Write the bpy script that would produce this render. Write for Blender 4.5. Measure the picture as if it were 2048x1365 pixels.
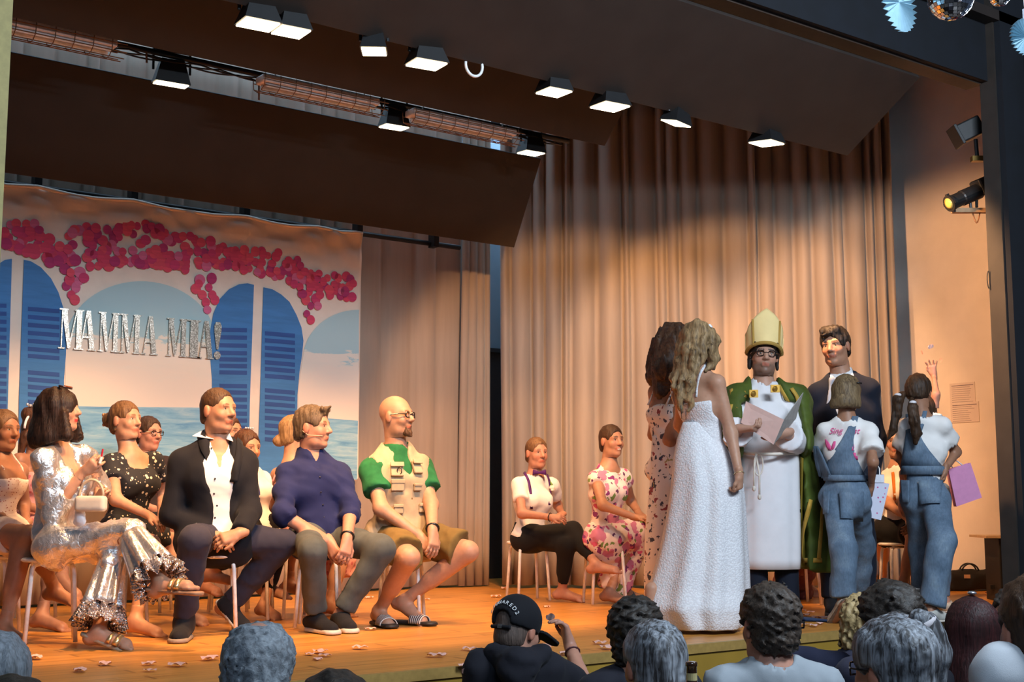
import bpy, math, random
import numpy as np
from mathutils import Vector

for o in list(bpy.data.objects):
    bpy.data.objects.remove(o)
SC = bpy.context.scene
COL = SC.collection

# ---------------------------------------------------------------- camera
FPX, HOR, YAW, EYE = 2580.0, 320.0, math.radians(37), 0.735   # focal length (px), horizon offset (px), yaw, eye above stage floor
TH = math.atan(HOR / FPX)
AR = np.array([math.cos(YAW), -math.sin(YAW), 0.0])           # camera right on the ground
AF = np.array([math.sin(YAW), math.cos(YAW), 0.0])            # camera forward on the ground
AZ = np.array([0, 0, 1.0])
CAM = np.array([0, 0, EYE])
cd = bpy.data.cameras.new('camera')
cd.sensor_width = 36.0
cd.lens = FPX / 2048 * 36.0
cd.clip_start = 0.05
cd.clip_end = 100
camera = bpy.data.objects.new('camera', cd)
camera.location = CAM
camera.rotation_euler = (math.pi / 2 + TH, 0, -YAW)
COL.objects.link(camera)
SC.camera = camera

# ---------------------------------------------------------------- world, hall light, exposure
SC.view_settings.view_transform = 'Standard'
SC.view_settings.look = 'None'
SC.view_settings.gamma = 1.0
SC.view_settings.use_curve_mapping = False
SC.view_settings.exposure = 0.22
w = bpy.data.worlds.new('hall_air')
SC.world = w
w.use_nodes = True
w.node_tree.nodes['Background'].inputs[0].default_value = (0.42, 0.6, 1.0, 1)
w.node_tree.nodes['Background'].inputs[1].default_value = 0.07

WARM = (1.0, 0.53, 0.235)
COOL = (0.62, 0.80, 1.0)


def area_light(name, loc, target, size, power, color):
    l = bpy.data.lights.new(name, 'AREA')
    l.shape = 'RECTANGLE'
    l.size, l.size_y = size
    l.energy = power
    l.color = color
    o = bpy.data.objects.new(name, l)
    o.location = loc
    d = Vector(target) - Vector(loc)
    o.rotation_euler = d.to_track_quat('-Z', 'Y').to_euler()
    COL.objects.link(o)
    return o


# the hall's own ceiling lamps over the audience, behind and beside the camera
area_light('hall_lamp', (0.8, -0.8, 3.9), (2.8, 6.0, 0.6), (2.2, 1.2), 90, COOL)
area_light('hall_lamp', (4.2, 0.6, 3.9), (6.2, 5.6, 0.9), (2.0, 0.8), 290, (0.74, 0.87, 1.0))


# cool daylight falling in high backstage, behind the ceiling panels and curtains
area_light('backstage_skylight', (4.2, 9.0, 4.5), (4.2, 9.1, 0.0), (8.0, 0.7), 42, (0.5, 0.74, 1.0))
area_light('backstage_skylight', (7.5, 9.85, 4.5), (7.3, 9.9, 0.0), (1.6, 0.4), 22, (0.5, 0.74, 1.0))


# ---------------------------------------------------------------- pixels to places
def ray(px, py):
    a = (px - 1024) / FPX
    b = (682.5 - py) / FPX
    return a * AR + (math.cos(TH) - b * math.sin(TH)) * AF + (math.sin(TH) + b * math.cos(TH)) * AZ


def at_z(px, py, z=0.0):
    r = ray(px, py)
    return CAM + r * ((z - EYE) / r[2])


def at_Y(px, py, Y):
    r = ray(px, py)
    return CAM + r * (Y / r[1])


def at_X(px, py, X):
    r = ray(px, py)
    return CAM + r * (X / r[0])


def at_d(px, py, d):
    r = ray(px, py)
    return CAM + r * (d / (r @ AF))


def depth(p):
    return float((np.asarray(p) - CAM) @ AF)
# ================================================================ materials
MATS = {}


def nodes_of(name):
    m = bpy.data.materials.new(name)
    m.use_nodes = True
    nt = m.node_tree
    return m, nt, nt.nodes['Principled BSDF']


def rgb(c):
    return (c[0], c[1], c[2], 1.0)


def ramp(nt, fac, stops, interp='LINEAR'):
    n = nt.nodes.new('ShaderNodeValToRGB')
    n.color_ramp.interpolation = interp
    e = n.color_ramp.elements
    while len(e) < len(stops):
        e.new(0.5)
    for el, (p, c) in zip(e, stops):
        el.position = p
        el.color = rgb(c)
    nt.links.new(fac, n.inputs[0])
    return n.outputs[0]


def mixc(nt, fac, a, b, mode='MIX'):
    n = nt.nodes.new('ShaderNodeMix')
    n.data_type = 'RGBA'
    n.blend_type = mode
    for i, v in ((0, fac), (6, a), (7, b)):
        if hasattr(v, 'links'):
            nt.links.new(v, n.inputs[i])
        elif i == 0:
            n.inputs[0].default_value = v
        else:
            n.inputs[i].default_value = rgb(v)
    return n.outputs[2]


def coords(nt, scale=(1, 1, 1), rot=(0, 0, 0), kind='Object'):
    t = nt.nodes.new('ShaderNodeTexCoord')
    mp = nt.nodes.new('ShaderNodeMapping')
    mp.inputs['Scale'].default_value = scale
    mp.inputs['Rotation'].default_value = rot
    nt.links.new(t.outputs[kind], mp.inputs[0])
    return mp.outputs[0]


def noise(nt, vec, scale, detail=3, rough=0.55, dist=0.0):
    n = nt.nodes.new('ShaderNodeTexNoise')
    n.inputs['Scale'].default_value = scale
    n.inputs['Detail'].default_value = detail
    n.inputs['Roughness'].default_value = rough
    n.inputs['Distortion'].default_value = dist
    nt.links.new(vec, n.inputs['Vector'])
    return n.outputs[0]


def voronoi(nt, vec, scale, feature='F1', rnd=1.0):
    n = nt.nodes.new('ShaderNodeTexVoronoi')
    n.feature = feature
    n.inputs['Scale'].default_value = scale
    n.inputs['Randomness'].default_value = rnd
    nt.links.new(vec, n.inputs['Vector'])
    return n


def math_n(nt, op, a, b=0.0):
    n = nt.nodes.new('ShaderNodeMath')
    n.operation = op
    for i, v in ((0, a), (1, b)):
        if hasattr(v, 'links'):
            nt.links.new(v, n.inputs[i])
        else:
            n.inputs[i].default_value = v
    return n.outputs[0]


def bump(nt, b, height, strength=0.3, dist=0.01):
    n = nt.nodes.new('ShaderNodeBump')
    n.inputs['Strength'].default_value = strength
    n.inputs['Distance'].default_value = dist
    nt.links.new(height, n.inputs['Height'])
    nt.links.new(n.outputs[0], b.inputs['Normal'])


def plain(name, c, rough=0.6, metal=0.0, var=0.12, vscale=30, bmp=0.0, bscale=200, coat=0.0):
    """one colour with a little mottling and, if asked, a fine relief"""
    if name in MATS:
        return MATS[name]
    m, nt, b = nodes_of(name)
    v = coords(nt)
    f = noise(nt, v, vscale)
    lo = tuple(x * (1 - var) for x in c)
    hi = tuple(min(1, x * (1 + var)) for x in c)
    nt.links.new(ramp(nt, f, [(0.3, lo), (0.7, hi)]), b.inputs['Base Color'])
    b.inputs['Roughness'].default_value = rough
    b.inputs['Metallic'].default_value = metal
    b.inputs['Coat Weight'].default_value = coat
    if bmp:
        bump(nt, b, noise(nt, v, bscale, 4), bmp)
    MATS[name] = m
    return m


def emit(name, c, s):
    if name in MATS:
        return MATS[name]
    m, nt, b = nodes_of(name)
    b.inputs['Base Color'].default_value = rgb(c)
    b.inputs['Emission Color'].default_value = rgb(c)
    b.inputs['Emission Strength'].default_value = s
    MATS[name] = m
    return m


def cloth(name, c, rough=0.85, var=0.1, weave=450, sheen=0.03):
    if name in MATS:
        return MATS[name]
    m, nt, b = nodes_of(name)
    v = coords(nt)
    f = noise(nt, v, 9, 4)
    nt.links.new(ramp(nt, f, [(0.3, tuple(x * (1 - var) for x in c)), (0.7, tuple(min(1, x * (1 + var)) for x in c))]), b.inputs['Base Color'])
    b.inputs['Roughness'].default_value = rough
    b.inputs['Sheen Weight'].default_value = sheen
    b.inputs['Specular IOR Level'].default_value = 0.2
    bump(nt, b, noise(nt, v, weave, 2), 0.12, 0.004)
    MATS[name] = m
    return m


def pattern(name, base, layers, rough=0.85, warp=0.5, weave=450):
    """printed cloth: layers of (scale, reach, colour[, offset]) blotches over a ground colour"""
    if name in MATS:
        return MATS[name]
    m, nt, b = nodes_of(name)
    c = None
    for i, ly in enumerate(layers):
        sc, thr, colr = ly[:3]
        v = coords(nt)
        add = nt.nodes.new('ShaderNodeVectorMath')
        add.operation = 'ADD'
        nt.links.new(v, add.inputs[0])
        n = nt.nodes.new('ShaderNodeTexNoise')
        n.inputs['Scale'].default_value = sc * 1.7
        nt.links.new(v, n.inputs['Vector'])
        sub = nt.nodes.new('ShaderNodeVectorMath')
        sub.operation = 'MULTIPLY_ADD'
        nt.links.new(n.outputs['Color'], sub.inputs[0])
        sub.inputs[1].default_value = [warp / sc] * 3
        sub.inputs[2].default_value = (i * 1.37, i * 2.11, i * 0.73)
        nt.links.new(sub.outputs[0], add.inputs[1])
        vo = voronoi(nt, add.outputs[0], sc)
        f = math_n(nt, 'LESS_THAN', vo.outputs['Distance'], thr)
        c = mixc(nt, f, base if c is None else c, colr)
    nt.links.new(c, b.inputs['Base Color'])
    b.inputs['Roughness'].default_value = rough
    bump(nt, b, noise(nt, coords(nt), weave, 2), 0.12, 0.004)
    MATS[name] = m
    return m


def attr_mat(name, rough=0.5, sub=0.0, spec=0.4, bmp=0.05, bscale=300):
    """colour comes from the mesh's own colour attribute (lips, brows, stubble are colours of the thing itself)"""
    if name in MATS:
        return MATS[name]
    m, nt, b = nodes_of(name)
    a = nt.nodes.new('ShaderNodeAttribute')
    a.attribute_name = 'col'
    v = coords(nt)
    f = noise(nt, v, 40, 3)
    f2 = ramp(nt, f, [(0.3, (0.9, 0.87, 0.86)), (0.7, (1, 1, 1))])
    nt.links.new(mixc(nt, 1.0, a.outputs['Color'], f2, 'MULTIPLY'), b.inputs['Base Color'])
    b.inputs['Roughness'].default_value = rough
    b.inputs['Specular IOR Level'].default_value = spec
    if sub:
        b.inputs['Subsurface Weight'].default_value = sub
        b.inputs['Subsurface Radius'].default_value = (0.02, 0.008, 0.004)
        b.inputs['Subsurface Scale'].default_value = 0.4
    bump(nt, b, noise(nt, v, bscale, 3), bmp, 0.003)
    MATS[name] = m
    return m


def hair_mat(name, dark, light, rough=0.55, stretch=(130, 130, 9), thr=(0.35, 0.68)):
    if name in MATS:
        return MATS[name]
    m, nt, b = nodes_of(name)
    v = coords(nt, stretch)
    f = noise(nt, v, 1.0, 3, 0.6, 0.6)
    f2 = noise(nt, coords(nt), 9, 3, 0.6)
    fm = math_n(nt, 'ADD', math_n(nt, 'MULTIPLY', f, 0.65), math_n(nt, 'MULTIPLY', f2, 0.35))
    nt.links.new(ramp(nt, fm, [(thr[0], dark), (thr[1], light)]), b.inputs['Base Color'])
    b.inputs['Roughness'].default_value = rough
    b.inputs['Specular IOR Level'].default_value = 0.3
    bump(nt, b, f, 0.55, 0.006)
    MATS[name] = m
    return m


# ================================================================ objects
def tag(o, label=None, cat=None, group=None, kind=None):
    if label:
        o['label'] = label
    if cat:
        o['category'] = cat
    if group:
        o['group'] = group
    if kind:
        o['kind'] = kind
    return o


def thing(name, label, cat, loc, group=None, rotz=0.0):
    o = bpy.data.objects.new(name, None)
    o.empty_display_size = 0.1
    o.location = tuple(loc)
    o.rotation_euler = (0, 0, rotz)
    COL.objects.link(o)
    return tag(o, label, cat, group)


def fast_mesh(name, V, Q, smooth=True):
    """V (n,3), Q (m,4) quads or (m,3) triangles"""
    V = np.ascontiguousarray(V, dtype=np.float32)
    Q = np.ascontiguousarray(Q, dtype=np.int32)
    me = bpy.data.meshes.new(name)
    k = Q.shape[1]
    me.vertices.add(len(V))
    me.vertices.foreach_set('co', V.ravel())
    me.loops.add(Q.size)
    me.loops.foreach_set('vertex_index', Q.ravel())
    me.polygons.add(len(Q))
    me.polygons.foreach_set('loop_start', np.arange(0, Q.size, k, dtype=np.int32))
    me.polygons.foreach_set('use_smooth', np.full(len(Q), smooth, dtype=bool))
    me.update(calc_edges=True)
    return me


class MB:
    """collects polygons; build() links them as ONE mesh object"""

    def __init__(s):
        s.v, s.f = [], []

    def add(s, vs, fs):
        o = len(s.v)
        s.v += [tuple(map(float, v)) for v in vs]
        s.f += [tuple(i + o for i in f) for f in fs]
        return s

    def box(s, c, size, ax=None):
        c = np.asarray(c, float)
        ax = np.eye(3) if ax is None else np.asarray(ax, float)
        hx, hy, hz = [x / 2 for x in size]
        vs = [c + ax[0] * x * hx + ax[1] * y * hy + ax[2] * z * hz for z in (-1, 1) for y in (-1, 1) for x in (-1, 1)]
        return s.add(vs, [(0, 2, 3, 1), (4, 5, 7, 6), (0, 1, 5, 4), (2, 6, 7, 3), (0, 4, 6, 2), (1, 3, 7, 5)])

    def bbox(s, lo, hi):
        lo, hi = np.asarray(lo, float), np.asarray(hi, float)
        return s.box((lo + hi) / 2, hi - lo)

    def tube(s, pts, r, n=8, closed=False, r2=None):
        pts = [np.asarray(p, float) for p in pts]
        m = len(pts)
        base = len(s.v)
        up = None
        for i, p in enumerate(pts):
            a = pts[i - 1] if (i > 0 or closed) else p
            b = pts[(i + 1) % m] if (i < m - 1 or closed) else p
            t = b - a
            t = t / (np.linalg.norm(t) + 1e-9)
            if up is None:
                up = np.array([0, 0, 1.0]) if abs(t[2]) < 0.9 else np.array([1.0, 0, 0])
            x = np.cross(up, t)
            x /= np.linalg.norm(x) + 1e-9
            up = np.cross(t, x)
            rr = r if r2 is None else r + (r2 - r) * i / (m - 1)
            if hasattr(r, '__len__'):
                rr = r[i]
            for k in range(n):
                a_ = 2 * math.pi * k / n
                s.v.append(tuple(p + x * rr * math.cos(a_) + up * rr * math.sin(a_)))
        for i in range(m if closed else m - 1):
            for k in range(n):
                i2 = (i + 1) % m
                s.f.append((base + i * n + k, base + i * n + (k + 1) % n, base + i2 * n + (k + 1) % n, base + i2 * n + k))
        if not closed:
            s.f.append(tuple(base + k for k in reversed(range(n))))
            s.f.append(tuple(base + (m - 1) * n + k for k in range(n)))
        return s

    def lathe(s, prof, c=(0, 0, 0), n=20, ax=None):
        """prof: (radius, height) pairs"""
        c = np.asarray(c, float)
        ax = np.eye(3) if ax is None else np.asarray(ax, float)
        base = len(s.v)
        for r, z in prof:
            for k in range(n):
                a = 2 * math.pi * k / n
                s.v.append(tuple(c + ax[0] * r * math.cos(a) + ax[1] * r * math.sin(a) + ax[2] * z))
        for i in range(len(prof) - 1):
            for k in range(n):
                s.f.append((base + i * n + k, base + i * n + (k + 1) % n, base + (i + 1) * n + (k + 1) % n, base + (i + 1) * n + k))
        s.f.append(tuple(base + k for k in reversed(range(n))))
        s.f.append(tuple(base + (len(prof) - 1) * n + k for k in range(n)))
        return s

    def prism(s, poly, thick, org, ux, uy):
        """extrude a 2-D outline (any simple polygon) lying on org + a*ux + b*uy"""
        org, ux, uy = [np.asarray(q, float) for q in (org, ux, uy)]
        nrm = np.cross(ux, uy)
        nrm /= np.linalg.norm(nrm)
        n = len(poly)
        A = [org + ux * a + uy * b for a, b in poly]
        B = [p + nrm * thick for p in A]
        fs = [tuple(range(n - 1, -1, -1)), tuple(range(n, 2 * n))]
        fs += [(i, (i + 1) % n, n + (i + 1) % n, n + i) for i in range(n)]
        return s.add(A + B, fs)

    def ball(s, c, r, n=12, m=8, ax=None):
        rr = np.asarray(r if hasattr(r, '__len__') else (r, r, r), float)
        prof = [(math.sin(math.pi * i / m), -math.cos(math.pi * i / m)) for i in range(m + 1)]
        prof[0] = (0.02, -1)
        prof[-1] = (0.02, 1)
        A = (np.eye(3) if ax is None else np.asarray(ax, float)) * rr[:, None]
        return s.lathe(prof, c, n, A)

    def mesh(s, name, smooth=False):
        me = bpy.data.meshes.new(name)
        me.from_pydata(s.v, [], s.f)
        if smooth:
            me.polygons.foreach_set('use_smooth', [True] * len(me.polygons))
        me.update()
        return me

    def build(s, name, mat, parent=None, smooth=False, bevel=0.0):
        if parent is not None and not hasattr(parent, 'loc0'):
            off = np.array(world_of(parent))
        else:
            off = np.zeros(3)
        s.v = [tuple(np.asarray(v) - off) for v in s.v]
        return link(name, s.mesh(name, smooth), mat, parent, bevel)


def world_of(o):
    p = np.zeros(3)
    while o is not None:
        p += np.array(o.location)
        o = o.parent
    return p


def link(name, me, mat, parent=None, bevel=0.0):
    o = bpy.data.objects.new(name, me)
    if mat is not None and len(me.materials) == 0:
        me.materials.append(mat)
    COL.objects.link(o)
    if parent is not None:
        o.parent = parent
    if bevel:
        b = o.modifiers.new('bevel', 'BEVEL')
        b.width = bevel
        b.segments = 2
        b.limit_method = 'ANGLE'
    return o


def copy_tree(o, parent=None):
    c = o.copy()
    COL.objects.link(c)
    c.parent = parent
    for ch in o.children:
        copy_tree(ch, c)
    return c


def unit(v):
    v = np.asarray(v, float)
    return v / (np.linalg.norm(v) + 1e-9)


# ================================================================ smooth solids: distance fields to meshes
class Pr:
    """one primitive of a distance field"""
    __slots__ = ('fn', 'lo', 'hi', 'k', 'op')

    def __init__(s, fn, lo, hi, k, op='u'):
        s.fn, s.lo, s.hi, s.k, s.op = fn, np.asarray(lo, float), np.asarray(hi, float), k, op


def cap(a, b, r1, r2=None, k=0.02, flat=None, cut=False, op='u', cut0=False):
    """tapered capsule; flat=(direction, factor) squashes it; cut trims the b end square, cut0 the a end"""
    a = np.asarray(a, np.float32)
    b = np.asarray(b, np.float32)
    r2 = r1 if r2 is None else r2
    ba = b - a
    L2 = float(ba @ ba) + 1e-9
    if flat is not None:
        n = np.asarray(unit(flat[0]), np.float32)
        s = float(flat[1]) - 1.0
        ba_ = ba + n * (ba @ n) * s
        L2_ = float(ba_ @ ba_) + 1e-9
    ax = ba / math.sqrt(L2)

    def fn(p):
        q = p - a
        if flat is not None:
            q2 = q + np.outer(q @ n, n * np.float32(s))
            t = np.clip(q2 @ ba_ / L2_, 0, 1)
            d = np.sqrt(((q2 - t[:, None] * ba_) ** 2).sum(1)) - (r1 + (r2 - r1) * t)
        else:
            t = np.clip(q @ ba / L2, 0, 1)
            d = np.sqrt(((q - t[:, None] * ba) ** 2).sum(1)) - (r1 + (r2 - r1) * t)
        if cut:
            d = np.maximum(d, (p - b) @ ax)
        if cut0:
            d = np.maximum(d, -(q @ ax))
        return d
    R = max(r1, r2)
    return Pr(fn, np.minimum(a, b) - R, np.maximum(a, b) + R, k, op)


def ell(c, rad, ax=None, k=0.02, op='u'):
    c = np.asarray(c, np.float32)
    A = np.eye(3, dtype=np.float32) if ax is None else np.asarray(ax, np.float32)
    r = np.asarray(rad, np.float32)

    def fn(p):
        q = (p - c) @ A.T
        k0 = np.sqrt(((q / r) ** 2).sum(1))
        k1 = np.sqrt(((q / (r * r)) ** 2).sum(1)) + 1e-6
        return k0 * (k0 - 1) / k1
    R = float(r.max())
    return Pr(fn, c - R, c + R, k, op)


def rbox(c, half, ax=None, rnd=0.01, k=0.02, op='u'):
    c = np.asarray(c, np.float32)
    A = np.eye(3, dtype=np.float32) if ax is None else np.asarray(ax, np.float32)
    h = np.asarray(half, np.float32) - rnd

    def fn(p):
        q = np.abs((p - c) @ A.T) - h
        return np.sqrt((np.maximum(q, 0) ** 2).sum(1)) + np.minimum(q.max(1), 0) - rnd
    R = float(np.linalg.norm(half))
    return Pr(fn, c - R, c + R, k, op)


def halfspace(c, n, k=0.004):
    """keeps the side away from n"""
    c = np.asarray(c, np.float32)
    n = np.asarray(unit(n), np.float32)
    return Pr(lambda p: (p - c) @ n, c, c, k, 'i')


def wrinkle(amp, freq, seed=0, stretch=(1, 1, 1)):
    rs = np.random.RandomState(seed)
    W = (rs.randn(6, 3) * freq * np.asarray(stretch)).astype(np.float32)
    ph = rs.rand(6).astype(np.float32) * 6.28

    def fn(p):
        s = np.zeros(len(p), np.float32)
        g = np.zeros(len(p), np.float32)
        for i in range(6):
            g = np.sin(p @ W[i] + ph[i] + g * 0.9)
            s += g
        r = np.zeros(len(p), np.float32)
        for i in range(3):
            r += 1 - 2 * np.abs(np.sin(p @ (W[i] * 1.25)[[1, 2, 0]] + ph[5 - i] + s * 0.35))
        return s * np.float32(amp / 2.6) + r * np.float32(amp * 0.22)
    return fn


def solid(prims, h, disp=None):
    """mesh (V, Q) of the zero surface of a chain of primitives, sampled only near the surface"""
    lo = np.min([p.lo for p in prims if p.op == 'u'], 0) - 3 * h
    hi = np.max([p.hi for p in prims if p.op == 'u'], 0) + 3 * h
    B = 8 * h
    nb = np.ceil((hi - lo) / B).astype(int)
    I = np.stack(np.meshgrid(*[np.arange(n) for n in nb], indexing='ij'), -1).reshape(-1, 3)
    ctr = (lo + (I + 0.5) * B).astype(np.float32)
    hd = 7.0 * h

    def comb(F, d, p):
        k = max(p.k, 1e-5)
        if p.op == 'u':
            hh = np.maximum(k - np.abs(F - d), 0) / k
            return np.minimum(F, d) - hh * hh * k * 0.25
        if p.op == 's':
            d = -d
        hh = np.maximum(k - np.abs(F - d), 0) / k
        return np.maximum(F, d) + hh * hh * k * 0.25
    C = np.full(len(ctr), 10, np.float32)
    D = []
    for p in prims:
        d = p.fn(ctr)
        D.append(d)
        C = comb(C, d, p)
    keep = np.abs(C) < hd * 1.35 + 0.02
    I, C = I[keep], C[keep]
    D = [d[keep] for d in D]
    g = np.arange(9)
    G = np.stack(np.meshgrid(g, g, g, indexing='ij'), -1).reshape(-1, 3)
    base = (I * 8)
    P = ((lo + base[:, None, :] * h) + G[None] * h).astype(np.float32)
    F = np.full(P.shape[:2], 10, np.float32)
    for p, d in zip(prims, D):
        if p.op == 'u':
            m = d < np.maximum(C, 0) + 2.6 * hd + p.k
        else:
            m = np.abs(d) < 2.6 * hd + p.k if p.op == 's' else d > -2.6 * hd
            if p.op == 's':
                m |= d < 0
        if not m.any():
            continue
        q = P[m].reshape(-1, 3)
        F[m] = comb(F[m], p.fn(q).reshape(-1, 729), p)
    if disp is not None:
        F -= disp(P.reshape(-1, 3)).reshape(F.shape)
    F = F.reshape(-1, 9, 9, 9)
    S = F < 0
    cs = np.zeros((len(F), 8, 8, 8), np.int8)
    for dx in (0, 1):
        for dy in (0, 1):
            for dz in (0, 1):
                cs += S[:, dx:dx + 8, dy:dy + 8, dz:dz + 8]
    act = np.argwhere((cs > 0) & (cs < 8))
    if len(act) == 0:
        return np.zeros((0, 3)), np.zeros((0, 4), int)
    b, x, y, z = act.T
    cf = {}
    for dx in (0, 1):
        for dy in (0, 1):
            for dz in (0, 1):
                cf[dx, dy, dz] = F[b, x + dx, y + dy, z + dz]
    acc = np.zeros((len(act), 3), np.float32)
    cnt = np.zeros(len(act), np.float32)
    for c0 in cf:
        for ax in range(3):
            if c0[ax] == 0:
                c1 = list(c0)
                c1[ax] = 1
                f0, f1 = cf[c0], cf[tuple(c1)]
                m = (f0 < 0) != (f1 < 0)
                t = np.where(m, f0 / np.where(m, f0 - f1, 1), 0)
                pos = np.tile(np.array(c0, np.float32), (len(act), 1))
                pos[:, ax] += t
                acc += pos * m[:, None]
                cnt += m
    acc /= cnt[:, None]
    gc = base[b] + np.stack([x, y, z], 1)
    V = lo + (gc + acc) * h
    N = (nb * 8 + 9).astype(np.int64)

    def key(c):
        return ((c[:, 0] + 1) * N[1] + c[:, 1] + 1) * N[2] + c[:, 2] + 1
    K = key(gc.astype(np.int64))
    order = np.argsort(K)
    Ks = K[order]
    quads = []
    for ax in range(3):
        a0 = S[:, :8, :8, :8]
        sl = [slice(0, 8)] * 3
        sl[ax] = slice(1, 9)
        a1 = S[(slice(None),) + tuple(sl)]
        e = np.argwhere(a0 != a1)
        if len(e) == 0:
            continue
        c = (base[e[:, 0]] + e[:, 1:]).astype(np.int64)
        flip = a0[e[:, 0], e[:, 1], e[:, 2], e[:, 3]]
        u, v = (ax + 1) % 3, (ax + 2) % 3
        idx = []
        ok = np.ones(len(e), bool)
        for du, dv in ((0, 0), (-1, 0), (-1, -1), (0, -1)):
            cc = c.copy()
            cc[:, u] += du
            cc[:, v] += dv
            kk = key(cc)
            j = np.clip(np.searchsorted(Ks, kk), 0, len(Ks) - 1)
            ok &= Ks[j] == kk
            idx.append(order[j])
        q = np.stack(idx, 1)
        q[~flip] = q[~flip][:, ::-1]
        quads.append(q[ok])
    return V, np.concatenate(quads)


def join(parts):
    Vs, Qs, o = [], [], 0
    for V, Q in parts:
        Vs.append(V)
        Qs.append(Q + o)
        o += len(V)
    return np.concatenate(Vs), np.concatenate(Qs)


def trim(VQ, c, n):
    """drop the faces that lie wholly beyond the plane (c, n)"""
    V, Q = VQ
    s = (V - np.asarray(c)) @ np.asarray(n) > 0
    Q = Q[~s[Q].all(1)]
    used, inv = np.unique(Q, return_inverse=True)
    return V[used], inv.reshape(Q.shape)
# ================================================================ the stage and the hall
STAGE_Y, HALL_Z = 4.86, -0.95


def wood_floor():
    m, nt, b = nodes_of('stage_floor_wood')
    v = coords(nt, (0.55, 9, 1))
    f = noise(nt, v, 3.0, 5, 0.6, 0.4)
    v2 = coords(nt, (1.2, 7.5, 1))
    br = nt.nodes.new('ShaderNodeTexBrick')
    br.inputs['Scale'].default_value = 1.0
    br.inputs['Brick Width'].default_value = 1.7
    br.inputs['Row Height'].default_value = 0.9
    br.inputs['Mortar Size'].default_value = 0.012
    br.inputs['Color1'].default_value = (0.78, 0.78, 0.78, 1)
    br.inputs['Color2'].default_value = (1, 1, 1, 1)
    br.inputs['Mortar'].default_value = (0.45, 0.4, 0.35, 1)
    nt.links.new(v2, br.inputs['Vector'])
    c = ramp(nt, f, [(0.25, (0.42, 0.16, 0.028)), (0.5, (0.64, 0.27, 0.05)), (0.78, (0.76, 0.36, 0.08))])
    nt.links.new(mixc(nt, 0.75, c, br.outputs['Color'], 'MULTIPLY'), b.inputs['Base Color'])
    b.inputs['Roughness'].default_value = 0.36
    b.inputs['Specular IOR Level'].default_value = 0.45
    bump(nt, b, f, 0.08, 0.004)
    return m


def curtain_mat(name, c):
    m, nt, b = nodes_of(name)
    v = coords(nt, (1, 1, 0.08))
    f = noise(nt, v, 22, 4)
    nt.links.new(ramp(nt, f, [(0.3, tuple(x * 0.88 for x in c)), (0.7, c)]), b.inputs['Base Color'])
    b.inputs['Roughness'].default_value = 0.75
    b.inputs['Sheen Weight'].default_value = 0.25
    bump(nt, b, noise(nt, coords(nt), 420, 2), 0.08, 0.003)
    return m


def structure(name, mb, mat, **k):
    return tag(mb.build(name, mat, **k), kind='structure')


M_FLOOR = wood_floor()
M_BLACKP = plain('blue_black_paint', (0.0025, 0.004, 0.008), 0.85, var=0.25, vscale=6)
M_BROWNP = plain('dark_brown_panel', (0.025, 0.017, 0.0135), 0.62, var=0.16, vscale=5, bmp=0.05, bscale=160)
M_WALL = plain('beige_wall_plaster', (0.75, 0.64, 0.55), 0.9, var=0.05, vscale=4, bmp=0.15, bscale=240)
M_BWALL = plain('blue_grey_wall_plaster', (0.20, 0.27, 0.34), 0.9, var=0.06, vscale=3, bmp=0.1)
M_OLIVE = plain('olive_stage_front', (0.34, 0.20, 0.025), 0.55, var=0.12, vscale=3)
M_CEIL = plain('black_ceiling', (0.012, 0.011, 0.011), 0.9)
M_HALL = plain('hall_floor_lino', (0.10, 0.09, 0.085), 0.5)
M_BLACK = plain('black_metal', (0.012, 0.012, 0.013), 0.45)
M_STEEL = plain('white_enamel', (0.86, 0.84, 0.83), 0.35)
M_CURT = curtain_mat('taupe_curtain_cloth', (0.33, 0.265, 0.215))
M_CURT2 = curtain_mat('tan_curtain_cloth', (0.36, 0.275, 0.21))

structure('floor', MB().bbox((-1.0, STAGE_Y, -0.04), (9.9, 10.3, 0.0)), M_FLOOR)
structure('floor_hall', MB().bbox((-4, -5, HALL_Z - 0.05), (11, STAGE_Y, HALL_Z)), M_HALL)
structure('wall_front', MB().bbox((-1.0, STAGE_Y, HALL_Z), (9.9, STAGE_Y + 0.06, -0.04)), M_OLIVE)
structure('trim_1', MB().bbox((-1.0, STAGE_Y - 0.012, -0.045), (9.9, STAGE_Y + 0.02, 0.001)), plain('stage_edge_strip', (0.36, 0.22, 0.06), 0.5))
structure('wall_back', MB().bbox((-1.0, 10.2, -0.04), (9.9, 10.3, 4.8)), M_BWALL)
structure('wall_right', MB().bbox((9.72, 4.95, -0.04), (9.9, 10.2, 4.8)), M_WALL)
structure('wall_left', MB().bbox((-1.0, 4.95, -0.04), (-0.85, 10.2, 4.8)), M_BWALL)
structure('ceiling', MB().bbox((-1.0, 4.86, 4.6), (9.9, 10.3, 4.8)), M_CEIL)
# the proscenium: beam over the opening, pillar on each side, dark wall beside and above
structure('trim_2', MB().bbox((0.4, 4.85, 3.54), (7.66, 4.98, 3.86)), plain('beam_brown', (0.05, 0.032, 0.024), 0.6))
structure('trim_3', MB().bbox((0.4, 4.80, 3.55), (7.64, 4.849, 4.9)), M_BLACKP)
structure('trim_4', MB().bbox((0.4, 4.70, 3.95), (9.9, 4.799, 4.02)), M_BROWNP)
structure('trim_5', MB().bbox((7.64, 4.745, HALL_Z), (8.1, 4.86, 4.9)), plain('pillar_brown', (0.028, 0.021, 0.017), 0.65, var=0.2, vscale=8))
structure('trim_6', MB().bbox((7.655, 4.70, HALL_Z), (9.9, 4.744, 4.9)), M_BLACKP)
structure('trim_7', MB().bbox((0.9, 4.75, HALL_Z), (1.278, 4.95, 4.9)), plain('pillar_olive', (0.42, 0.34, 0.12), 0.6))


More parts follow.
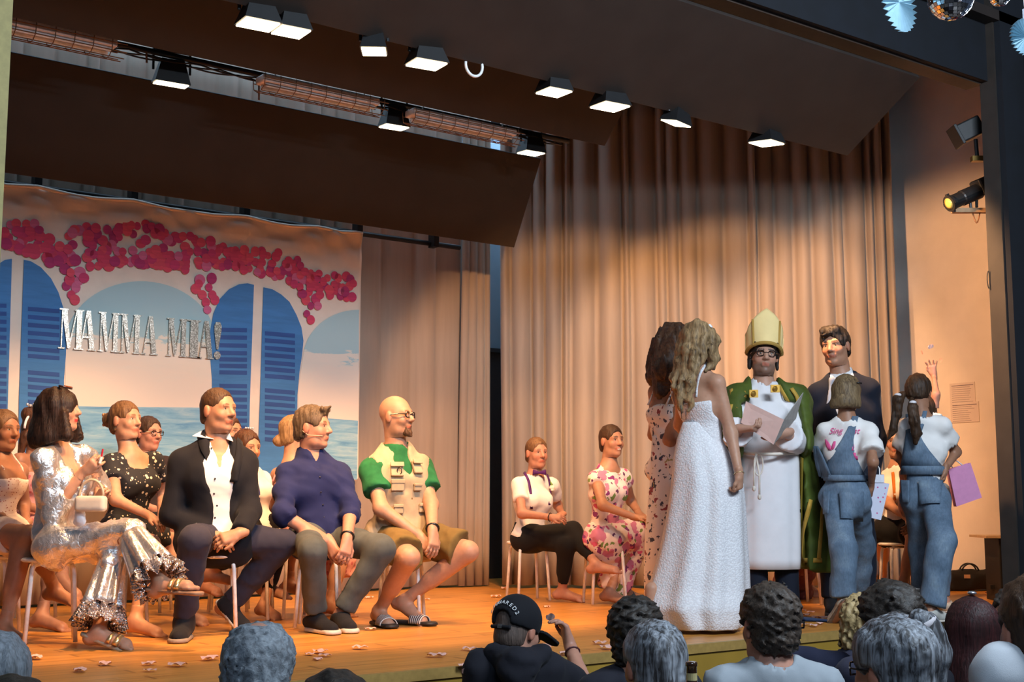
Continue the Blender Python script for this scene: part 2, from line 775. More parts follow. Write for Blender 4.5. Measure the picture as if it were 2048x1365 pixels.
# ---------------------------------------------------------------- ceiling panels
def slab(name, label, x0, x1, ya, za, yb, zb, t=0.03):
    d = unit([0, yb - ya, zb - za])
    n = np.cross([1, 0, 0], d)
    if n[2] < 0:
        n = -n
    mb = MB()
    c = np.array([(x0 + x1) / 2, (ya + yb) / 2, (za + zb) / 2]) + n * t / 2
    mb.box(c, (x1 - x0, math.hypot(yb - ya, zb - za), t), [(1, 0, 0), d, n])
    return tag(mb.build(name, M_BROWNP, bevel=0.004), label, 'ceiling panel')


a, b_ = at_X(1840, 155, 6.95), at_X(1695, 312, 6.95)
slab('acoustic_panel', 'dark brown sloping ceiling panel right behind the front beam, floodlights along its lower edge', 0.2, 6.95, a[1], a[2], b_[1], b_[2])
slab('acoustic_panel', 'middle dark brown ceiling panel, caged strip lights hanging at its lower edge', 0.2, 6.29, 6.72, 3.88, 7.18, 3.405)
slab('acoustic_panel', 'rear dark brown ceiling panel hanging just in front of the painted backdrop', 0.2, 6.285, 7.95, 3.47, 8.31, 2.80)


# ---------------------------------------------------------------- curtains
def curtain(name, label, path, z0, z1, pitch, amp, mat, seed, rows=14, gather=0.0):
    """pleated sheet along a plan polyline"""
    rs = np.random.RandomState(seed)
    P = np.asarray(path, float)
    seg = np.linalg.norm(np.diff(P, axis=0), axis=1)
    L = seg.sum()
    S = [0.0]
    while S[-1] < L:
        S.append(S[-1] + pitch * rs.uniform(0.45, 1.6))
    S = np.array(S) * (L / S[-1])
    n = len(S)
    pts = []
    for i in range(n - 1):
        a = amp * rs.uniform(0.45, 1.25)
        for t in np.linspace(0, 1, 9)[:-1]:
            pts.append((S[i] + t * (S[i + 1] - S[i]), a * math.sin(math.pi * t) ** 0.55, rs.uniform(-1, 1) if t == 0 else 0))
    pts = np.array(pts)
    cum = np.r_[0, np.cumsum(seg)]
    j = np.clip(np.searchsorted(cum, pts[:, 0], 'right') - 1, 0, len(seg) - 1)
    t = (pts[:, 0] - cum[j]) / seg[j]
    xy = P[j] + (P[j + 1] - P[j]) * t[:, None]
    d = (P[j + 1] - P[j]) / seg[j][:, None]
    nrm = np.stack([d[:, 1], -d[:, 0]], 1)
    V = []
    ph = rs.rand(3) * 6
    for r in range(rows + 1):
        q = r / rows
        z = z0 + (z1 - z0) * q
        k = 1.0 + 0.25 * (1 - q)
        sway = 0.018 * (1 - q) * np.sin(pts[:, 0] * 5 + ph[0]) + 0.01 * np.sin(pts[:, 0] * 11 + q * 5 + ph[1])
        side = 0.02 * np.sin(q * 3 + pts[:, 0] * 4 + ph[2]) * (1 - q)
        o = pts[:, 1] * k + sway
        V.append(np.c_[xy + nrm * o[:, None] + d * side[:, None], np.full(len(pts), z)])
    m = len(pts)
    V = np.concatenate(V)
    i = np.arange(m - 1)
    Q = np.concatenate([np.stack([r * m + i, r * m + i + 1, (r + 1) * m + i + 1, (r + 1) * m + i], 1) for r in range(rows)])
    o = link(name, fast_mesh(name, V, Q), mat)
    s = o.modifiers.new('thick', 'SOLIDIFY')
    s.thickness = 0.004
    return tag(o, label, 'curtain')


c0 = at_Y(925, 900, 9.3)[0]
c1 = at_Y(968, 900, 9.32)[0]
curtain('stage_curtain', 'long taupe curtain hanging behind the painted backdrop', [(0.0, 9.3), (5.1, 9.3), (c0, 9.3)], 0.02, 4.3, 0.20, 0.045, M_CURT2, 3)
curtain('stage_curtain', 'narrow bunched taupe curtain beside the dark gap', [(c0 - 0.07, 9.22), (c1, 9.24)], 0.01, 4.3, 0.06, 0.04, M_CURT2, 8)
ra, rb = at_z(1000, 1176, 0), at_z(1812, 1177, 0)
ra = ra + (rb - ra) * 0.003
curtain('stage_curtain', 'wide deep-pleated taupe curtain lit by floodlights behind the wedding group',
        [(ra[0], ra[1] + 0.02), (ra[0] * 0.5 + rb[0] * 0.5, ra[1] * 0.5 + rb[1] * 0.5), (rb[0], rb[1])], 0.025, 4.4, 0.15, 0.125, M_CURT, 12)
tag(MB().bbox((6.75, 10.08, 0), (7.9, 10.12, 2.17)).bbox((6.7, 10.05, 2.17), (7.9, 10.14, 2.21)).build('black_board', plain('black_board', (0.015, 0.017, 0.022), 0.6)),
    'tall black board standing behind the gap between the curtains', 'board')
# red house curtain past the pillar
curtain('house_curtain', 'dark red house curtain hanging in front of the blue-black wall past the pillar', [(7.86, 4.6), (9.2, 4.6)], HALL_Z + 0.02, 3.9, 0.09, 0.03, cloth('dark_red_velvet', (0.10, 0.006, 0.012)), 5)

# ---------------------------------------------------------------- painted backdrop
BY = 9.0


def paint(name, c, var=0.12, streak=(3, 3, 22)):
    if name in MATS:
        return MATS[name]
    m, nt, b = nodes_of(name)
    f = noise(nt, coords(nt, streak), 1.0, 4, 0.6, 0.5)
    nt.links.new(ramp(nt, f, [(0.3, tuple(x * (1 - var) for x in c)), (0.7, tuple(min(1, x * (1 + var)) for x in c))]), b.inputs['Base Color'])
    b.inputs['Roughness'].default_value = 0.85
    MATS[name] = m
    return m


M_CANVAS = cloth('cream_canvas', (0.80, 0.70, 0.60), var=0.04)
bx0, bx1 = 1.2, at_Y(720, 700, BY)[0]
bz1, bz0 = 2.915, at_Y(714, 962, BY)[2]
drop = thing('painted_backdrop', 'painted canvas backdrop of blue shutters, pink blossom and glitter lettering', 'backdrop', ((bx0 + bx1) / 2, BY, bz0))
nx, nz = 150, 70
X, Zz = np.meshgrid(np.linspace(bx0, bx1, nx), np.linspace(bz0, bz1, nz))
wz = np.clip((Zz - 2.52) / 0.35, 0, 1)
hk = np.array([at_Y(p, 400, BY)[0] for p in (-60, 72, 265, 490, 640, 716)])
near = np.min(np.abs(X[..., None] - hk), -1)
fold = np.sin(X * 16 + Zz * 22 + 2 * np.sin(X * 5)) * 0.010 + np.sin((X * 9 - Zz * 25)) * 0.009
Yy = BY + 0.004 + wz * (fold - 0.012)
Ztop = Zz - wz ** 3 * 0.10 * np.clip(near, 0, 0.25) ** 1.0
V = np.stack([X, Yy, Ztop], -1).reshape(-1, 3) - np.array(drop.location)
ii = np.arange(nx * nz).reshape(nz, nx)
Q = np.stack([ii[:-1, :-1], ii[:-1, 1:], ii[1:, 1:], ii[1:, :-1]], -1).reshape(-1, 4)
o = link('canvas', fast_mesh('canvas', V, Q), M_CANVAS, drop)
s = o.modifiers.new('thick', 'SOLIDIFY')
s.thickness, s.offset = 0.003, 1
hem = MB().tube([(x, BY - 0.012, 2.905 - 0.10 * min(float(np.min(np.abs(x - hk))), 0.25)) for x in np.linspace(bx0, bx1, 60)], 0.014, 6)
hem.build('hem', M_CANVAS, drop, smooth=True)


def bp(px, py, k=0):
    p = at_Y(px, py, BY - 0.0035 - 0.0018 * k)
    return p


def painted(name, pts, mat, layer, parent=drop):
    P = [bp(x, y, layer) for x, y in pts]
    mb = MB()
    n = len(P)
    mb.add(P + [p + np.array([0, 0.0014, 0]) for p in P], [tuple(range(n))] + [(i, (i + 1) % n, n + (i + 1) % n, n + i) for i in range(n)])
    return mb.build(name, mat, parent)


M_SKYP = None
m, nt, b = nodes_of('painted_sky')
v = coords(nt)
sx = nt.nodes.new('ShaderNodeSeparateXYZ')
nt.links.new(v, sx.inputs[0])
f = noise(nt, coords(nt, (2, 2, 9)), 2.2, 4, 0.6, 0.8)
zz = math_n(nt, 'ADD', math_n(nt, 'MULTIPLY', sx.outputs[2], 1.0), math_n(nt, 'MULTIPLY', math_n(nt, 'SUBTRACT', f, 0.5), 0.35))
nt.links.new(ramp(nt, zz, [(0.70, (0.80, 0.70, 0.60)), (0.98, (0.74, 0.70, 0.62)), (1.28, (0.50, 0.63, 0.62)), (1.5, (0.40, 0.58, 0.62))]), b.inputs['Base Color'])
b.inputs['Roughness'].default_value = 0.85
M_SKYP = m
m, nt, b = nodes_of('painted_sea')
f = noise(nt, coords(nt, (1.4, 1, 12)), 2.0, 5, 0.65, 0.6)
nt.links.new(ramp(nt, f, [(0.3, (0.11, 0.30, 0.52)), (0.5, (0.22, 0.45, 0.62)), (0.72, (0.42, 0.60, 0.66))]), b.inputs['Base Color'])
b.inputs['Roughness'].default_value = 0.85
M_SEAP = m
M_SHUT = paint('shutter_blue', (0.055, 0.20, 0.46))
M_SLAT = paint('slat_navy', (0.030, 0.085, 0.28))

arch = [(130, 958)] + [(282 + 152 * math.cos(t), 690 - 127 * math.sin(t)) for t in np.linspace(math.pi * 0.97, 0.06, 30)] + [(426, 958)]
painted('painted_sky_window', arch, M_SKYP, 0)
painted('painted_sky_window', [(598, 958), (596, 780)] + [(606 + 112 * (1 - math.cos(t)), 720 - 100 * math.sin(t)) for t in np.linspace(0.1, math.pi / 2, 14)] + [(716, 958)], M_SKYP, 0)
painted('painted_sea', [(130, 812), (200, 814), (300, 815), (424, 816), (424, 958), (130, 958)], M_SEAP, 1)
painted('painted_sea', [(598, 838), (640, 836), (716, 842), (714, 960), (598, 957)], M_SEAP, 1)


def shutter(outline, bars):
    s_ = painted('shutter', outline, M_SHUT, 2)
    for x0, x1, y, sl in bars:
        mb = MB()
        P = [bp(x0, y - 4.2, 3), bp(x1, y - 4.2 + sl, 3), bp(x1, y + 4.2 + sl, 3), bp(x0, y + 4.2, 3)]
        mb.add(P + [p + np.array([0, 0.0012, 0]) for p in P], [(0, 1, 2, 3), (0, 1, 5, 4), (1, 2, 6, 5), (2, 3, 7, 6), (3, 0, 4, 7)])
        off = np.array(drop.location)
        mb.v = [tuple(np.asarray(q) - off) for q in mb.v]
        link('slat', mb.mesh('slat'), M_SLAT, s_)
    return s_


yB = [618, 634, 650, 666, 682, 698, 712, 745, 759, 774, 789, 804, 819, 834, 849, 864, 879]
yC = [660, 675, 691, 706, 719, 732, 745, 772, 785, 799, 813, 827, 841, 855, 869, 883]
yD = [667, 681, 696, 710, 725, 738, 752, 781, 794, 808, 822, 836, 851, 865, 879]
shutter([(24, 518), (10, 520), (-30, 545), (-75, 600), (-85, 700), (-85, 958), (12, 958), (16, 800)], [(-70, 13, y - 8, 2) for y in yB])
shutter([(48, 520), (62, 523), (82, 535), (102, 557), (117, 585), (128, 620), (133, 665), (132, 710), (128, 760), (127, 958), (36, 958), (38, 800)], [(56, 119, y, 5) for y in yB])
shutter([(508, 570), (495, 567), (478, 569), (458, 579), (440, 598), (427, 627), (420, 665), (420, 710), (424, 760), (425, 958), (497, 958), (500, 800)], [(439, 494, y, 1) for y in yC])
shutter([(527, 575), (545, 579), (562, 589), (579, 604), (593, 630), (603, 655), (607, 682), (604, 712), (599, 745), (595, 790), (593, 958), (514, 958), (520, 800)], [(530, 590, y, 5) for y in yD])

# the blossom: stamped pink discs
rs = np.random.RandomState(4)
topx = [-90, 0, 40, 70, 92, 125, 150, 200, 260, 290, 340, 390, 440, 500, 560, 600, 650, 690, 722]
topy = [470, 452, 442, 446, 478, 468, 456, 450, 446, 446, 460, 474, 486, 497, 505, 520, 543, 553, 556]
boty = [530, 488, 500, 520, 530, 548, 552, 538, 528, 532, 540, 545, 536, 542, 556, 585, 592, 596, 600]
tails = [(133, 572), (140, 560), (152, 575), (143, 590), (150, 600), (158, 562), (400, 560), (392, 578), (405, 590), (418, 575), (412, 605), (425, 590), (415, 620), (430, 600), (398, 568), (424, 557),
         (612, 600), (622, 612), (632, 598), (614, 628), (622, 640), (605, 588), (636, 612), (640, 590), (160, 545), (168, 556)]
dots = list(tails)
tries = 0
while len(dots) < 285 and tries < 9000:
    tries += 1
    x = rs.uniform(-85, 712)
    y = rs.uniform(np.interp(x, topx, topy), np.interp(x, topx, boty))
    if all((x - a) ** 2 + (y - c) ** 2 > 58 for a, c in dots):
        dots.append((x, y))
cols = [(0.62, 0.055, 0.12), (0.55, 0.045, 0.14), (0.42, 0.035, 0.14), (0.68, 0.075, 0.12), (0.60, 0.13, 0.25)]
dm = [paint('blossom_%s' % n, c, 0.18) for n, c in zip(('rose', 'crimson', 'plum', 'coral', 'mauve'), cols)]
base_r = 9.6 / 2580 * 9.6
discs = []
for k in range(5):
    mb = MB()
    ring = [(base_r * math.cos(t), 0, base_r * math.sin(t)) for t in np.linspace(0, 2 * math.pi, 15)[:-1]]
    mb.add(ring + [(x, 0.0004, z) for x, _, z in ring], [tuple(range(14))] + [(i, (i + 1) % 14, 14 + (i + 1) % 14, 14 + i) for i in range(14)])
    me = mb.mesh('blossom')
    me.materials.append(dm[k])
    discs.append(me)
for i, (x, y) in enumerate(dots):
    k = rs.choice(5, p=[0.34, 0.22, 0.14, 0.2, 0.10])
    o = bpy.data.objects.new('blossom', discs[k])
    p = at_Y(x, y, BY - 0.011 - 0.00025 * (i % 28))
    o.location = p - np.array(drop.location)
    sc = rs.uniform(0.82, 1.15)
    o.scale = (sc * rs.uniform(0.9, 1.1), 1, sc * rs.uniform(0.95, 1.12))
    COL.objects.link(o)
    o.parent = drop

# glitter letters
m, nt, b = nodes_of('silver_glitter')
vo = voronoi(nt, coords(nt), 170)
nt.links.new(ramp(nt, vo.outputs['Color'], [(0.1, (0.22, 0.19, 0.15)), (0.6, (0.55, 0.5, 0.42)), (0.9, (0.95, 0.9, 0.8))]), b.inputs['Base Color'])
b.inputs['Metallic'].default_value = 0.85
b.inputs['Roughness'].default_value = 0.32
bm_ = nt.nodes.new('ShaderNodeBump')
bm_.inputs['Strength'].default_value = 1.0
bm_.inputs['Distance'].default_value = 0.02
nt.links.new(vo.outputs['Color'], bm_.inputs['Height'])
nt.links.new(bm_.outputs[0], b.inputs['Normal'])
M_GLIT = m
GL = {
    'M': [[(0, 0), (.26, 0), (.26, .035), (0, .035)], [(.10, .03), (.145, .03), (.145, .97), (.10, .97)], [(0, .965), (.36, .965), (.36, 1), (0, 1)],
          [(.10, .97), (.31, .97), (.50, .05), (.37, .02)], [(.40, .02), (.45, .02), (.74, .97), (.69, .97)], [(.64, .965), (1, .965), (1, 1), (.64, 1)],
          [(.72, .03), (.93, .03), (.93, .97), (.72, .97)], [(.64, 0), (1, 0), (1, .035), (.64, .035)]],
    'A': [[(0, 0), (.30, 0), (.30, .035), (0, .035)], [(.10, .03), (.16, .03), (.50, 1), (.42, 1)], [(.42, 1), (.66, 1), (.96, .03), (.66, .03)],
          [(.20, .30), (.70, .30), (.70, .35), (.20, .35)], [(.56, 0), (1.04, 0), (1.04, .035), (.56, .035)]],
    'I': [[(0, 0), (1, 0), (1, .035), (0, .035)], [(.2, .03), (.8, .03), (.8, .97), (.2, .97)], [(0, .965), (1, .965), (1, 1), (0, 1)]],
    '!': [[(.38, .27), (.62, .27), (.95, .78), (.95, .90), (.75, 1), (.25, 1), (.05, .90), (.05, .78)],
          [(.5 + .42 * math.cos(t), .11 + .11 * math.sin(t)) for t in np.linspace(0, 2 * math.pi, 13)[:-1]]]}
zt, zb = at_Y(160, 621, BY)[2], at_Y(160, 701, BY)[2]
for ch, x0, x1 in (('M', 117, 166), ('A', 157, 191), ('M', 196, 238), ('M', 239, 281), ('A', 283, 315), ('M', 333, 374), ('I', 375, 401), ('A', 395, 427), ('!', 427, 443)):
    xa, xb = bp(x0, 660, 6)[0], bp(x1, 660, 6)[0]
    mb = MB()
    for q, poly in enumerate(GL[ch]):
        mb.prism([(a * (xb - xa), c * (zt - zb)) for a, c in poly], 0.004 + 0.0003 * q, (xa, BY - 0.019, zb), (1, 0, 0), (0, 0, 1))
    mb.build('glitter_letter', M_GLIT, drop)

# the pipe that carries it, with hooks
pipe = thing('curtain_pipe', 'black pipe the painted backdrop hangs from', 'pipe', (3.8, 9.1, 2.93))
MB().tube([(0.9, 9.12, 2.93), (6.3, 9.12, 2.93)], 0.022, 10).build('pipe', M_BLACK, pipe, smooth=True)
for px in (72, 265, 490, 716, 868):
    x = at_Y(px, 400, 9.1)[0]
    MB().box((x, 9.1, 2.96), (0.05, 0.09, 0.13)).tube([(x, 9.12, 2.99), (x, 9.12, 3.5)], 0.006, 6).build('hook', M_BLACK, pipe)


# ---------------------------------------------------------------- lamps over the stage
M_LAMP = emit('hot_lamp_glass', (1.0, 0.80, 0.50), 9.0)


def spot(parent, loc, target, power, angle, blend=0.35, size=0.05, color=WARM):
    l = bpy.data.lights.new('lamp_beam', 'SPOT')
    l.energy = power
    l.color = color
    l.spot_size = math.radians(angle)
    l.spot_blend = blend
    l.shadow_soft_size = size
    o = bpy.data.objects.new('lamp_beam', l)
    d = Vector(tuple(target)) - Vector(tuple(loc))
    o.rotation_euler = d.to_track_quat('-Z', 'Y').to_euler()
    o.location = tuple(np.asarray(loc) - world_of(parent))
    COL.objects.link(o)
    o.parent = parent
    return o


def frame_of(d, up=(0, 0, 1)):
    d = unit(d)
    x = unit(np.cross(d, up))
    return np.array([x, np.cross(x, d), d])


def flood(px, py, Y, z, wd, dp, label, tilt, twist, power, aim, angle, deep=0.10):
    c = at_z(px, py, z) if Y is None else at_Y(px, py, Y)
    t = thing('floodlight', label, 'stage light', c, 'floodlights over the stage')
    nd = unit([math.sin(twist) * tilt, math.cos(twist) * tilt, -1])          # where the glass looks
    fr = frame_of(nd, (math.sin(twist), math.cos(twist), 0.01))
    a0, a1, _ = fr
    # shell: wide mouth, narrow back
    mb = MB()
    m0 = [c + a0 * x * wd / 2 * 1.12 + a1 * y * dp / 2 * 1.12 for x, y in ((-1, -1), (1, -1), (1, 1), (-1, 1))]
    m1 = [c - nd * deep + a0 * x * wd / 2 * 0.72 + a1 * y * dp / 2 * 0.62 for x, y in ((-1, -1), (1, -1), (1, 1), (-1, 1))]
    mb.add(m0 + m1, [(0, 1, 5, 4), (1, 2, 6, 5), (2, 3, 7, 6), (3, 0, 4, 7), (4, 5, 6, 7), (3, 2, 1, 0)])
    mb.build('housing', M_BLACK, t)
    g = MB().box(c + nd * 0.004, (wd, dp, 0.006), fr)
    g.build('glass', M_LAMP, t)
    y = MB()
    for sg in (-1, 1):
        y.tube([c - nd * deep * 0.5 + a0 * sg * wd * 0.58, c + a0 * sg * wd * 0.58 + np.array([0, 0, deep + 0.06])], 0.008, 6)
    y.tube([c + a0 * sg * wd * 0.58 + np.array([0, 0, deep + 0.06]) for sg in (-1, 1)], 0.008, 6)
    y.tube([c + np.array([0, 0, deep + 0.06]), c + np.array([0, 0, deep + 0.15])], 0.012, 6)
    y.build('yoke', M_BLACK, t)
    spot(t, c + nd * 0.03, aim, power, angle)
    return t


A_AIM = [(2.2, 8.0, 0.1), (2.8, 7.4, 0.1), (3.5, 8.2, 0.2), (3.9, 7.2, 0.1), (5.0, 7.6, 0.1), (6.9, 8.2, 1.5), (8.1, 7.6, 1.6), (9.3, 6.2, 1.1)]
A_POW = [235, 235, 250, 275, 310, 460, 500, 500]
A_ANG = [66, 66, 66, 66, 62, 54, 54, 84]
A_LAB = ['outer floodlight of the touching pair under the front ceiling panel', 'inner floodlight of the touching pair under the front ceiling panel',
         'small twisted floodlight third along the front ceiling panel', 'floodlight just before the loop of white cable', 'floodlight just past the loop of white cable',
         'floodlight below the end of the middle ceiling panel', 'floodlight turned flat to the curtain, last but one on the front panel', 'last floodlight on the front panel, beside its cut corner']
for (px, py, wd, dp, tl, tw), aim, lb in zip([(516, 48, .165, .15, .05, .1), (582, 63, .145, .15, .05, .1), (748, 102, .12, .13, .05, .6), (853, 128, .17, .15, .05, .15), (1108, 184, .145, .15, .05, .1),
                                              (1220, 213, .17, .16, .05, .1), (1352, 246, .165, .11, .25, -.25), (1533, 286, .145, .17, .1, -.1)], A_AIM, A_LAB):
    i_ = A_LAB.index(lb)
    flood(px, py, 5.47, None, wd, dp, lb, tl, tw, A_POW[i_], aim, A_ANG[i_])
B_LAB = ['black hooded floodlight between the first two caged strip lights', 'black hooded floodlight hanging between two caged strip lights', 'black hooded floodlight at the cut end of the middle ceiling panel']
for (px, py, wd, dp), aim, lb in zip([(342, 168, .20, .09), (788, 254, .17, .13), (1062, 306, .16, .14)], [(3.0, 7.7, 0.0), (4.6, 7.7, 0.0), (5.9, 7.9, 0.0)], B_LAB):
    flood(px, py, 7.52, None, wd, dp, lb, 0.08, 0.1, 150, aim, 84, deep=0.15)

M_PINKW = plain('white_strip_enamel', (0.82, 0.66, 0.58), 0.4)
M_WIRE = plain('rusty_wire', (0.20, 0.09, 0.04), 0.6)
for (xa, xb, y, z), lb in zip([(1.2, 2.56, 7.32, 3.40), (3.50, 4.36, 7.32, 3.385), (4.63, 5.52, 7.32, 3.375)],
                              ['caged strip light cut off by the olive pillar', 'caged strip light hanging between the two hooded floodlights', 'caged strip light ending at the last hooded floodlight']):
    t = thing('caged_strip_light', lb, 'strip light', ((xa + xb) / 2, y, z), 'caged strip lights')
    MB().box(((xa + xb) / 2, y, z + 0.02), (xb - xa, 0.12, 0.05)).build('channel', M_PINKW, t, bevel=0.01)
    for dy in (-0.032, 0.032):
        MB().tube([(xa + 0.03, y + dy, z - 0.02), (xb - 0.03, y + dy, z - 0.02)], 0.013, 8).build('tube', M_STEEL, t, smooth=True)
    cg = MB()
    for dy, dz in ((-0.085, 0.01), (-0.075, -0.035), (-0.03, -0.06), (0.03, -0.06), (0.075, -0.035), (0.085, 0.01)):
        cg.tube([(xa, y + dy, z + dz), (xb + 0.05, y + dy, z + dz)], 0.0035, 4)
    for x in np.arange(xa, xb + 0.06, 0.11):
        cg.tube([(x, y + dy, z + dz) for dy, dz in ((-0.085, 0.04), (-0.085, 0.01), (-0.075, -0.035), (-0.03, -0.06), (0.03, -0.06), (0.075, -0.035), (0.085, 0.01), (0.085, 0.04))], 0.003, 4)
    cg.build('cage', M_WIRE, t)
    for x in (xa + 0.1, xb - 0.1):
        MB().tube([(x, y, z + 0.04), (x + 0.02, y, z + 0.1), (x - 0.01, y, z + 0.18), (x, y, z + 0.45)], 0.005, 5).build('hanger', M_STEEL, t)
tr = thing('lighting_pipe', 'black pipe carrying the hooded floodlights and their cables', 'pipe', (3.8, 7.5, 3.55))
MB().tube([(0.5, 7.5, 3.50), (6.2, 7.5, 3.50)], 0.02, 8).build('pipe', M_BLACK, tr, smooth=True)
cb = MB()
for k in range(3):
    cb.tube([(x, 7.46 + 0.02 * k, 3.47 - 0.025 * abs(math.sin(x * 7 + k * 2))) for x in np.linspace(1.5, 6.1, 70)], 0.006, 5)
cb.build('cable', M_BLACK, tr)
ch = MB()
for px, l in ((290, 0.07), (517, 0.16)):
    q = at_Y(px, 190, 7.44)
    ch.tube([(q[0], 7.44, 3.47), (q[0] + 0.004, 7.44, 3.47 - l)], 0.007, 5)
ch.build('chain', M_WIRE, tr)
q = at_Y(948, 138, 5.44)
tag(MB().tube([q + np.array([0.055 * math.cos(t), 0, 0.06 * math.sin(t) + 0.02]) for t in np.linspace(math.pi * 0.95, math.pi * 2.1, 14)], 0.008, 6).build('cable_loop', M_STEEL, smooth=True),
    'loop of white cable hanging under the front ceiling panel', 'cable')
# ================================================================ people
M_SKIN = attr_mat('skin', 0.48, sub=0.12, spec=0.35, bmp=0.04)
M_EYE = attr_mat('eye', 0.15, spec=0.6, bmp=0.0)
SKIN = {'fair': (0.50, 0.27, 0.175), 'light': (0.44, 0.225, 0.14), 'tan': (0.35, 0.17, 0.10), 'pink': (0.49, 0.24, 0.165)}

STAND = dict(chest=(0, .01, .30), neck=(0, -.01, .50), head=(0, .02, .675), sh=(.165, -.01, .425), el=(.215, -.01, .155), wr=(.215, .06, -.085),
             hip=(.085, 0, -.02), kn=(.095, .02, -.44), an=(.10, -.02, -.86), to=(.115, .12, -.915))
SIT = dict(chest=(0, .02, .29), neck=(0, .0, .49), head=(0, .035, .665), sh=(.165, .0, .415), el=(.215, .03, .145), wr=(.10, .24, .08),
           hip=(.085, .03, -.02), kn=(.12, .44, .0), an=(.12, .44, -.42), to=(.13, .58, -.475))


def vec(phi):
    """phi 0 looks at the camera, 90 to the right of the picture, 180 away"""
    a = math.radians(phi)
    return -AF * math.cos(a) + AR * math.sin(a)


class Person:
    def __init__(s, label, pelvis, phi, height=1.70, sit=True, female=True, skin='light', girth=1.0, limb=1.0, root=None, name='person', cat='person'):
        s.sc = height / 1.75
        s.sit, s.floor, s.hipw = sit, 0.0, 1.0
        s.f = vec(phi)
        s.l = np.cross(AZ, s.f)
        s.phi = phi
        s.fem = female
        s.g, s.lg = girth * s.sc, limb * s.sc
        s.skin = SKIN[skin] if isinstance(skin, str) else skin
        s.P = np.asarray(pelvis, float)
        T = SIT if sit else STAND
        s.J = {'pelvis': s.P.copy()}
        for k, (a, b, c) in T.items():
            if k in ('chest', 'neck', 'head'):
                s.J[k] = s.P + (s.l * a + s.f * b + AZ * c) * s.sc
            else:
                w = 0.9 if female and k in ('sh', 'el') else 1.0
                for S, sg in (('L', 1), ('R', -1)):
                    s.J[k + S] = s.P + (s.l * a * sg * w + s.f * b + AZ * c) * s.sc
        s.head_dir(phi)
        s.hs = (0.99 if female else 1.06) * (0.55 + 0.45 * s.sc)
        s.toe_set = set()
        s.given, s.fixed, s.solved = set(), set(), False
        s.hands = {}
        s.parts = {}
        s.root = thing(name, label, cat, root if root is not None else (s.P[0], s.P[1], 0.0))
        s.o = world_of(s.root)

    # ---- pose
    def set(s, **kw):
        """joint=(px, py[, depth shift]); the depth comes from the posed template"""
        for k, v in kw.items():
            s.J[k] = at_d(v[0], v[1], depth(s.J[k]) + (v[2] if len(v) > 2 else 0.0))
            s.given.add(k)
            if k[:2] == 'to':
                s.toe_set.add(k[2])
        return s

    def abs(s, **kw):
        """joint=(px, py, depth from the camera)"""
        for k, v in kw.items():
            s.J[k] = at_d(*v)
            s.given.add(k)
            if k[:2] == 'to':
                s.toe_set.add(k[2])
        return s

    def foot(s, S, toe, phi, lift=0.0):
        """foot on the floor: pixel of the tip of the sole, where the foot points, how far the heel is raised"""
        d = vec(phi)
        t = at_z(toe[0], toe[1], 0.0)
        s.J['to' + S] = t - d * 0.05 * s.sc + AZ * 0.030 * s.sc
        s.J['an' + S] = t - d * (0.195 - 0.3 * lift) * s.sc + AZ * (0.085 * s.sc + lift)
        s.toe_set.add(S)
        s.fixed.add('an' + S)
        return s

    def solve(s):
        """limb lengths from the human frame: slide each joint along its line of sight"""
        J = s.J
        if s.solved:
            return s
        s.solved = True

        def slide(k, parent, L):
            d0 = depth(J[k])
            r = (J[k] - CAM) / d0
            ds = np.linspace(d0 - 0.6, d0 + 0.6, 241)
            ln = np.linalg.norm(CAM + r[None] * ds[:, None] - J[parent][None], axis=1)
            c = (ln / (L * s.sc) - 1) ** 2 * 6 + (ds - d0) ** 2 * 0.25
            J[k] = CAM + r * ds[int(np.argmin(c))]
        for S in 'LR':
            if 'el' + S in s.given:
                slide('el' + S, 'sh' + S, 0.285)
            if 'wr' + S in s.given:
                slide('wr' + S, 'el' + S, 0.25)
            if 'kn' + S in s.given:
                d0 = depth(J['kn' + S])
                r = (J['kn' + S] - CAM) / d0
                ds = np.linspace(d0 - 0.5, d0 + 0.5, 201)
                P = CAM + r[None] * ds[:, None]
                c = (np.linalg.norm(P - J['hip' + S], axis=1) / (0.42 * s.sc) - 1) ** 2 * 4 + (ds - d0) ** 2 * 0.1
                if 'an' + S in s.fixed:
                    c += (np.linalg.norm(P - J['an' + S], axis=1) / (0.42 * s.sc) - 1) ** 2 * 4
                J['kn' + S] = P[int(np.argmin(c))]
            if 'an' + S in s.given and 'an' + S not in s.fixed:
                o = J['to' + S] - J['an' + S]
                slide('an' + S, 'kn' + S, 0.41)
                J['to' + S] = J['an' + S] + unit(o) * 0.15 * s.sc
        return s

    def head_dir(s, phi, pitch=0.0, roll=0.0):
        f = vec(phi)
        a = math.radians(pitch)
        s.hf = unit(f * math.cos(a) + AZ * math.sin(a))
        l = np.cross(AZ, f)
        u = np.cross(s.hf, l)
        r = math.radians(roll)
        s.hl = l * math.cos(r) + u * math.sin(r)
        s.hu = np.cross(s.hf, s.hl)
        return s

    def hand(s, S, tip=None, d=None, normal=(0, 0, -1), curl=0.35, spread=0.15, thumb=0.5):
        """tip=(px, py, depth shift from wrist) or d=direction"""
        s.solve()
        w = s.J['wr' + S]
        if tip is not None:
            d = at_d(tip[0], tip[1], depth(w) + (tip[2] if len(tip) > 2 else 0.0)) - w
        s.hands[S] = dict(d=unit(d), n=np.asarray(normal, float), curl=curl, spread=spread, thumb=thumb)
        return s

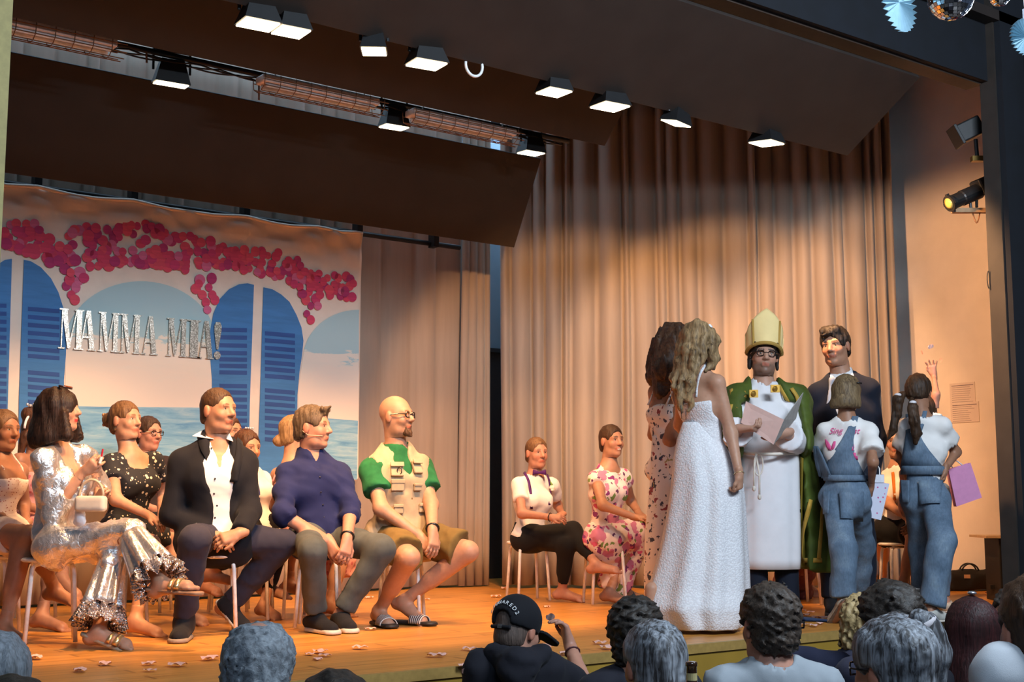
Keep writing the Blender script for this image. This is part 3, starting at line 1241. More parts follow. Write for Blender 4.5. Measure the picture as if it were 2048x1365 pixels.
    def lens(s):
        J = s.J
        out = []
        for S in 'LR':
            for a, b in (('sh', 'el'), ('el', 'wr'), ('hip', 'kn'), ('kn', 'an')):
                out.append('%s%s %.2f' % (a, S, np.linalg.norm(J[a + S] - J[b + S]) / s.sc))
        return s.root['label'][:30], ' '.join(out), 'head z %.2f' % J['head'][2], 'neck-head %.2f' % np.linalg.norm(J['neck'] - J['head'])

    # ---- frames
    def H(s, l, f, u):
        return s.J['head'] + s.hs * (l * s.hl + f * s.hf + u * s.hu)

    @property
    def hax(s):
        return np.array([s.hl, s.hf, s.hu])

    def torso_axes(s):
        J = s.J
        up = unit(J['neck'] - J['pelvis'])
        side = unit(J['shL'] - J['shR'])
        fw = unit(np.cross(side, up))
        if fw @ s.f < 0:
            fw = -fw
        return up, side, fw

    # ---- primitives of the figure, puffed by i
    def torso(s, i=0.0, belly=1.0, k=0.05):
        J, g, sc = s.J, s.g, s.sc
        up, side, fw = s.torso_axes()
        P, C, N = J['pelvis'], J['chest'], J['neck']
        wf = 0.92 if s.fem else 1.0
        hw = (0.108 if s.fem else 0.10) * s.hipw
        pr = [cap(J['hipL'], J['hipR'], hw * g + i, k=k, flat=(fw, 1.08)),
              cap(P + up * 0.03 * sc, C, (0.128 if not s.fem else 0.112) * g * belly + i, 0.125 * g * wf + i, k=k, flat=(fw, 1.22)),
              cap(C - side * 0.06 * sc * wf, C + side * 0.06 * sc * wf, 0.112 * g * wf + i, k=k, flat=(fw, 1.02)),
              cap(C + up * 0.03 * sc, N - up * 0.05 * sc, 0.12 * g * wf + i, 0.07 * g * wf + i, k=k, flat=(fw, 1.2))]
        for S in 'LR':
            pr.append(cap(N - up * 0.035 * sc, J['sh' + S], 0.054 * sc * wf + i * 0.8, 0.049 * s.lg * wf + i, k=k))
        if s.fem:
            for sg in (-1, 1):
                pr.append(ell(C + fw * 0.072 * g + side * sg * 0.066 * g - up * 0.0 * sc, [0.062 * g + i] * 3, k=0.04))
        return pr

    def arm(s, S, i=0.0, t0=0.0, t1=2.0, k=0.03, cut=True, flare=0.0):
        """t runs shoulder 0, elbow 1, wrist 2"""
        J, g = s.J, s.lg * (0.86 if s.fem else 1.0)
        a, b, c = J['sh' + S], J['el' + S], J['wr' + S]
        pr = []
        if t0 < 1:
            e = min(t1, 1.0)
            pr.append(cap(a + (b - a) * t0, a + (b - a) * e, 0.051 * g + i, (0.051 - 0.010 * e) * g + i + flare * (t1 <= 1), k=k, cut=cut and t1 <= 1))
        if t1 > 1:
            e = t1 - 1
            st = max(t0 - 1, 0)
            pr.append(cap(b + (c - b) * st, b + (c - b) * e, (0.043 - 0.015 * st) * g + i, (0.044 - 0.016 * e) * g + i + flare, k=k, cut=cut and t1 < 2))
        return pr

    def leg(s, S, i=0.0, t0=0.0, t1=2.0, k=0.04, cut=True, flare=0.0, knee=0.0):
        J, g = s.J, s.lg * (0.95 if s.fem else 1.0)
        a, b, c = J['hip' + S], J['kn' + S], J['an' + S]
        pr = []
        e = min(t1, 1.0)
        pr.append(cap(a + (b - a) * t0, a + (b - a) * e, 0.088 * g + i, (0.088 - 0.03 * e) * g + i + knee + flare * (t1 <= 1), k=k, cut=cut and t1 <= 1))
        if t1 > 1:
            e = t1 - 1
            bulge = s.f * (-0.012 * s.sc)
            m = b + (c - b) * 0.32 + bulge
            pr.append(cap(b, b + (c - b) * e, 0.054 * g + i + knee, (0.054 - 0.020 * e) * g + i + flare, k=k, cut=cut))
            if e > 0.3:
                pr.append(cap(b + (c - b) * 0.12 + bulge, b + (c - b) * min(e, 0.55) + bulge, 0.052 * g + i, 0.044 * g + i, k=k))
        return pr

    def foot_prims(s, S, i=0.0, bare=True):
        J, sc = s.J, s.sc
        a, t = J['an' + S], J['to' + S]
        if S not in s.toe_set:
            t = a + s.f * 0.15 * sc
            t[2] = max(a[2] - 0.055 * sc, 0.03 * sc)
        d = t - a
        L = np.linalg.norm(d)
        d = d / L
        side = unit(np.cross(AZ, d))
        upv = np.cross(d, side)
        heel = a - d * 0.03 * sc + upv * (-0.045 * sc)
        pr = [cap(a, heel, 0.034 * sc + i, 0.032 * sc + i, k=0.03),
              cap(heel, t - upv * 0.004, 0.032 * sc + i, 0.034 * sc + i, k=0.03, flat=(upv, 1.35)),
              cap(a + upv * -0.005, t, 0.036 * sc + i, 0.024 * sc + i, k=0.03)]
        if bare:
            for q, (x, ln, r) in enumerate(((-0.034, .045, .013), (-0.014, .046, .010), (.003, .042, .0095), (.018, .036, .009), (.032, .03, .0085))):
                b = t + side * x * sc * (1 if S == 'L' else -1) - upv * 0.012
                pr.append(cap(b, b + d * ln * sc, r * sc + 0.002, r * sc, k=0.008))
        return pr

    def hand_prims(s, S):
        w = s.J['wr' + S]
        q = s.hands.get(S)
        if q is None:
            d = unit(w - s.J['el' + S])
            q = dict(d=unit(d + AZ * -0.25), n=-s.l * (1 if S == 'L' else -1) - AZ * 0.1, curl=0.4, spread=0.12, thumb=0.5)
        d = q['d']
        n = unit(q['n'] - d * (q['n'] @ d))         # palm looks along n
        x = np.cross(d, n) * (1 if S == 'L' else -1)   # towards the thumb
        z = s.sc * (0.90 if s.fem else 1.0)
        pr = [cap(w - d * 0.03 * z, w + d * 0.02 * z, 0.027 * z, 0.026 * z, k=0.02, flat=(n, 1.2))]
        kn = w + d * 0.085 * z
        pr.append(cap(w + d * 0.025 * z + x * 0.016 * z, kn + x * 0.022 * z, 0.019 * z, 0.0155 * z, k=0.014))
        pr.append(cap(w + d * 0.025 * z - x * 0.012 * z, kn * 1.0 - x * 0.022 * z, 0.019 * z, 0.0145 * z, k=0.014))
        pr.append(cap(w + d * 0.03 * z, kn, 0.020 * z, 0.0165 * z, k=0.014))
        c = q['curl']
        for o_, ln, dx in ((0.029, 0.072, 0.5), (0.010, 0.080, 0.16), (-0.010, 0.075, -0.16), (-0.028, 0.058, -0.5)):
            b = kn + x * o_ * z
            dd = unit(d + x * dx * q['spread'] * 2)
            a1 = c * 1.15
            p1 = b + (dd * math.cos(a1) + n * math.sin(a1)) * ln * 0.48 * z
            a2 = c * 2.5
            p2 = p1 + (dd * math.cos(a2) + n * math.sin(a2)) * ln * 0.30 * z
            a3 = c * 3.3
            p3 = p2 + (dd * math.cos(a3) + n * math.sin(a3)) * ln * 0.22 * z
            pr += [cap(b, p1, 0.0092 * z, 0.0084 * z, k=0.005), cap(p1, p2, 0.0084 * z, 0.0078 * z, k=0.004), cap(p2, p3, 0.0078 * z, 0.007 * z, k=0.004)]
        tb = w + d * 0.028 * z + x * 0.024 * z
        th = q['thumb']
        t1 = tb + unit(d * 0.75 + x * (0.75 - 0.4 * th) + n * 0.45 * th) * 0.042 * z
        t2 = t1 + unit(d * 0.95 + x * (0.35 - 0.55 * th) + n * 0.5 * th) * 0.034 * z
        pr += [cap(w + d * 0.015 * z + x * 0.008 * z, tb, 0.016 * z, 0.013 * z, k=0.014), cap(tb, t1, 0.0125 * z, 0.0100 * z, k=0.010), cap(t1, t2, 0.0100 * z, 0.0080 * z, k=0.005)]
        return pr

    def head_prims(s, jaw=1.0, nose=1.0, smile=0.0, wide=1.0):
        H, z, A = s.H, s.hs, s.hax
        j = jaw * (0.93 if s.fem else 1.0)
        E_ = lambda c, r, k=0.02, op='u': ell(H(*c), [q * z for q in r], A, k, op)
        K_ = lambda a, b, r1, r2=None, k=0.012, op='u': cap(H(*a), H(*b), r1 * z, None if r2 is None else r2 * z, k=k, op=op)
        nk = 0.053 if s.fem else 0.058
        pr = [E_((0, -.016, .034), (.074 * wide, .093, .086)),
              E_((0, .012, -.018), (.064 * wide * j, .074, .088), 0.03),
              K_((-.034 * j, .022, -.085), (.034 * j, .022, -.085), .026 * j, k=0.04),
              E_((0, .058, -.098), (.024 * j, .020, .018), 0.03),
              E_((.036, .052, -.028), (.026, .024, .026), 0.02), E_((-.036, .052, -.028), (.026, .024, .026), 0.02),
              K_((-.036, .066, .020), (.036, .066, .020), .0145, k=0.02),
              E_((.031, .092, .004), (.019, .013, .0125), 0.012, 's'), E_((-.031, .092, .004), (.019, .013, .0125), 0.012, 's'),
              K_((0, .080, .012), (0, .100 * nose, -.024), .0085, .0115, 0.016),
              E_((0, .098 * nose, -.027), (.0125, .0125, .0105), 0.008),
              E_((.0125, .088, -.031), (.0085, .0105, .0075), 0.006), E_((-.0125, .088, -.031), (.0085, .0105, .0075), 0.006),
              K_((-.019 - .006 * smile, .072, -.060 + .006 * smile), (0, .082, -.0575), .0062, .0072, 0.008), K_((.019 + .006 * smile, .072, -.060 + .006 * smile), (0, .082, -.0575), .0062, .0072, 0.008),
              K_((-.015, .073, -.0685), (.015, .073, -.0685), .0085, k=0.008),
              K_((-.024 - .005 * smile, .082, -.0635 + .007 * smile), (0, .092, -.0635), .0022, .003, 0.003, 's'), K_((.024 + .005 * smile, .082, -.0635 + .007 * smile), (0, .092, -.0635), .0022, .003, 0.003, 's'),
              E_((.079 * wide, -.012, -.006), (.009, .019, .032), 0.008), E_((-.079 * wide, -.012, -.006), (.009, .019, .032), 0.008),
              cap(s.J['neck'] - s.torso_axes()[0] * 0.03, H(0, -.022, -.05), (nk + 0.006) * z, nk * z, k=0.03)]
        return pr

    # ---- building
    def emit(s, name, VQ, mat, parent=None, col=None, smooth=True):
        V, Q = VQ
        me = fast_mesh(name, V - s.o, Q, smooth)
        if col is not None:
            at = me.attributes.new('col', 'FLOAT_COLOR', 'POINT')
            at.data.foreach_set('color', np.c_[col, np.ones(len(col))].astype(np.float32).ravel())
        return link(name, me, mat, parent or s.root)

    def body(s, arms='LR', legs='LR', bare='', h=0.014, hh=0.0058, face=True, brows=(0.08, 0.04, 0.02), lips=None, stubble=None, jaw=1.0, nose=1.0, smile=0.0, wide=1.0, hands=True, torso_i=0.0, teeth=False, hd=0.0054):
        s.solve()
        J = s.J
        if not s.sit:
            for S in 'LR':
                if 'an' + S not in s.given and 'an' + S not in s.fixed:
                    J['an' + S][2] = 0.085 * s.sc + s.floor
                    J['to' + S][2] = 0.030 * s.sc + s.floor
                    if 'kn' + S not in s.given:
                        J['kn' + S] = (J['hip' + S] + J['an' + S]) / 2 + s.f * 0.02
        nmid = s.H(0, -.02, -.108)
        nn = unit(s.hu + unit(J['head'] - J['neck']))
        parts = []
        pr = s.torso(torso_i)
        pr.append(cap(J['neck'] - s.torso_axes()[0] * 0.03, s.H(0, -.022, -.05), ((0.059 if s.fem else 0.064)) * s.hs, (0.053 if s.fem else 0.058) * s.hs, k=0.03))
        for S in arms:
            pr += s.arm(S, cut=False)
        for S in legs:
            pr += s.leg(S, cut=False)
            if S not in bare:
                pr += s.foot_prims(S, bare=False)
        s.parts['body'] = list(pr)
        V, Q = solid(pr, h)
        m = ((V - nmid) @ nn > 0.006) & (np.linalg.norm(V - nmid, axis=1) < 0.17 * s.hs)
        VQ = (V, Q[~m[Q].all(1)])
        if hands:
            for S in arms:
                d = unit(J['wr' + S] - J['el' + S])
                V, Q = VQ
                m = ((V - J['wr' + S]) @ d > -0.012) & (np.linalg.norm(V - J['wr' + S], axis=1) < 0.075 * s.sc)
                Q = Q[~m[Q].all(1)]
                VQ = (V, Q)
                hp = s.hand_prims(S)
                g = s.lg * (0.86 if s.fem else 1.0)
                hp.append(cap(J['wr' + S] - d * 0.06, J['wr' + S], 0.031 * g, 0.028 * g, k=0.012))
                s.parts['hand' + S] = hp
                parts.append(trim(solid(hp, hd), J['wr' + S] - d * 0.035, -d))
        for S in bare:
            fp = s.foot_prims(S, bare=True) + [cap(J['an' + S], J['an' + S] + unit(J['kn' + S] - J['an' + S]) * 0.07, 0.034 * s.lg, 0.037 * s.lg, k=0.02)]
            parts.append(solid(fp, 0.0075))
        hp = s.head_prims(jaw, nose, smile, wide)
        s.parts['head'] = hp
        HQ = trim(solid(hp, hh), nmid - nn * 0.006, -nn)
        nb = len(VQ[0]) + sum(len(p[0]) for p in parts)
        V, Q = join([VQ] + parts + [HQ])
        used, inv = np.unique(Q, return_inverse=True)
        isH = (used >= nb)
        V, Q = V[used], inv.reshape(Q.shape)
        col = np.tile(np.array(s.skin, np.float32), (len(V), 1))
        q = ((V - J['head']) @ s.hax.T) / s.hs
        l, f, u = np.abs(q[:, 0]), q[:, 1], q[:, 2]

        def paint_(mask, c, a=1.0):
            mask = np.clip(mask, 0, 1)[:, None] * isH[:, None] * a
            col[:] = col * (1 - mask) + np.array(c, np.float32) * mask
        sk = np.array(s.skin)
        paint_(np.clip(1 - ((l - .036) / .03) ** 2 - ((u + .03) / .03) ** 2, 0, 1) * (f > .03), sk * np.array((1.05, 0.82, 0.78)), 0.55)
        paint_(((l > .07) & (np.abs(u + .005) < .04)).astype(float), sk * np.array((1.05, 0.8, 0.75)), 0.6)
        if stubble is not None:
            sm = np.clip((-u - (stubble[2] if len(stubble) > 2 else .028) + 0.35 * np.maximum(f - .06, 0)) / .018, 0, 1) * np.clip((f + .035) / .03, 0, 1) * (u > -.125)
            paint_(sm, stubble[0], stubble[1])
        if face:
            lip = lips or sk * np.array((0.92, 0.55, 0.52))
            paint_(((l < .022 + .005 * smile) & (f > .062) & (np.abs(u + .0635 - .18 * smile * np.maximum(l - .012, 0)) < .0105 - .2 * np.maximum(l - .012, 0))).astype(float), lip, 0.9)
            if teeth:
                paint_(((l < .016) & (f > .066) & (np.abs(u + .0635) < .0035)).astype(float), (0.85, 0.8, 0.74), 1)
            bz = .0265 - 4.5 * (l - .030) ** 2
            paint_(((l > .012) & (l < .047) & (f > .05) & (np.abs(u - bz) < .0048)).astype(float), brows, 0.85)
            paint_(((np.abs(l - .031) < .016) & (np.abs(u - .0125) < .0035) & (f > .06)).astype(float), np.array(brows) * 0.7 + sk * 0.2, 0.7)
        s.emit('body', (V, Q), M_SKIN, col=col)
        if face:
            for sg in (-1, 1):
                e = MB().ball(s.H(sg * .0305, .0665, .0045), 0.0128 * s.hs, 14, 10)
                Vv = np.array(e.v)
                dd = (Vv - s.H(sg * .0305, .0665, .0045)) / (0.0128 * s.hs) @ s.hf
                cc = np.where(dd[:, None] > 0.80, np.array([[0.04, 0.025, 0.015]]), np.array([[0.78, 0.72, 0.68]]))
                e.v = [tuple(v - s.o) for v in Vv]
                me = e.mesh('eye', True)
                at = me.attributes.new('col', 'FLOAT_COLOR', 'POINT')
                at.data.foreach_set('color', np.c_[cc, np.ones(len(cc))].astype(np.float32).ravel())
                link('eye', me, M_EYE, s.root)
        return s

    def garment(s, name, prims, mat, h=0.0135, disp=None, parent=None):
        s.parts[name] = prims
        return s.emit(name, solid(prims, h, disp), mat, parent)

    def scalp(s, thick=0.010, front=0.0, nape=-0.055, ears=True, wide=1.0):
        """close hair cap; front raises (+) or lowers (-) the hairline"""
        H, z, A = s.H, s.hs, s.hax
        t = thick
        pr = [ell(H(0, -.017, .034), [(.074 * wide + t) * z, (.093 + t) * z, (.086 + t) * z], A, 0.01),
              ell(H(0, -.045, -.03), [(.066 * wide + t * 0.6) * z, (.060 + t) * z, (.07) * z], A, 0.02),
              ell(H(0, .110, -.040 + front), [.069 * z, .085 * z, .105 * z], A, 0.014, 's'),
              rbox(H(0, .045, -.07), [.09 * z, .062 * z, .06 * z], A, 0.02, 0.02, 's'),
              halfspace(H(0, -.05, nape), -s.hu + s.hf * 0.25, 0.012)]
        if ears:
            for sg in (-1, 1):
                pr.append(ell(H(sg * .085, .004, -.012), [.024 * z, .026 * z, .036 * z], A, 0.008, 's'))
        return pr

    def hair(s, prims, mat, h=0.0075, amp=0.004, freq=75, seed=1, stretch=(1, 1, 0.22), name='hair'):
        return s.garment(name, prims, mat, h, wrinkle(amp, freq, seed, stretch))

    def glasses(s, mat, r=0.0022, w=0.021, hgt=0.016):
        mb = MB()
        for sg in (-1, 1):
            mb.tube([s.H(sg * (.033 + w * math.cos(t)), .094 - 0.01 * math.cos(t) ** 2, .002 + hgt * max(-.95, min(.95, 1.25 * math.sin(t)))) for t in np.linspace(0, 2 * math.pi, 15)[:-1]], r * s.hs, 5, closed=True)
            mb.tube([s.H(sg * (.033 + w), .086, .007), s.H(sg * .081, .06, .009), s.H(sg * .083, -.01, .006)], r * s.hs, 5)
        mb.tube([s.H(-.012, .094, .005), s.H(0, .098, .007), s.H(.012, .094, .005)], r * s.hs, 5)
        mb.build('glasses', mat, s.root)
        return s

    # ---- putting small things on a surface
    def field(s, name, p):
        F = np.full(len(p), 10, np.float32)
        for q in s.parts[name]:
            d = q.fn(p)
            k = max(q.k, 1e-5)
            if q.op == 's':
                d = -d
            hh = np.maximum(k - np.abs(F - d), 0) / k
            F = np.minimum(F, d) - hh * hh * k * 0.25 if q.op == 'u' else np.maximum(F, d) + hh * hh * k * 0.25
        return F

    def hit(s, name, px, py, out=0.004):
        """the point of a part's surface seen at a pixel, and its normal"""
        r = ray(px, py)
        d0 = depth(s.P)
        ts = np.linspace(d0 - 0.75, d0 + 0.75, 900)
        pts = (CAM + r[None] * (ts / (r @ AF))[:, None]).astype(np.float32)
        F = s.field(name, pts)
        i = np.argmax(F < 0) if (F < 0).any() else int(np.argmin(F))
        p = pts[i].astype(float)
        e = 0.01
        g = np.array([s.field(name, (p + np.array(v) * e)[None].astype(np.float32))[0] - s.field(name, (p - np.array(v) * e)[None].astype(np.float32))[0] for v in np.eye(3)])
        n = unit(g)
        return p + n * out, n

    def ribbon(s, name, on, pix, width, mat, thick=0.004, parent=None, out=0.006, sub=4):
        pts, nrm = [], []
        for (x0, y0), (x1, y1) in zip(pix[:-1], pix[1:]):
            for t in np.linspace(0, 1, sub, endpoint=False):
                p, n = s.hit(on, x0 + (x1 - x0) * t, y0 + (y1 - y0) * t, out)
                pts.append(p)
                nrm.append(n)
        p, n = s.hit(on, *pix[-1], out)
        pts.append(p)
        nrm.append(n)
        return s.strip(name, pts, nrm, width, mat, thick, parent)

    def strip(s, name, pts, nrm, width, mat, thick=0.004, parent=None):
        pts, nrm = np.array(pts), np.array(nrm)
        for _ in range(2):
            pts[1:-1] = pts[1:-1] * 0.5 + (pts[:-2] + pts[2:]) * 0.25
            nrm[1:-1] = nrm[1:-1] * 0.5 + (nrm[:-2] + nrm[2:]) * 0.25
        mb = MB()
        n = len(pts)
        for i in range(n):
            t = pts[min(i + 1, n - 1)] - pts[max(i - 1, 0)]
            x = unit(np.cross(t, nrm[i])) * width / 2
            for sx, o_ in ((-1, 0), (1, 0), (1, -thick), (-1, -thick)):
                mb.v.append(tuple(pts[i] + x * sx + unit(nrm[i]) * o_))
        for i in range(n - 1):
            for k in range(4):
                mb.f.append((i * 4 + k, i * 4 + (k + 1) % 4, i * 4 + 4 + (k + 1) % 4, i * 4 + 4 + k))
        mb.f += [(3, 2, 1, 0), tuple((n - 1) * 4 + k for k in range(4))]
        mb.v = [tuple(np.array(v) - s.o) for v in mb.v]
        return link(name, mb.mesh(name, True), mat, parent or s.root)

    def patch(s, name, on, lst, mat, out=0.006, nx=9, parent=None, thick=0.004):
        """cloth piece lying on a part: rows of (py, left px, right px)"""
        V = []
        for y, a, b in lst:
            for i in range(nx):
                V.append(s.hit(on, a + (b - a) * i / (nx - 1), y, out)[0])
        Q = [(j * nx + i, j * nx + i + 1, (j + 1) * nx + i + 1, (j + 1) * nx + i) for j in range(len(lst) - 1) for i in range(nx - 1)]
        V = np.array(V)
        G = V.reshape(len(lst), nx, 3)
        for _ in range(2):
            G[1:-1] = G[1:-1] * 0.6 + (G[:-2] + G[2:]) * 0.2
        o = s.emit(name, (G.reshape(-1, 3), np.array(Q)), mat, parent)
        md = o.modifiers.new('thick', 'SOLIDIFY')
        md.thickness = thick
        return o

    def dots(s, name, on, pix, r, mat, parent=None, flat=0.4):
        for x, y in pix:
            p, n = s.hit(on, x, y, 0.002)
            mb = MB().ball(p, (r, r, r * flat), 8, 5, frame_of(n, (0.1, 0.2, 1)))
            mb.v = [tuple(np.array(v) - s.o) for v in mb.v]
            link(name, mb.mesh(name, True), mat, parent or s.root)

    def tube(s, name, pts, r, mat, n=7, parent=None, closed=False):
        mb = MB().tube(pts, r, n, closed)
        mb.v = [tuple(np.array(v) - s.o) for v in mb.v]
        return link(name, mb.mesh(name, True), mat, parent or s.root)

    def shoe(s, S, upper, sole, i=0.010, high=0.0, sole_t=0.022):
        """closed shoe with its sole"""
        J, sc = s.J, s.sc
        pr = s.foot_prims(S, i, False)
        a, t = J['an' + S], J['to' + S]
        if S not in s.toe_set:
            t = a + s.f * 0.15 * sc
            t[2] = max(a[2] - 0.055 * sc, 0.03 * sc)
        flat = abs((a[2] - t[2]) - 0.055 * sc) < 0.02
        d = unit((t - a) * np.array([1, 1, 0 if flat else 1]))
        side = unit(np.cross(AZ, d))
        upv = np.cross(d, side)
        pr.append(cap(t, t + d * 0.035 * sc, 0.026 * sc + i, 0.024 * sc + i, k=0.02))
        if high:
            pr.append(cap(a, a + unit(J['kn' + S] - a) * high, 0.040 * sc + i, 0.042 * sc + i, k=0.03, cut=True))
        else:
            pr.append(halfspace(a + upv * 0.012, upv - d * 0.25, 0.008))
        low = t - upv * 0.028 * sc
        pr.append(halfspace(low + upv * 0.010, -upv, 0.004))
        o = s.garment('shoe', pr, upper, 0.009)
        c0 = low - d * (abs((t - a) @ d) + 0.030 * sc)
        c1 = low + d * 0.030 * sc
        sp = [cap(c0, c1, 0.047 * sc, 0.053 * sc, k=0.01), halfspace(low + upv * sole_t, upv, 0.003), halfspace(low + upv * 0.001, -upv, 0.003)]
        s.emit('sole', solid(sp, 0.0085), sole, o)
        return o


def fold_skirt(rings, n=96, folds=11, amp=0.05, seed=0):
    """rings: (centre, rx, ry, side axis, fold strength); returns a tube-like (V, Q)"""
    rs = np.random.RandomState(seed)
    ph = rs.rand(3) * 6.28
    t = np.linspace(0, 2 * math.pi, n, endpoint=False)
    fl = 0.6 * np.sin(t * folds + ph[0] + 0.9 * np.sin(3 * t + ph[1])) + 0.4 * np.sin(t * (folds * 0.5 // 1 + 2) + ph[2])
    V = []
    for c, rx, ry, ax, st in rings:
        ay = np.cross(AZ, ax)
        r = 1 + fl * amp * st
        V.append(np.asarray(c) + np.outer(np.cos(t) * rx * r, ax) + np.outer(np.sin(t) * ry * r, ay))
    m = len(rings)
    V = np.concatenate(V)
    i = np.arange(n)
    Q = np.concatenate([np.stack([k * n + i, k * n + (i + 1) % n, (k + 1) * n + (i + 1) % n, (k + 1) * n + i], 1) for k in range(m - 1)])
    return V, Q
# ================================================================ the seated front row
DBG = []
M_NAVY = cloth('navy_blazer_wool', (0.008, 0.009, 0.014))
M_NAVYT = cloth('navy_trouser_cotton', (0.030, 0.030, 0.050))
M_WSHIRT = cloth('white_shirt_cotton', (0.78, 0.76, 0.76), var=0.04)
M_BLUESH = cloth('blue_shirt_cotton', (0.014, 0.020, 0.085))
M_GREYJ = cloth('grey_jeans_denim', (0.075, 0.085, 0.085), var=0.25)
M_VEST = cloth('khaki_vest_canvas', (0.42, 0.33, 0.22), var=0.15)
M_GREENT = cloth('green_tshirt_cotton', (0.015, 0.13, 0.045), var=0.35)
M_SHORTS = cloth('olive_shorts_canvas', (0.17, 0.11, 0.035))
M_BLKSUEDE = cloth('black_suede', (0.014, 0.014, 0.017))
M_RUBBERW = plain('cream_rubber', (0.62, 0.55, 0.47), 0.6)
M_RUBBERB = plain('dark_rubber', (0.02, 0.02, 0.022), 0.6)
M_GUM = plain('taupe_rubber', (0.26, 0.20, 0.15), 0.7)
M_BTN = plain('dark_button', (0.02, 0.02, 0.03), 0.3)
M_FRAME = plain('black_acetate', (0.012, 0.01, 0.01), 0.25)
M_MICW = plain('skin_tone_cable', (0.62, 0.42, 0.30), 0.5)
H_BROWN = hair_mat('short_brown_hair', (0.022, 0.010, 0.006), (0.085, 0.042, 0.02))
H_GREYBR = hair_mat('greying_brown_hair', (0.035, 0.022, 0.012), (0.17, 0.115, 0.07))
H_DARK = hair_mat('near_black_hair', (0.006, 0.004, 0.003), (0.045, 0.020, 0.012))


def watch(p, S, mat, r=0.034):
    w, e = p.J['wr' + S], p.J['el' + S]
    d = unit(w - e)
    fr = frame_of(d, (0.2, 0.3, 1))
    c = w - d * 0.02
    p.tube('wrist_watch', [c + (fr[0] * math.cos(t) + fr[1] * math.sin(t)) * r * p.sc for t in np.linspace(0, 2 * math.pi, 17)[:-1]], 0.009, mat, 6, closed=True)


# ---- man in the navy blazer
p = Person('man in navy blazer and open white shirt sitting with clasped hands', at_d(430, 1062, 7.35), 22, 1.82, female=False, skin='light', girth=1.02)
p.set(chest=(432, 955), neck=(436, 884), head=(438, 822), shR=(364, 924), shL=(488, 926), elR=(342, 1030), elL=(500, 1022, -.05), wrR=(420, 1070, -.12), wrL=(478, 1068, -.14),
      knR=(388, 1082), knL=(568, 1086, -.02), hipR=(400, 1080), hipL=(462, 1080))
p.foot('R', (354, 1288), 5).foot('L', (500, 1266), 55, 0.05)
p.head_dir(58, 2, 0)
p.hand('R', (463, 1082, -.02), normal=-AF * -0.4 - AZ * 0.6 + AR * 0.5, curl=0.38).hand('L', (447, 1078, -.04), normal=AF * 0.7 - AZ * 0.5 - AR * 0.3, curl=0.42)
p.body(legs='LR', stubble=((0.20, 0.12, 0.09), 0.35), brows=(0.07, 0.035, 0.02), smile=0.5)
p.hair(p.scalp(0.005, 0.018, -0.06), H_BROWN, amp=0.0015, freq=170)
up, sd, fw = p.torso_axes()
sh = p.torso(0.014) + [cap(p.J['neck'] + up * 0.035, p.J['neck'] + up * 0.09 + fw * 0.01, 0.056, k=0.02, op='s')]
sh.append(cap(p.J['neck'] + fw * 0.075 + up * 0.03, p.J['chest'] + fw * 0.135 + up * 0.06, 0.060, 0.018, k=0.012, op='s'))
shirt = p.garment('shirt', sh, M_WSHIRT, disp=wrinkle(0.004, 28, 3))
jk = p.torso(0.026) + p.arm('L', 0.018, cut=True, t1=1.93, flare=0.006) + p.arm('R', 0.018, t1=1.93, flare=0.006)
jk += [cap(p.J['hipL'] - up * 0.02, p.J['hipR'] - up * 0.02, 0.14, k=0.04)]
c0, c1 = p.J['pelvis'] + fw * 0.20 - up * 0.10 + sd * 0.02, p.J['neck'] + fw * 0.14 + up * 0.05
jk += [cap(p.J['pelvis'] + fw * 0.17 + up * 0.0 + sd * .03, p.J['chest'] + fw * 0.20 + sd * .0, 0.075, 0.085, k=0.012, op='s'), cap(p.J['chest'] + fw * 0.17, p.J['neck'] + fw * 0.09 + up * 0.07, 0.086, 0.075, k=0.012, op='s'),
       cap(p.J['neck'] - up * 0.01, p.J['neck'] + up * 0.2, 0.066, 0.09, k=0.012, op='s')]
jacket = p.garment('blazer', jk, M_NAVY, disp=wrinkle(0.004, 14, 5))
p.ribbon('lapel', 'blazer', [(402, 868), (410, 900), (419, 935), (424, 965)], 0.05, M_NAVY, parent=jacket, out=0.010)
p.ribbon('lapel', 'blazer', [(478, 882), (478, 910), (472, 940), (468, 965)], 0.045, M_NAVY, parent=jacket, out=0.010)
p.dots('button', 'shirt', [(423, 897), (417, 900), (430, 958), (428, 988), (434, 1012), (430, 1036), (412, 880)], 0.006, M_BTN, shirt)
# collar wings, standing open
for sg, tip in ((-1, (385, 872)), (1, (466, 884))):
    a = p.J['neck'] + up * 0.045 + sd * sg * 0.056 - fw * 0.01
    b = p.J['neck'] + up * 0.012 + sd * sg * 0.035 + fw * 0.075
    t = at_d(*tip, depth(b) - 0.01)
    e = p.J['neck'] + up * 0.085 + sd * sg * 0.05 - fw * 0.03
    n = unit(np.cross(b - a, t - a)) * 0.003
    mb = MB().add([e, a + sd * sg * .01, b, t, e + n, a + n + sd * sg * .01, b + n, t + n], [(0, 1, 2, 3), (7, 6, 5, 4), (0, 4, 5, 1), (1, 5, 6, 2), (2, 6, 7, 3), (3, 7, 4, 0)])
    mb.v = [tuple(np.array(v) - p.o) for v in mb.v]
    link('collar', mb.mesh('collar'), M_WSHIRT, shirt)
tr = p.torso(0.012)[:1] + p.leg('L', 0.012, t1=1.93, flare=0.012, knee=0.006) + p.leg('R', 0.012, t1=1.93, flare=0.012, knee=0.006)
p.garment('trousers', tr, M_NAVYT, disp=wrinkle(0.005, 15, 8))
p.shoe('R', M_BLKSUEDE, M_GUM, high=0.10)
p.shoe('L', M_BLKSUEDE, M_RUBBERW, high=0.10)
p.dots('cuff_button', 'blazer', [(389, 1051), (393, 1049)], 0.007, plain('grey_button', (0.25, 0.27, 0.3), 0.3), jacket)
DBG.append(p)

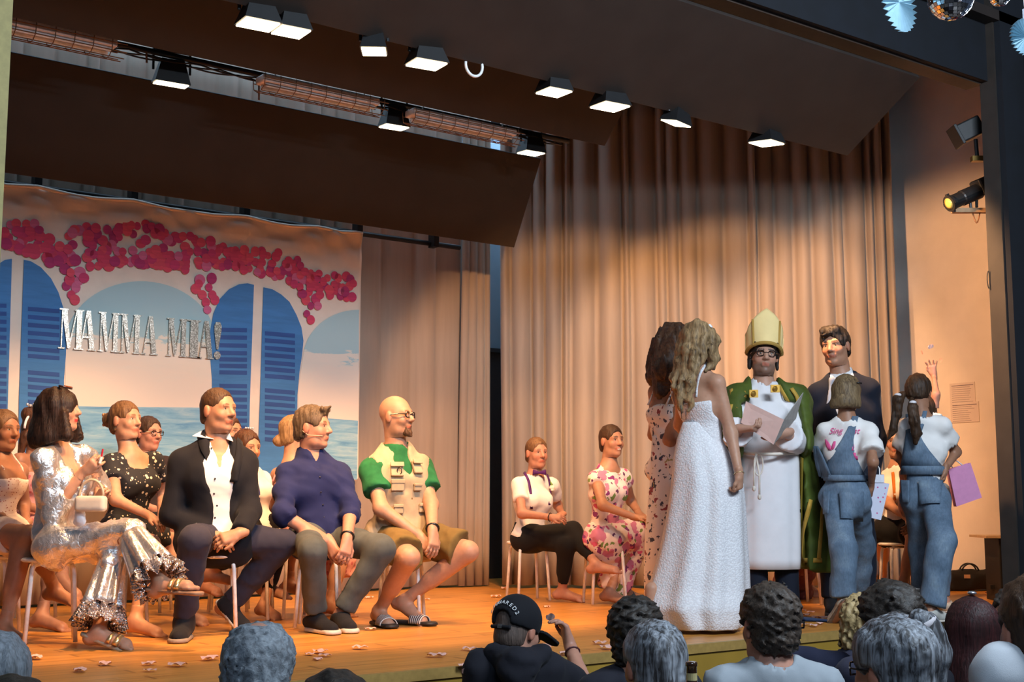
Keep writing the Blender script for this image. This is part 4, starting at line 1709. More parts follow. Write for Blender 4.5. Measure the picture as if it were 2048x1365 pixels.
# ---- man in the blue shirt
p = Person('man in dark blue shirt and grey jeans with a cheek microphone, sitting', at_d(640, 1062, 7.72), 30, 1.78, female=False, skin='pink', girth=1.05)
p.set(chest=(628, 975), neck=(622, 908), head=(627, 856), shR=(574, 950), shL=(680, 948), elR=(566, 1032), elL=(700, 1028, -.06), wrR=(660, 1085, -.20), wrL=(694, 1078, -.16),
      knR=(626, 1102), knL=(765, 1098, -.02), hipR=(612, 1080), hipL=(672, 1080))
p.foot('R', (668, 1271), 40).foot('L', (703, 1268), 25)
p.head_dir(76, 2)
p.hand('R', (676, 1118, -.06), normal=AR * 0.6 - AZ * 0.5 + AF * .3, curl=0.45).hand('L', (688, 1118, -.06), normal=-AR * 0.5 + AF * 0.7 - AZ * .3, curl=0.4)
p.body(stubble=((0.30, 0.18, 0.14), 0.25), brows=(0.12, 0.07, 0.04), jaw=1.02)
H = p.H
hr = p.scalp(0.013, 0.012, -0.065) + [cap(H(-.04, .07, .098), H(.04, .07, .098), .018, .018, k=0.02), cap(H(0, .075, .10), H(.0, .105, .115), .013, .006, k=0.012)]
p.hair(hr, H_GREYBR, amp=0.003, freq=130)
up, sd, fw = p.torso_axes()
sh = p.torso(0.016, belly=1.08) + p.arm('L', 0.020, t1=1.12) + p.arm('R', 0.020, t1=1.12) + [cap(p.J['neck'] - up * 0.02, p.J['neck'] + up * 0.045 - fw * 0.01, 0.072, 0.070, k=0.015, cut=True),
      cap(p.J['neck'] + up * 0.0, p.J['neck'] + up * 0.12, 0.060, k=0.008, op='s'), cap(p.J['neck'] + fw * 0.08 + up * 0.05, p.J['chest'] + fw * 0.12 + up * 0.09, 0.045, 0.012, k=0.008, op='s')]
shirt = p.garment('shirt', sh, M_BLUESH, disp=wrinkle(0.008, 22, 13))
p.dots('button', 'shirt', [(640, 955), (642, 985), (646, 1010), (648, 1035)], 0.005, M_BTN, shirt)
tr = p.torso(0.012)[:1] + p.leg('L', 0.010, t1=1.86, flare=0.012, knee=0.006) + p.leg('R', 0.010, t1=1.86, flare=0.012, knee=0.006)
for S in 'LR':
    a, k_ = p.J['an' + S], p.J['kn' + S]
    tr.append(cap(a + (k_ - a) * 0.10, a + (k_ - a) * 0.22, 0.062, 0.060, k=0.012, cut=True, cut0=True))
p.garment('jeans', tr, M_GREYJ, disp=wrinkle(0.005, 18, 18))
for S in 'LR':
    o = p.shoe(S, M_BLKSUEDE, M_RUBBERW, sole_t=0.026)
    a, t = p.J['an' + S], p.J['to' + S]
    d = unit(t - a)
    sdv = unit(np.cross(AZ, d))
    for q in range(4):
        c = a + (t - a) * (0.35 + 0.15 * q) + AZ * (0.032 - 0.004 * q)
        p.tube('lace', [c - sdv * 0.028 - AZ * .004, c + AZ * 0.008, c + sdv * 0.028 - AZ * .004], 0.004, M_RUBBERB, 5, o)
watch(p, 'L', M_FRAME)
p.tube('ring', [p.J['wrL'] + p.hands['L']['d'] * 0.105 + np.array([0.011 * math.cos(t), 0.005, 0.011 * math.sin(t)]) for t in np.linspace(0, 6.28, 11)[:-1]], 0.002, plain('silver_ring', (0.8, 0.8, 0.78), 0.2, 1.0), 5, closed=True)
p.tube('cheek_microphone', [H(-.085, -.03, -.02), H(-.078, .0, -.045), H(-.064, .05, -.05), H(-.05, .075, -.052)], 0.0022, M_MICW)
DBG.append(p)

# ---- bald man in the khaki vest
p = Person('bald bearded man with glasses in khaki vest and green T-shirt, sitting in slides', at_d(805, 1058, 7.95), 32, 1.80, female=False, skin='fair', girth=1.06)
p.set(chest=(797, 965), neck=(792, 896), head=(794, 834), shR=(744, 938), shL=(843, 936), elR=(762, 1018), elL=(862, 1010, -.06), wrR=(838, 1072, -.20), wrL=(865, 1062, -.16),
      knR=(818, 1116), knL=(936, 1104, 0), hipR=(778, 1075), hipL=(836, 1075))
p.foot('R', (781, 1258), 25).foot('L', (858, 1253), 58, 0.05)
p.head_dir(66, 3)
p.hand('R', (862, 1102, -.05), normal=AR * 0.5 - AZ * 0.6 + AF * .4, curl=0.35).hand('L', (868, 1104, -.05), normal=-AR * 0.6 + AF * 0.6 - AZ * .3, curl=0.35)
p.body(bare='LR', stubble=((0.20, 0.12, 0.08), 0.45), brows=(0.20, 0.11, 0.06), smile=0.8)
H = p.H
p.hair([cap(H(-.024, .064, -.098), H(.024, .064, -.098), .018, k=0.02), cap(H(0, .074, -.10), H(0, .082, -.118), .017, .010, k=0.02), cap(H(-.024, .074, -.056), H(-.026, .066, -.092), .006, .009, k=0.01), cap(H(.024, .074, -.056), H(.026, .066, -.092), .006, .009, k=0.01)],
       hair_mat('ginger_brown_beard', (0.03, 0.015, 0.008), (0.12, 0.06, 0.03)), h=0.006, amp=0.003, freq=170, name='beard')
p.glasses(M_FRAME, 0.0034)
up, sd, fw = p.torso_axes()
ts = p.torso(0.018, belly=1.1) + p.arm('L', 0.020, t1=0.6, flare=0.016) + p.arm('R', 0.020, t1=0.6, flare=0.018) + [cap(p.J['neck'] + up * 0.005, p.J['neck'] + up * 0.1, 0.066, 0.07, k=0.008, op='s')]
p.garment('tshirt', ts, M_GREENT, disp=wrinkle(0.006, 24, 23))
vs = p.torso(0.030, belly=1.10) + [cap(p.J['hipL'] - up * 0.01, p.J['hipR'] - up * 0.01, 0.148, k=0.04)]
for S, sg in (('L', 1), ('R', -1)):
    vs.append(cap(p.J['sh' + S] + sd * sg * 0.045 - up * 0.03, p.J['sh' + S] + sd * sg * 0.10 - up * 0.13, 0.085, 0.09, k=0.012, op='s'))
vs += [cap(p.J['chest'] + fw * 0.19 - up * 0.02, p.J['neck'] + fw * 0.09 + up * 0.09, 0.010, 0.085, k=0.012, op='s'), cap(p.J['neck'] + up * 0.0, p.J['neck'] + up * 0.15, 0.078, 0.085, k=0.012, op='s')]
vest = p.garment('vest', vs, M_VEST, disp=wrinkle(0.008, 20, 25))
for x0, y0, x1, y1 in ((781, 928, 806, 955), (823, 922, 843, 950), (782, 960, 808, 982), (826, 968, 843, 982), (788, 1010, 806, 1028), (834, 1008, 850, 1026)):
    mx, my = (x0 + x1) / 2, (y0 + y1) / 2
    c, n = p.hit('vest', mx, my, 0.006)
    fr = frame_of(n, (0, 0, 1))
    wd, ht = (x1 - x0) / 325, (y1 - y0) / 325
    po = MB().box(c, (wd, ht, 0.018), fr)
    po.v = [tuple(np.array(v) - p.o) for v in po.v]
    po = link('pocket', po.mesh('pocket'), M_VEST, vest, bevel=0.006)
    fl = MB().box(c + fr[1] * (-ht * 0.0) + AZ * ht * 0.36 + n * 0.010, (wd * 1.08, ht * 0.36, 0.010), fr)
    fl.v = [tuple(np.array(v) - p.o) for v in fl.v]
    link('flap', fl.mesh('flap'), M_VEST, po, bevel=0.004)
p.dots('snap', 'vest', [(800, 977), (828, 970), (823, 998)], 0.008, plain('brass_snap', (0.3, 0.2, 0.1), 0.35, 0.8), vest)
p.tube('vest_ring', [p.hit('vest', 797, 945, 0.022)[0] + AR * 0.014 * math.cos(t) + AZ * 0.02 * math.sin(t) for t in np.linspace(0, 6.28, 13)[:-1]], 0.003, plain('dark_ring', (0.12, 0.1, 0.08), 0.3, 0.9), 5, vest, True)
tr = p.torso(0.016)[:1] + p.leg('L', 0.024, t1=0.86, flare=0.026) + p.leg('R', 0.024, t1=0.86, flare=0.026)
p.garment('shorts', tr, M_SHORTS, disp=wrinkle(0.008, 20, 28))
watch(p, 'L', M_FRAME)
M_SLIDE = plain('black_slide_rubber', (0.012, 0.012, 0.014), 0.55)
m, nt, b = nodes_of('striped_slide_strap')
wv = nt.nodes.new('ShaderNodeTexWave')
wv.inputs['Scale'].default_value = 1.0
wv.bands_direction = 'X'
at = nt.nodes.new('ShaderNodeAttribute')
at.attribute_name = 'col'
st = math_n(nt, 'GREATER_THAN', math_n(nt, 'SINE', math_n(nt, 'MULTIPLY', at.outputs['Fac'], 40.0)), 0.0)
nt.links.new(mixc(nt, st, (0.02, 0.02, 0.03), (0.75, 0.68, 0.62)), b.inputs['Base Color'])
M_STRIPE = m
for S in 'LR':
    a, t = p.J['an' + S].copy(), p.J['to' + S].copy()
    d = unit((t - a) * np.array([1, 1, 0]))
    sdv = np.cross(AZ, d)
    a[2] = t[2] = 0.0
    c0, c1 = a - d * 0.05, t + d * 0.055
    pr = [cap(c0, c1, 0.046, 0.052, k=0.01), halfspace((c0[0], c0[1], 0.026), AZ, 0.003), halfspace((c0[0], c0[1], 0.004), -AZ, 0.003)]
    sl = p.emit('slide_sandal', solid(pr, 0.009), M_SLIDE)
    mid = a + (t - a) * 0.86
    V, Q, cc = [], [], []
    for i in range(9):
        for j in range(13):
            th = math.pi * j / 12
            q = mid + d * (i / 8 - 0.5) * 0.085 + sdv * math.cos(th) * 0.056 + AZ * (0.014 + math.sin(th) * (0.066 - 0.02 * i / 8))
            V.append(q)
            cc.append([i / 8] * 3)
    for i in range(8):
        for j in range(12):
            Q.append((i * 13 + j, i * 13 + j + 1, (i + 1) * 13 + j + 1, (i + 1) * 13 + j))
    o = p.emit('strap', (np.array(V), np.array(Q)), M_STRIPE, sl, col=np.array(cc))
    md = o.modifiers.new('thick', 'SOLIDIFY')
    md.thickness = 0.005
DBG.append(p)
# ================================================================ silver lady and the women behind the front row
m, nt, b = nodes_of('silver_lame')
f = noise(nt, coords(nt), 30, 3, 0.6, 1.2)
nt.links.new(ramp(nt, f, [(0.3, (0.75, 0.72, 0.70)), (0.7, (0.96, 0.95, 0.95))]), b.inputs['Base Color'])
b.inputs['Metallic'].default_value = 0.85
b.inputs['Roughness'].default_value = 0.30
bump(nt, b, f, 0.35, 0.02)
M_SILVER = m
m, nt, b = nodes_of('silver_sequin_frill')
vo = voronoi(nt, coords(nt), 75)
nt.links.new(ramp(nt, vo.outputs['Color'], [(0.2, (0.55, 0.45, 0.42)), (0.8, (0.95, 0.9, 0.9))]), b.inputs['Base Color'])
b.inputs['Metallic'].default_value = 0.8
b.inputs['Roughness'].default_value = 0.22
bump(nt, b, vo.outputs['Distance'], 0.9, 0.02)
M_SEQUIN = m
M_GOLD = plain('gold_strap_leather', (0.70, 0.52, 0.26), 0.28, 0.8)
M_CORK = plain('glitter_sole', (0.36, 0.28, 0.20), 0.6)
H_BLOND = hair_mat('dark_blond_hair', (0.12, 0.06, 0.025), (0.40, 0.24, 0.11))
H_LBROWN = hair_mat('light_brown_hair', (0.07, 0.032, 0.014), (0.22, 0.115, 0.05))
H_CHEST = hair_mat('chestnut_hair', (0.025, 0.009, 0.004), (0.11, 0.042, 0.018))
M_PEARL = plain('sparkling_hair_clip', (0.8, 0.75, 0.72), 0.2, 0.6)


def sandal_strap(p, S, mat, parent, t=0.7, w=0.03):
    a, q = p.J['an' + S], p.J['to' + S]
    d = unit(q - a)
    sdv = unit(np.cross(AZ, d))
    upv = np.cross(d, sdv)
    c = a + (q - a) * t
    p.tube('strap', [c + sdv * 0.042 * math.cos(u) + upv * (0.038 * math.sin(u) - 0.018) for u in np.linspace(0, math.pi, 9)], w / 2.6, mat, 6, parent)


def sandal(p, S, top, sole):
    a, q = p.J['an' + S], p.J['to' + S]
    d = unit(q - a)
    sdv = unit(np.cross(AZ, d))
    upv = np.cross(d, sdv)
    lo = q - upv * 0.030 * p.sc
    la = lo - d * (np.linalg.norm(q - a) + 0.045)
    pr = [cap(la, lo + d * 0.05, 0.038, 0.044, k=0.01), halfspace(lo + upv * 0.004, upv, 0.003), halfspace(lo - upv * 0.016, -upv, 0.003)]
    o = p.emit('sandal_sole', solid(pr, 0.009), sole)
    sandal_strap(p, S, top, o, 0.75, 0.045)
    sandal_strap(p, S, top, o, 0.5, 0.03)
    return o


p = Person('woman in shiny silver jumpsuit with dark bobbed hair, sitting cross-legged', at_d(108, 1078, 6.9), 62, 1.68, skin='fair', girth=0.98)
p.set(chest=(122, 968), neck=(112, 893), head=(122, 822), shR=(86, 922, -.02), shL=(172, 915), elR=(106, 1030, -.06), wrR=(166, 945, -.10), elL=(200, 968, 0), wrL=(196, 1000, -.05),
      hipR=(112, 1095, -.05), hipL=(120, 1092), knR=(258, 1062), knL=(228, 1100, .06), anR=(322, 1168))
p.abs(toR=(375, 1172, depth(p.J['anR']) - .04))
p.foot('L', (270, 1300), 88)
p.head_dir(88, 7)
p.hand('R', (200, 918, -.02), normal=AR * 0.5 + AF * 0.5 + AZ * 0.6, curl=0.45, thumb=0.6).hand('L', (206, 985, -.02), normal=-AF, curl=0.6)
p.body(bare='LR', lips=(0.50, 0.02, 0.03), brows=(0.02, 0.01, 0.01))
H, z, A = p.H, p.hs, p.hax
hb = [ell(H(0, -.022, .030), [.094 * z, .116 * z, .108 * z], A), cap(H(0, -.035, .0), H(0, -.045, -.135), .115 * z, .148 * z, k=0.03, flat=(p.hl, 1.28)),
      ell(H(0, .150, -.085), [.082 * z, .105 * z, .115 * z], A, 0.012, 's'), ell(H(0, .06, -.10), [.068 * z, .06 * z, .10 * z], A, 0.012, 's'), ell(H(0, -.01, -.18), [.07, .07, .09], A, 0.02, 's'), halfspace(H(0, 0, -.178), -p.hu + p.hf * 0.1, 0.02),
      cap(H(-.075, .045, -.02), H(-.085, .055, -.15), .018, .026, k=0.02), cap(H(.075, .045, -.02), H(.085, .055, -.15), .018, .026, k=0.02)]
p.hair(hb, H_DARK, amp=0.0035, freq=70)
sg_ = p.tube('sunglasses', [H(.05 * math.cos(t), .035 + .028 * math.sin(t), .126 - .010 * math.sin(t)) for t in np.linspace(0, 6.28, 15)[:-1]], 0.006, plain('sunglass_frame', (0.03, 0.015, 0.015), 0.15), 6, closed=True)
p.tube('glitter_rim', [H(.052 * math.cos(t), .038 + .028 * math.sin(t), .132 - .010 * math.sin(t)) for t in np.linspace(0.3, 2.8, 10)], 0.004, plain('red_gold_glitter', (0.7, 0.25, 0.12), 0.2, 0.7), 5, sg_)
p.tube('earring', [H(-.082, -.01, -.05), H(-.084, -.012, -.09)], 0.005, M_PEARL, 6)
up, sd, fw = p.torso_axes()
js = p.torso(0.012) + p.arm('R', 0.016, t1=1.45, flare=0.012) + p.arm('L', 0.016, t1=1.5, flare=0.012)
for S in 'RL':
    js += p.leg(S, 0.012, t1=1.25, knee=0.004)
js += [cap(p.J['neck'] + fw * 0.05 + up * 0.05, p.J['chest'] + fw * 0.12 - up * 0.06, 0.06, 0.03, k=0.01, op='s'), cap(p.J['neck'] + up * 0.01, p.J['neck'] + up * 0.1, 0.06, 0.07, k=0.01, op='s')]
suit = p.garment('jumpsuit', js, M_SILVER, disp=wrinkle(0.009, 24, 33))
# bell bottoms in two tiers
for S, a, b_, n1 in (('L', p.J['knL'] + AZ * -0.06, p.J['anL'] + np.array([0, 0, 0.03]), 0.095), ('R', p.J['knR'] + unit(p.J['anR'] - p.J['knR']) * 0.05, p.J['anR'] - unit(p.J['anR'] - p.J['knR']) * 0.0, 0.10)):
    ax = b_ - a
    fr = frame_of(ax, AF)

    def ringset(ts, rr, fo, seed, folds=9, am=0.22):
        t = np.linspace(0, 2 * math.pi, 64, endpoint=False)
        rs_ = np.random.RandomState(seed)
        fl = np.sin(t * folds + rs_.rand() * 6 + 0.8 * np.sin(2 * t))
        V = np.concatenate([a + ax * q + np.outer(np.cos(t) * r * (1 + fl * am * o_), fr[0]) + np.outer(np.sin(t) * r * (1 + fl * am * o_), fr[1]) for q, r, o_ in zip(ts, rr, fo)])
        i = np.arange(64)
        Q = np.concatenate([np.stack([k * 64 + i, k * 64 + (i + 1) % 64, (k + 1) * 64 + (i + 1) % 64, (k + 1) * 64 + i], 1) for k in range(len(ts) - 1)])
        return V, Q
    o = p.emit('trouser_flare', ringset(np.linspace(0, 0.74, 9), np.linspace(0.072, n1, 9), np.linspace(0.15, 1, 9), 2 + (S == 'L')), M_SILVER, suit)
    o.modifiers.new('thick', 'SOLIDIFY').thickness = 0.003
    o = p.emit('frill', ringset(np.linspace(0.72, 1.0, 7), np.linspace(n1 * 0.98, n1 * 1.16, 7), np.linspace(0.9, 1.5, 7), 5 + (S == 'L'), 13), M_SEQUIN, suit)
    o.modifiers.new('thick', 'SOLIDIFY').thickness = 0.003
sandal(p, 'L', M_GOLD, M_CORK)
sandal(p, 'R', M_GOLD, plain('tan_sole', (0.36, 0.20, 0.12), 0.6))
hl = at_d(203, 912, depth(p.J['wrR']) - .02)
lp = thing('lipstick', 'red lipstick in white case held up by the woman in silver', 'lipstick', hl - AZ * 0.03)
MB().tube([hl - AZ * 0.04 - AR * 0.008, hl - AZ * 0.005], 0.008, 8).build('case', M_STEEL, lp)
MB().tube([hl - AZ * 0.005, hl + AZ * 0.035 + AR * 0.006], 0.005, 8).build('stick', plain('red_wax', (0.5, 0.01, 0.03), 0.4), lp)
# handbag on her lap
c = at_d(182, 1008, depth(p.J['chest']) - 0.22)
hb_ = thing('handbag', 'cream handbag with ring handle on the silver lap', 'handbag', c - AZ * 0.05)
e = solid([rbox(c, (0.078, 0.035, 0.040), [AR, AF, AZ], 0.015)], 0.011)
link('bag_body', fast_mesh('bag_body', e[0] - world_of(hb_), e[1]), cloth('cream_satin', (0.72, 0.62, 0.50), 0.5), hb_)
MB().tube([c + AZ * 0.037 + AR * 0.062 * math.cos(t) + AZ * 0.085 * math.sin(t) for t in np.linspace(0, math.pi, 15)], 0.007, 7).build('handle', plain('horn_ring', (0.62, 0.48, 0.33), 0.3), hb_, smooth=True)
c2 = at_d(157, 1015, depth(p.J['chest']) - 0.20)
hk_ = solid([cap(c2 + AZ * 0.09, c2 - AZ * 0.06 + AR * 0.01, 0.012, 0.035, k=0.01, flat=(AF, 1.5))], 0.009, wrinkle(0.006, 60, 3))
tag(link('handkerchief', fast_mesh('handkerchief', *hk_), cloth('white_handkerchief', (0.8, 0.8, 0.84))), 'white handkerchief crumpled on the silver lap beside the handbag', 'handkerchief')
DBG.append(p)

M_SMALLFL = pattern('white_cotton_small_red_flowers', (0.76, 0.66, 0.62), [(60, 0.22, (0.30, 0.08, 0.07)), (45, 0.16, (0.45, 0.2, 0.18))])
M_BLACKDOT = pattern('black_cotton_cream_dots', (0.010, 0.011, 0.016), [(26, 0.22, (0.72, 0.62, 0.48)), (40, 0.15, (0.5, 0.42, 0.34))], warp=0.15)
M_WTEE = cloth('white_tee_cotton', (0.78, 0.74, 0.71), var=0.04)
M_BLKLEG = cloth('black_leggings', (0.009, 0.009, 0.010))
M_PURPLE = cloth('purple_satin', (0.07, 0.012, 0.12), 0.5)
M_BLUEBR = cloth('blue_braces', (0.05, 0.06, 0.22))
M_PINKDR = pattern('pink_dress_cotton', (0.62, 0.30, 0.28), [(22, 0.3, (0.48, 0.12, 0.15))])


def tied_back(p, mat, bun=None, bun_r=0.038, front=0.012, nape=-0.07, extra=()):
    pr = p.scalp(0.009, front, nape, ears=True)
    if bun is not None:
        pr += [cap(p.H(bun[0], bun[1] + .03, bun[2]), p.H(*bun), bun_r * 0.7, bun_r * 0.9, k=0.02), ell(p.H(*bun), [bun_r] * 3, k=0.015)]
    p.hair(pr + list(extra), mat, amp=0.002, freq=130)


def tee(p, mat, i=0.014, sl=0.55, name='tshirt', hem=None, neck=0.06, seed=1, flare=0.012, drop=0.0):
    up, sd, fw = p.torso_axes()
    pr = p.torso(i)
    if sl > 0:
        pr += p.arm('L', 0.014, t1=sl, flare=flare) + p.arm('R', 0.014, t1=sl, flare=flare)
    pr += [cap(p.J['neck'] - up * drop + fw * drop * 0.5, p.J['neck'] + up * 0.1, neck, neck + 0.012, k=0.01, op='s')]
    if hem is not None:
        pr.append(halfspace(p.J['pelvis'] - up * hem, -up, 0.006))
    return p.garment(name, pr, mat, disp=wrinkle(0.005, 24, seed))


def strappy(p, mat, i=0.012, top=0.10, name='dress_top', seed=1, straps=True, hem=None):
    """sleeveless bodice cut straight across below the neck"""
    up, sd, fw = p.torso_axes()
    pr = p.torso(i) + [halfspace(p.J['neck'] - up * top * p.sc, up, 0.006)]
    for S, sg in (('L', 1), ('R', -1)):
        pr.append(cap(p.J['sh' + S] + sd * sg * 0.03, p.J['sh' + S] + sd * sg * 0.03 - up * 0.13, 0.062, k=0.01, op='s'))
    if hem is not None:
        pr.append(halfspace(p.J['pelvis'] - up * hem, -up, 0.006))
    o = p.garment(name, pr, mat, disp=wrinkle(0.005, 24, seed))
    if straps:
        for sg in (-1, 1):
            a = p.J['neck'] - up * (top - 0.0) * p.sc + sd * sg * 0.085 * p.sc
            p.tube('shoulder_strap', [a + fw * 0.10, a + fw * 0.085 + up * 0.05, p.J['neck'] + sd * sg * 0.095 * p.sc + up * 0.022 + fw * 0.0, a - fw * 0.07 + up * 0.05, a - fw * 0.098], 0.006, mat, 6, o)
    return o


def lap(p, mat, i=0.02, t1=0.95, name='skirt', seed=1, hem=0.0):
    """skirt stretched over both thighs"""
    k1 = p.J['knL'] * t1 + p.J['hipL'] * (1 - t1)
    k2 = p.J['knR'] * t1 + p.J['hipR'] * (1 - t1)
    pr = p.torso(i)[:1] + p.leg('L', i, t1=t1, flare=0.012) + p.leg('R', i, t1=t1, flare=0.012)
    pr.append(cap((p.J['hipL'] + p.J['hipR']) / 2, (k1 + k2) / 2, 0.10 * p.sc, 0.062 * p.sc, k=0.06, cut=True))
    return p.garment(name, pr, mat, disp=wrinkle(0.006, 20, seed))


# girl at the olive pillar, white flowered top
p = Person('girl in white flowered top with light brown hair tied back, next to the olive pillar', at_d(-12, 1062, 7.25), 58, 1.66, skin='tan', girth=0.92)
p.set(chest=(2, 965), neck=(2, 915), head=(8, 862), elR=(-30, 1020), wrR=(24, 1048, -.1), elL=(48, 1010), wrL=(52, 1048), knR=(60, 1072, -.1), knL=(46, 1095), shR=(-32, 945, -.06), shL=(40, 942))
p.foot('L', (50, 1291), 55)
p.abs(anR=(110, 1180, 7.15), toR=(150, 1205, 7.1))
p.head_dir(62, 0)
p.hand('R', (48, 1056, -.02), normal=-AZ + AR * .3, curl=0.4).hand('L', (38, 1058, -.05), normal=-AZ - AR * .3, curl=0.4)
p.body(bare='LR', brows=(0.10, 0.05, 0.03))
tied_back(p, H_LBROWN, (0, -.12, -.02), 0.03)
strappy(p, M_SMALLFL, top=0.115, name='top', hem=0.10)
lap(p, cloth('white_linen', (0.72, 0.62, 0.55)), t1=0.55)
DBG.append(p)

# brunette with the headband, behind the silver woman
p = Person('brunette with white headband in pink dress, half hidden behind the woman in silver', at_d(70, 1050, 8.1), 60, 1.66, skin='tan', girth=0.92)
p.set(head=(76, 868), neck=(72, 915), chest=(72, 965), knL=(130, 1085), knR=(120, 1080))
p.foot('R', (138, 1265), 75)
p.abs(anL=(124, 1160, 7.7), toL=(160, 1196, 7.62))
p.head_dir(75, 0)
p.body(bare='LR', brows=(0.05, 0.02, 0.01))
tied_back(p, H_CHEST, (-.02, -.06, .125), 0.048, extra=[cap(p.H(-.07, -.05, -.02), p.H(-.08, -.07, -.16), .03, .018, k=0.03), cap(p.H(.07, -.05, -.02), p.H(.08, -.07, -.16), .03, .018, k=0.03)])
p.tube('headband', [p.H(.094 * math.cos(t), -.035, .03 + .10 * math.sin(t)) for t in np.linspace(0, math.pi, 14)], 0.008, M_WSHIRT)
for k in range(5):
    q = p.H(-.02 + .02 * math.cos(k * 1.3), -.05 + .02 * math.sin(k * 1.3), .172 + 0.008 * (k % 2))
    p.tube('hair_pin', [q, q + AZ * 0.016], 0.007, M_PEARL, 6)
strappy(p, M_PINKDR, top=0.10)
lap(p, M_PINKDR, t1=0.9)
DBG.append(p)

# girl in the black dotted dress with a bun
p = Person('girl in black dress with cream dots and hair bun, sitting between silver and navy', at_d(250, 1062, 7.75), 60, 1.70, skin='fair', girth=1.0)
p.set(chest=(262, 968), neck=(262, 905), head=(252, 842), shR=(222, 928), shL=(308, 924), elR=(232, 1000, -.08), wrR=(298, 1032, -.12), elL=(325, 985), wrL=(322, 1040, -.08), knR=(300, 1090), knL=(345, 1085))
p.foot('R', (328, 1276), 70).foot('L', (416, 1253), 60)
p.head_dir(66, 4)
p.hand('R', (318, 1045, -.03), normal=-AZ, curl=0.3).hand('L', (312, 1055, -.05), normal=-AZ, curl=0.3)
p.body(bare='LR', brows=(0.16, 0.09, 0.05), smile=0.8)
tied_back(p, H_LBROWN, (.0, -.125, .015), 0.045, front=0.010)
for k in range(9):
    q = p.H(.025 * math.cos(k * 2.1), -.150, .02 + .035 * math.sin(k * 2.1))
    p.tube('hair_flower', [q, q - p.hf * 0.016], 0.011, plain('dried_blossom', (0.55, 0.32, 0.16), 0.7), 6)
up, sd, fw = p.torso_axes()
tee(p, M_BLACKDOT, 0.014, 0.5, 'dress_top', neck=0.085, flare=0.016, drop=0.045, seed=4)
lap(p, M_BLACKDOT, t1=0.55)
DBG.append(p)

# girl with glasses behind her
p = Person('girl with dark-rimmed glasses looking over the dotted dress shoulder', at_d(300, 1045, 8.7), 55, 1.62, skin='pink', girth=0.95)
p.set(head=(298, 868), neck=(294, 912), chest=(296, 960))
p.head_dir(58, 0)
p.body(brows=(0.10, 0.05, 0.03), smile=0.8, bare='LR')
tied_back(p, H_BROWN, (0, -.11, -.01), 0.03)
p.glasses(M_FRAME, 0.003)
tee(p, cloth('dark_strappy_top', (0.03, 0.02, 0.02)), 0.012, 0.0, neck=0.09, drop=0.05)
lap(p, M_BLKLEG, t1=0.9)
DBG.append(p)

# two girls behind the blazer
p = Person('girl whose face shows just past the blazer man\'s chin', at_d(462, 1045, 8.75), 60, 1.66, skin='light', girth=0.9)
p.set(head=(458, 866), neck=(452, 912), chest=(452, 960))
p.head_dir(62, 0)
p.body(brows=(0.06, 0.03, 0.02), bare='LR')
tied_back(p, H_CHEST, (0, -.11, .03), 0.03)
tee(p, M_WTEE, 0.012, 0.5, seed=7)
lap(p, M_BLKLEG, t1=0.95)
DBG.append(p)
p = Person('girl in white T-shirt with blue braces looking past the blazer man', at_d(505, 1052, 8.2), 50, 1.62, skin='light', girth=0.9)
p.set(head=(494, 897), neck=(496, 938), chest=(500, 985), shL=(527, 962), shR=(470, 962), elL=(524, 1020), wrL=(510, 1052, -.1), elR=(462, 1020), wrR=(492, 1060, -.2), knL=(560, 1092), knR=(545, 1085))
p.foot('L', (560, 1242), 45)
p.abs(anR=(420, 1145, 7.95), toR=(455, 1160, 7.9))
p.J['knR'] = at_d(500, 1088, 7.95)
p.head_dir(52, -4)
p.hand('L', (498, 1062), normal=-AZ, curl=0.3).hand('R', (512, 1064), normal=-AZ, curl=0.3)
p.body(brows=(0.06, 0.03, 0.02), bare='LR')
tied_back(p, H_CHEST, (0, -.11, .03), 0.03)
tee(p, M_WTEE, 0.012, 0.55, seed=9)
p.ribbon('brace', 'tshirt', [(502, 946), (512, 965), (517, 985), (516, 1010)], 0.022, M_BLUEBR)
p.garment('leggings', p.torso(0.01)[:1] + p.leg('L', 0.006, t1=1.75) + p.leg('R', 0.006, t1=1.75), M_BLKLEG)
for k in range(4):
    q = p.H(-.03 + .02 * k, .01, .126)
    p.tube('hair_pin', [q, q + p.hu * 0.012], 0.007, M_PEARL, 6)
DBG.append(p)

# blonde with her back turned
p = Person('blonde with low bun and bare shoulders in pink dress behind the blue shirt man', at_d(592, 1060, 8.3), 118, 1.66, skin='fair', girth=0.92)
p.set(head=(592, 868), neck=(582, 925), chest=(584, 985), shR=(600, 948), shL=(556, 950), elL=(549, 1020, -.02), wrL=(556, 1062, .1), knL=(668, 1088), knR=(690, 1090))
p.foot('L', (690, 1232), 70).foot('R', (712, 1236), 70)
p.head_dir(112, 2)
p.body(brows=(0.2, 0.12, 0.06), bare='LR')
tied_back(p, H_BLOND, (.02, -.115, -.045), 0.034, front=0.008)
p.tube('earring', [p.H(-.082, -.005, -.042), p.H(-.083, -.005, -.05)], 0.004, M_PEARL)
strappy(p, M_PINKDR, top=0.12)
k = (p.J['knL'] + p.J['knR']) / 2
p.garment('skirt', p.torso(0.02)[:1] + p.leg('L', 0.02, t1=1.0, cut=False) + p.leg('R', 0.02, t1=1.0, cut=False) + [cap(k, k - AZ * 0.22, 0.10, 0.12, k=0.04, cut=True)], M_PINKDR, disp=wrinkle(0.01, 26, 4))
DBG.append(p)
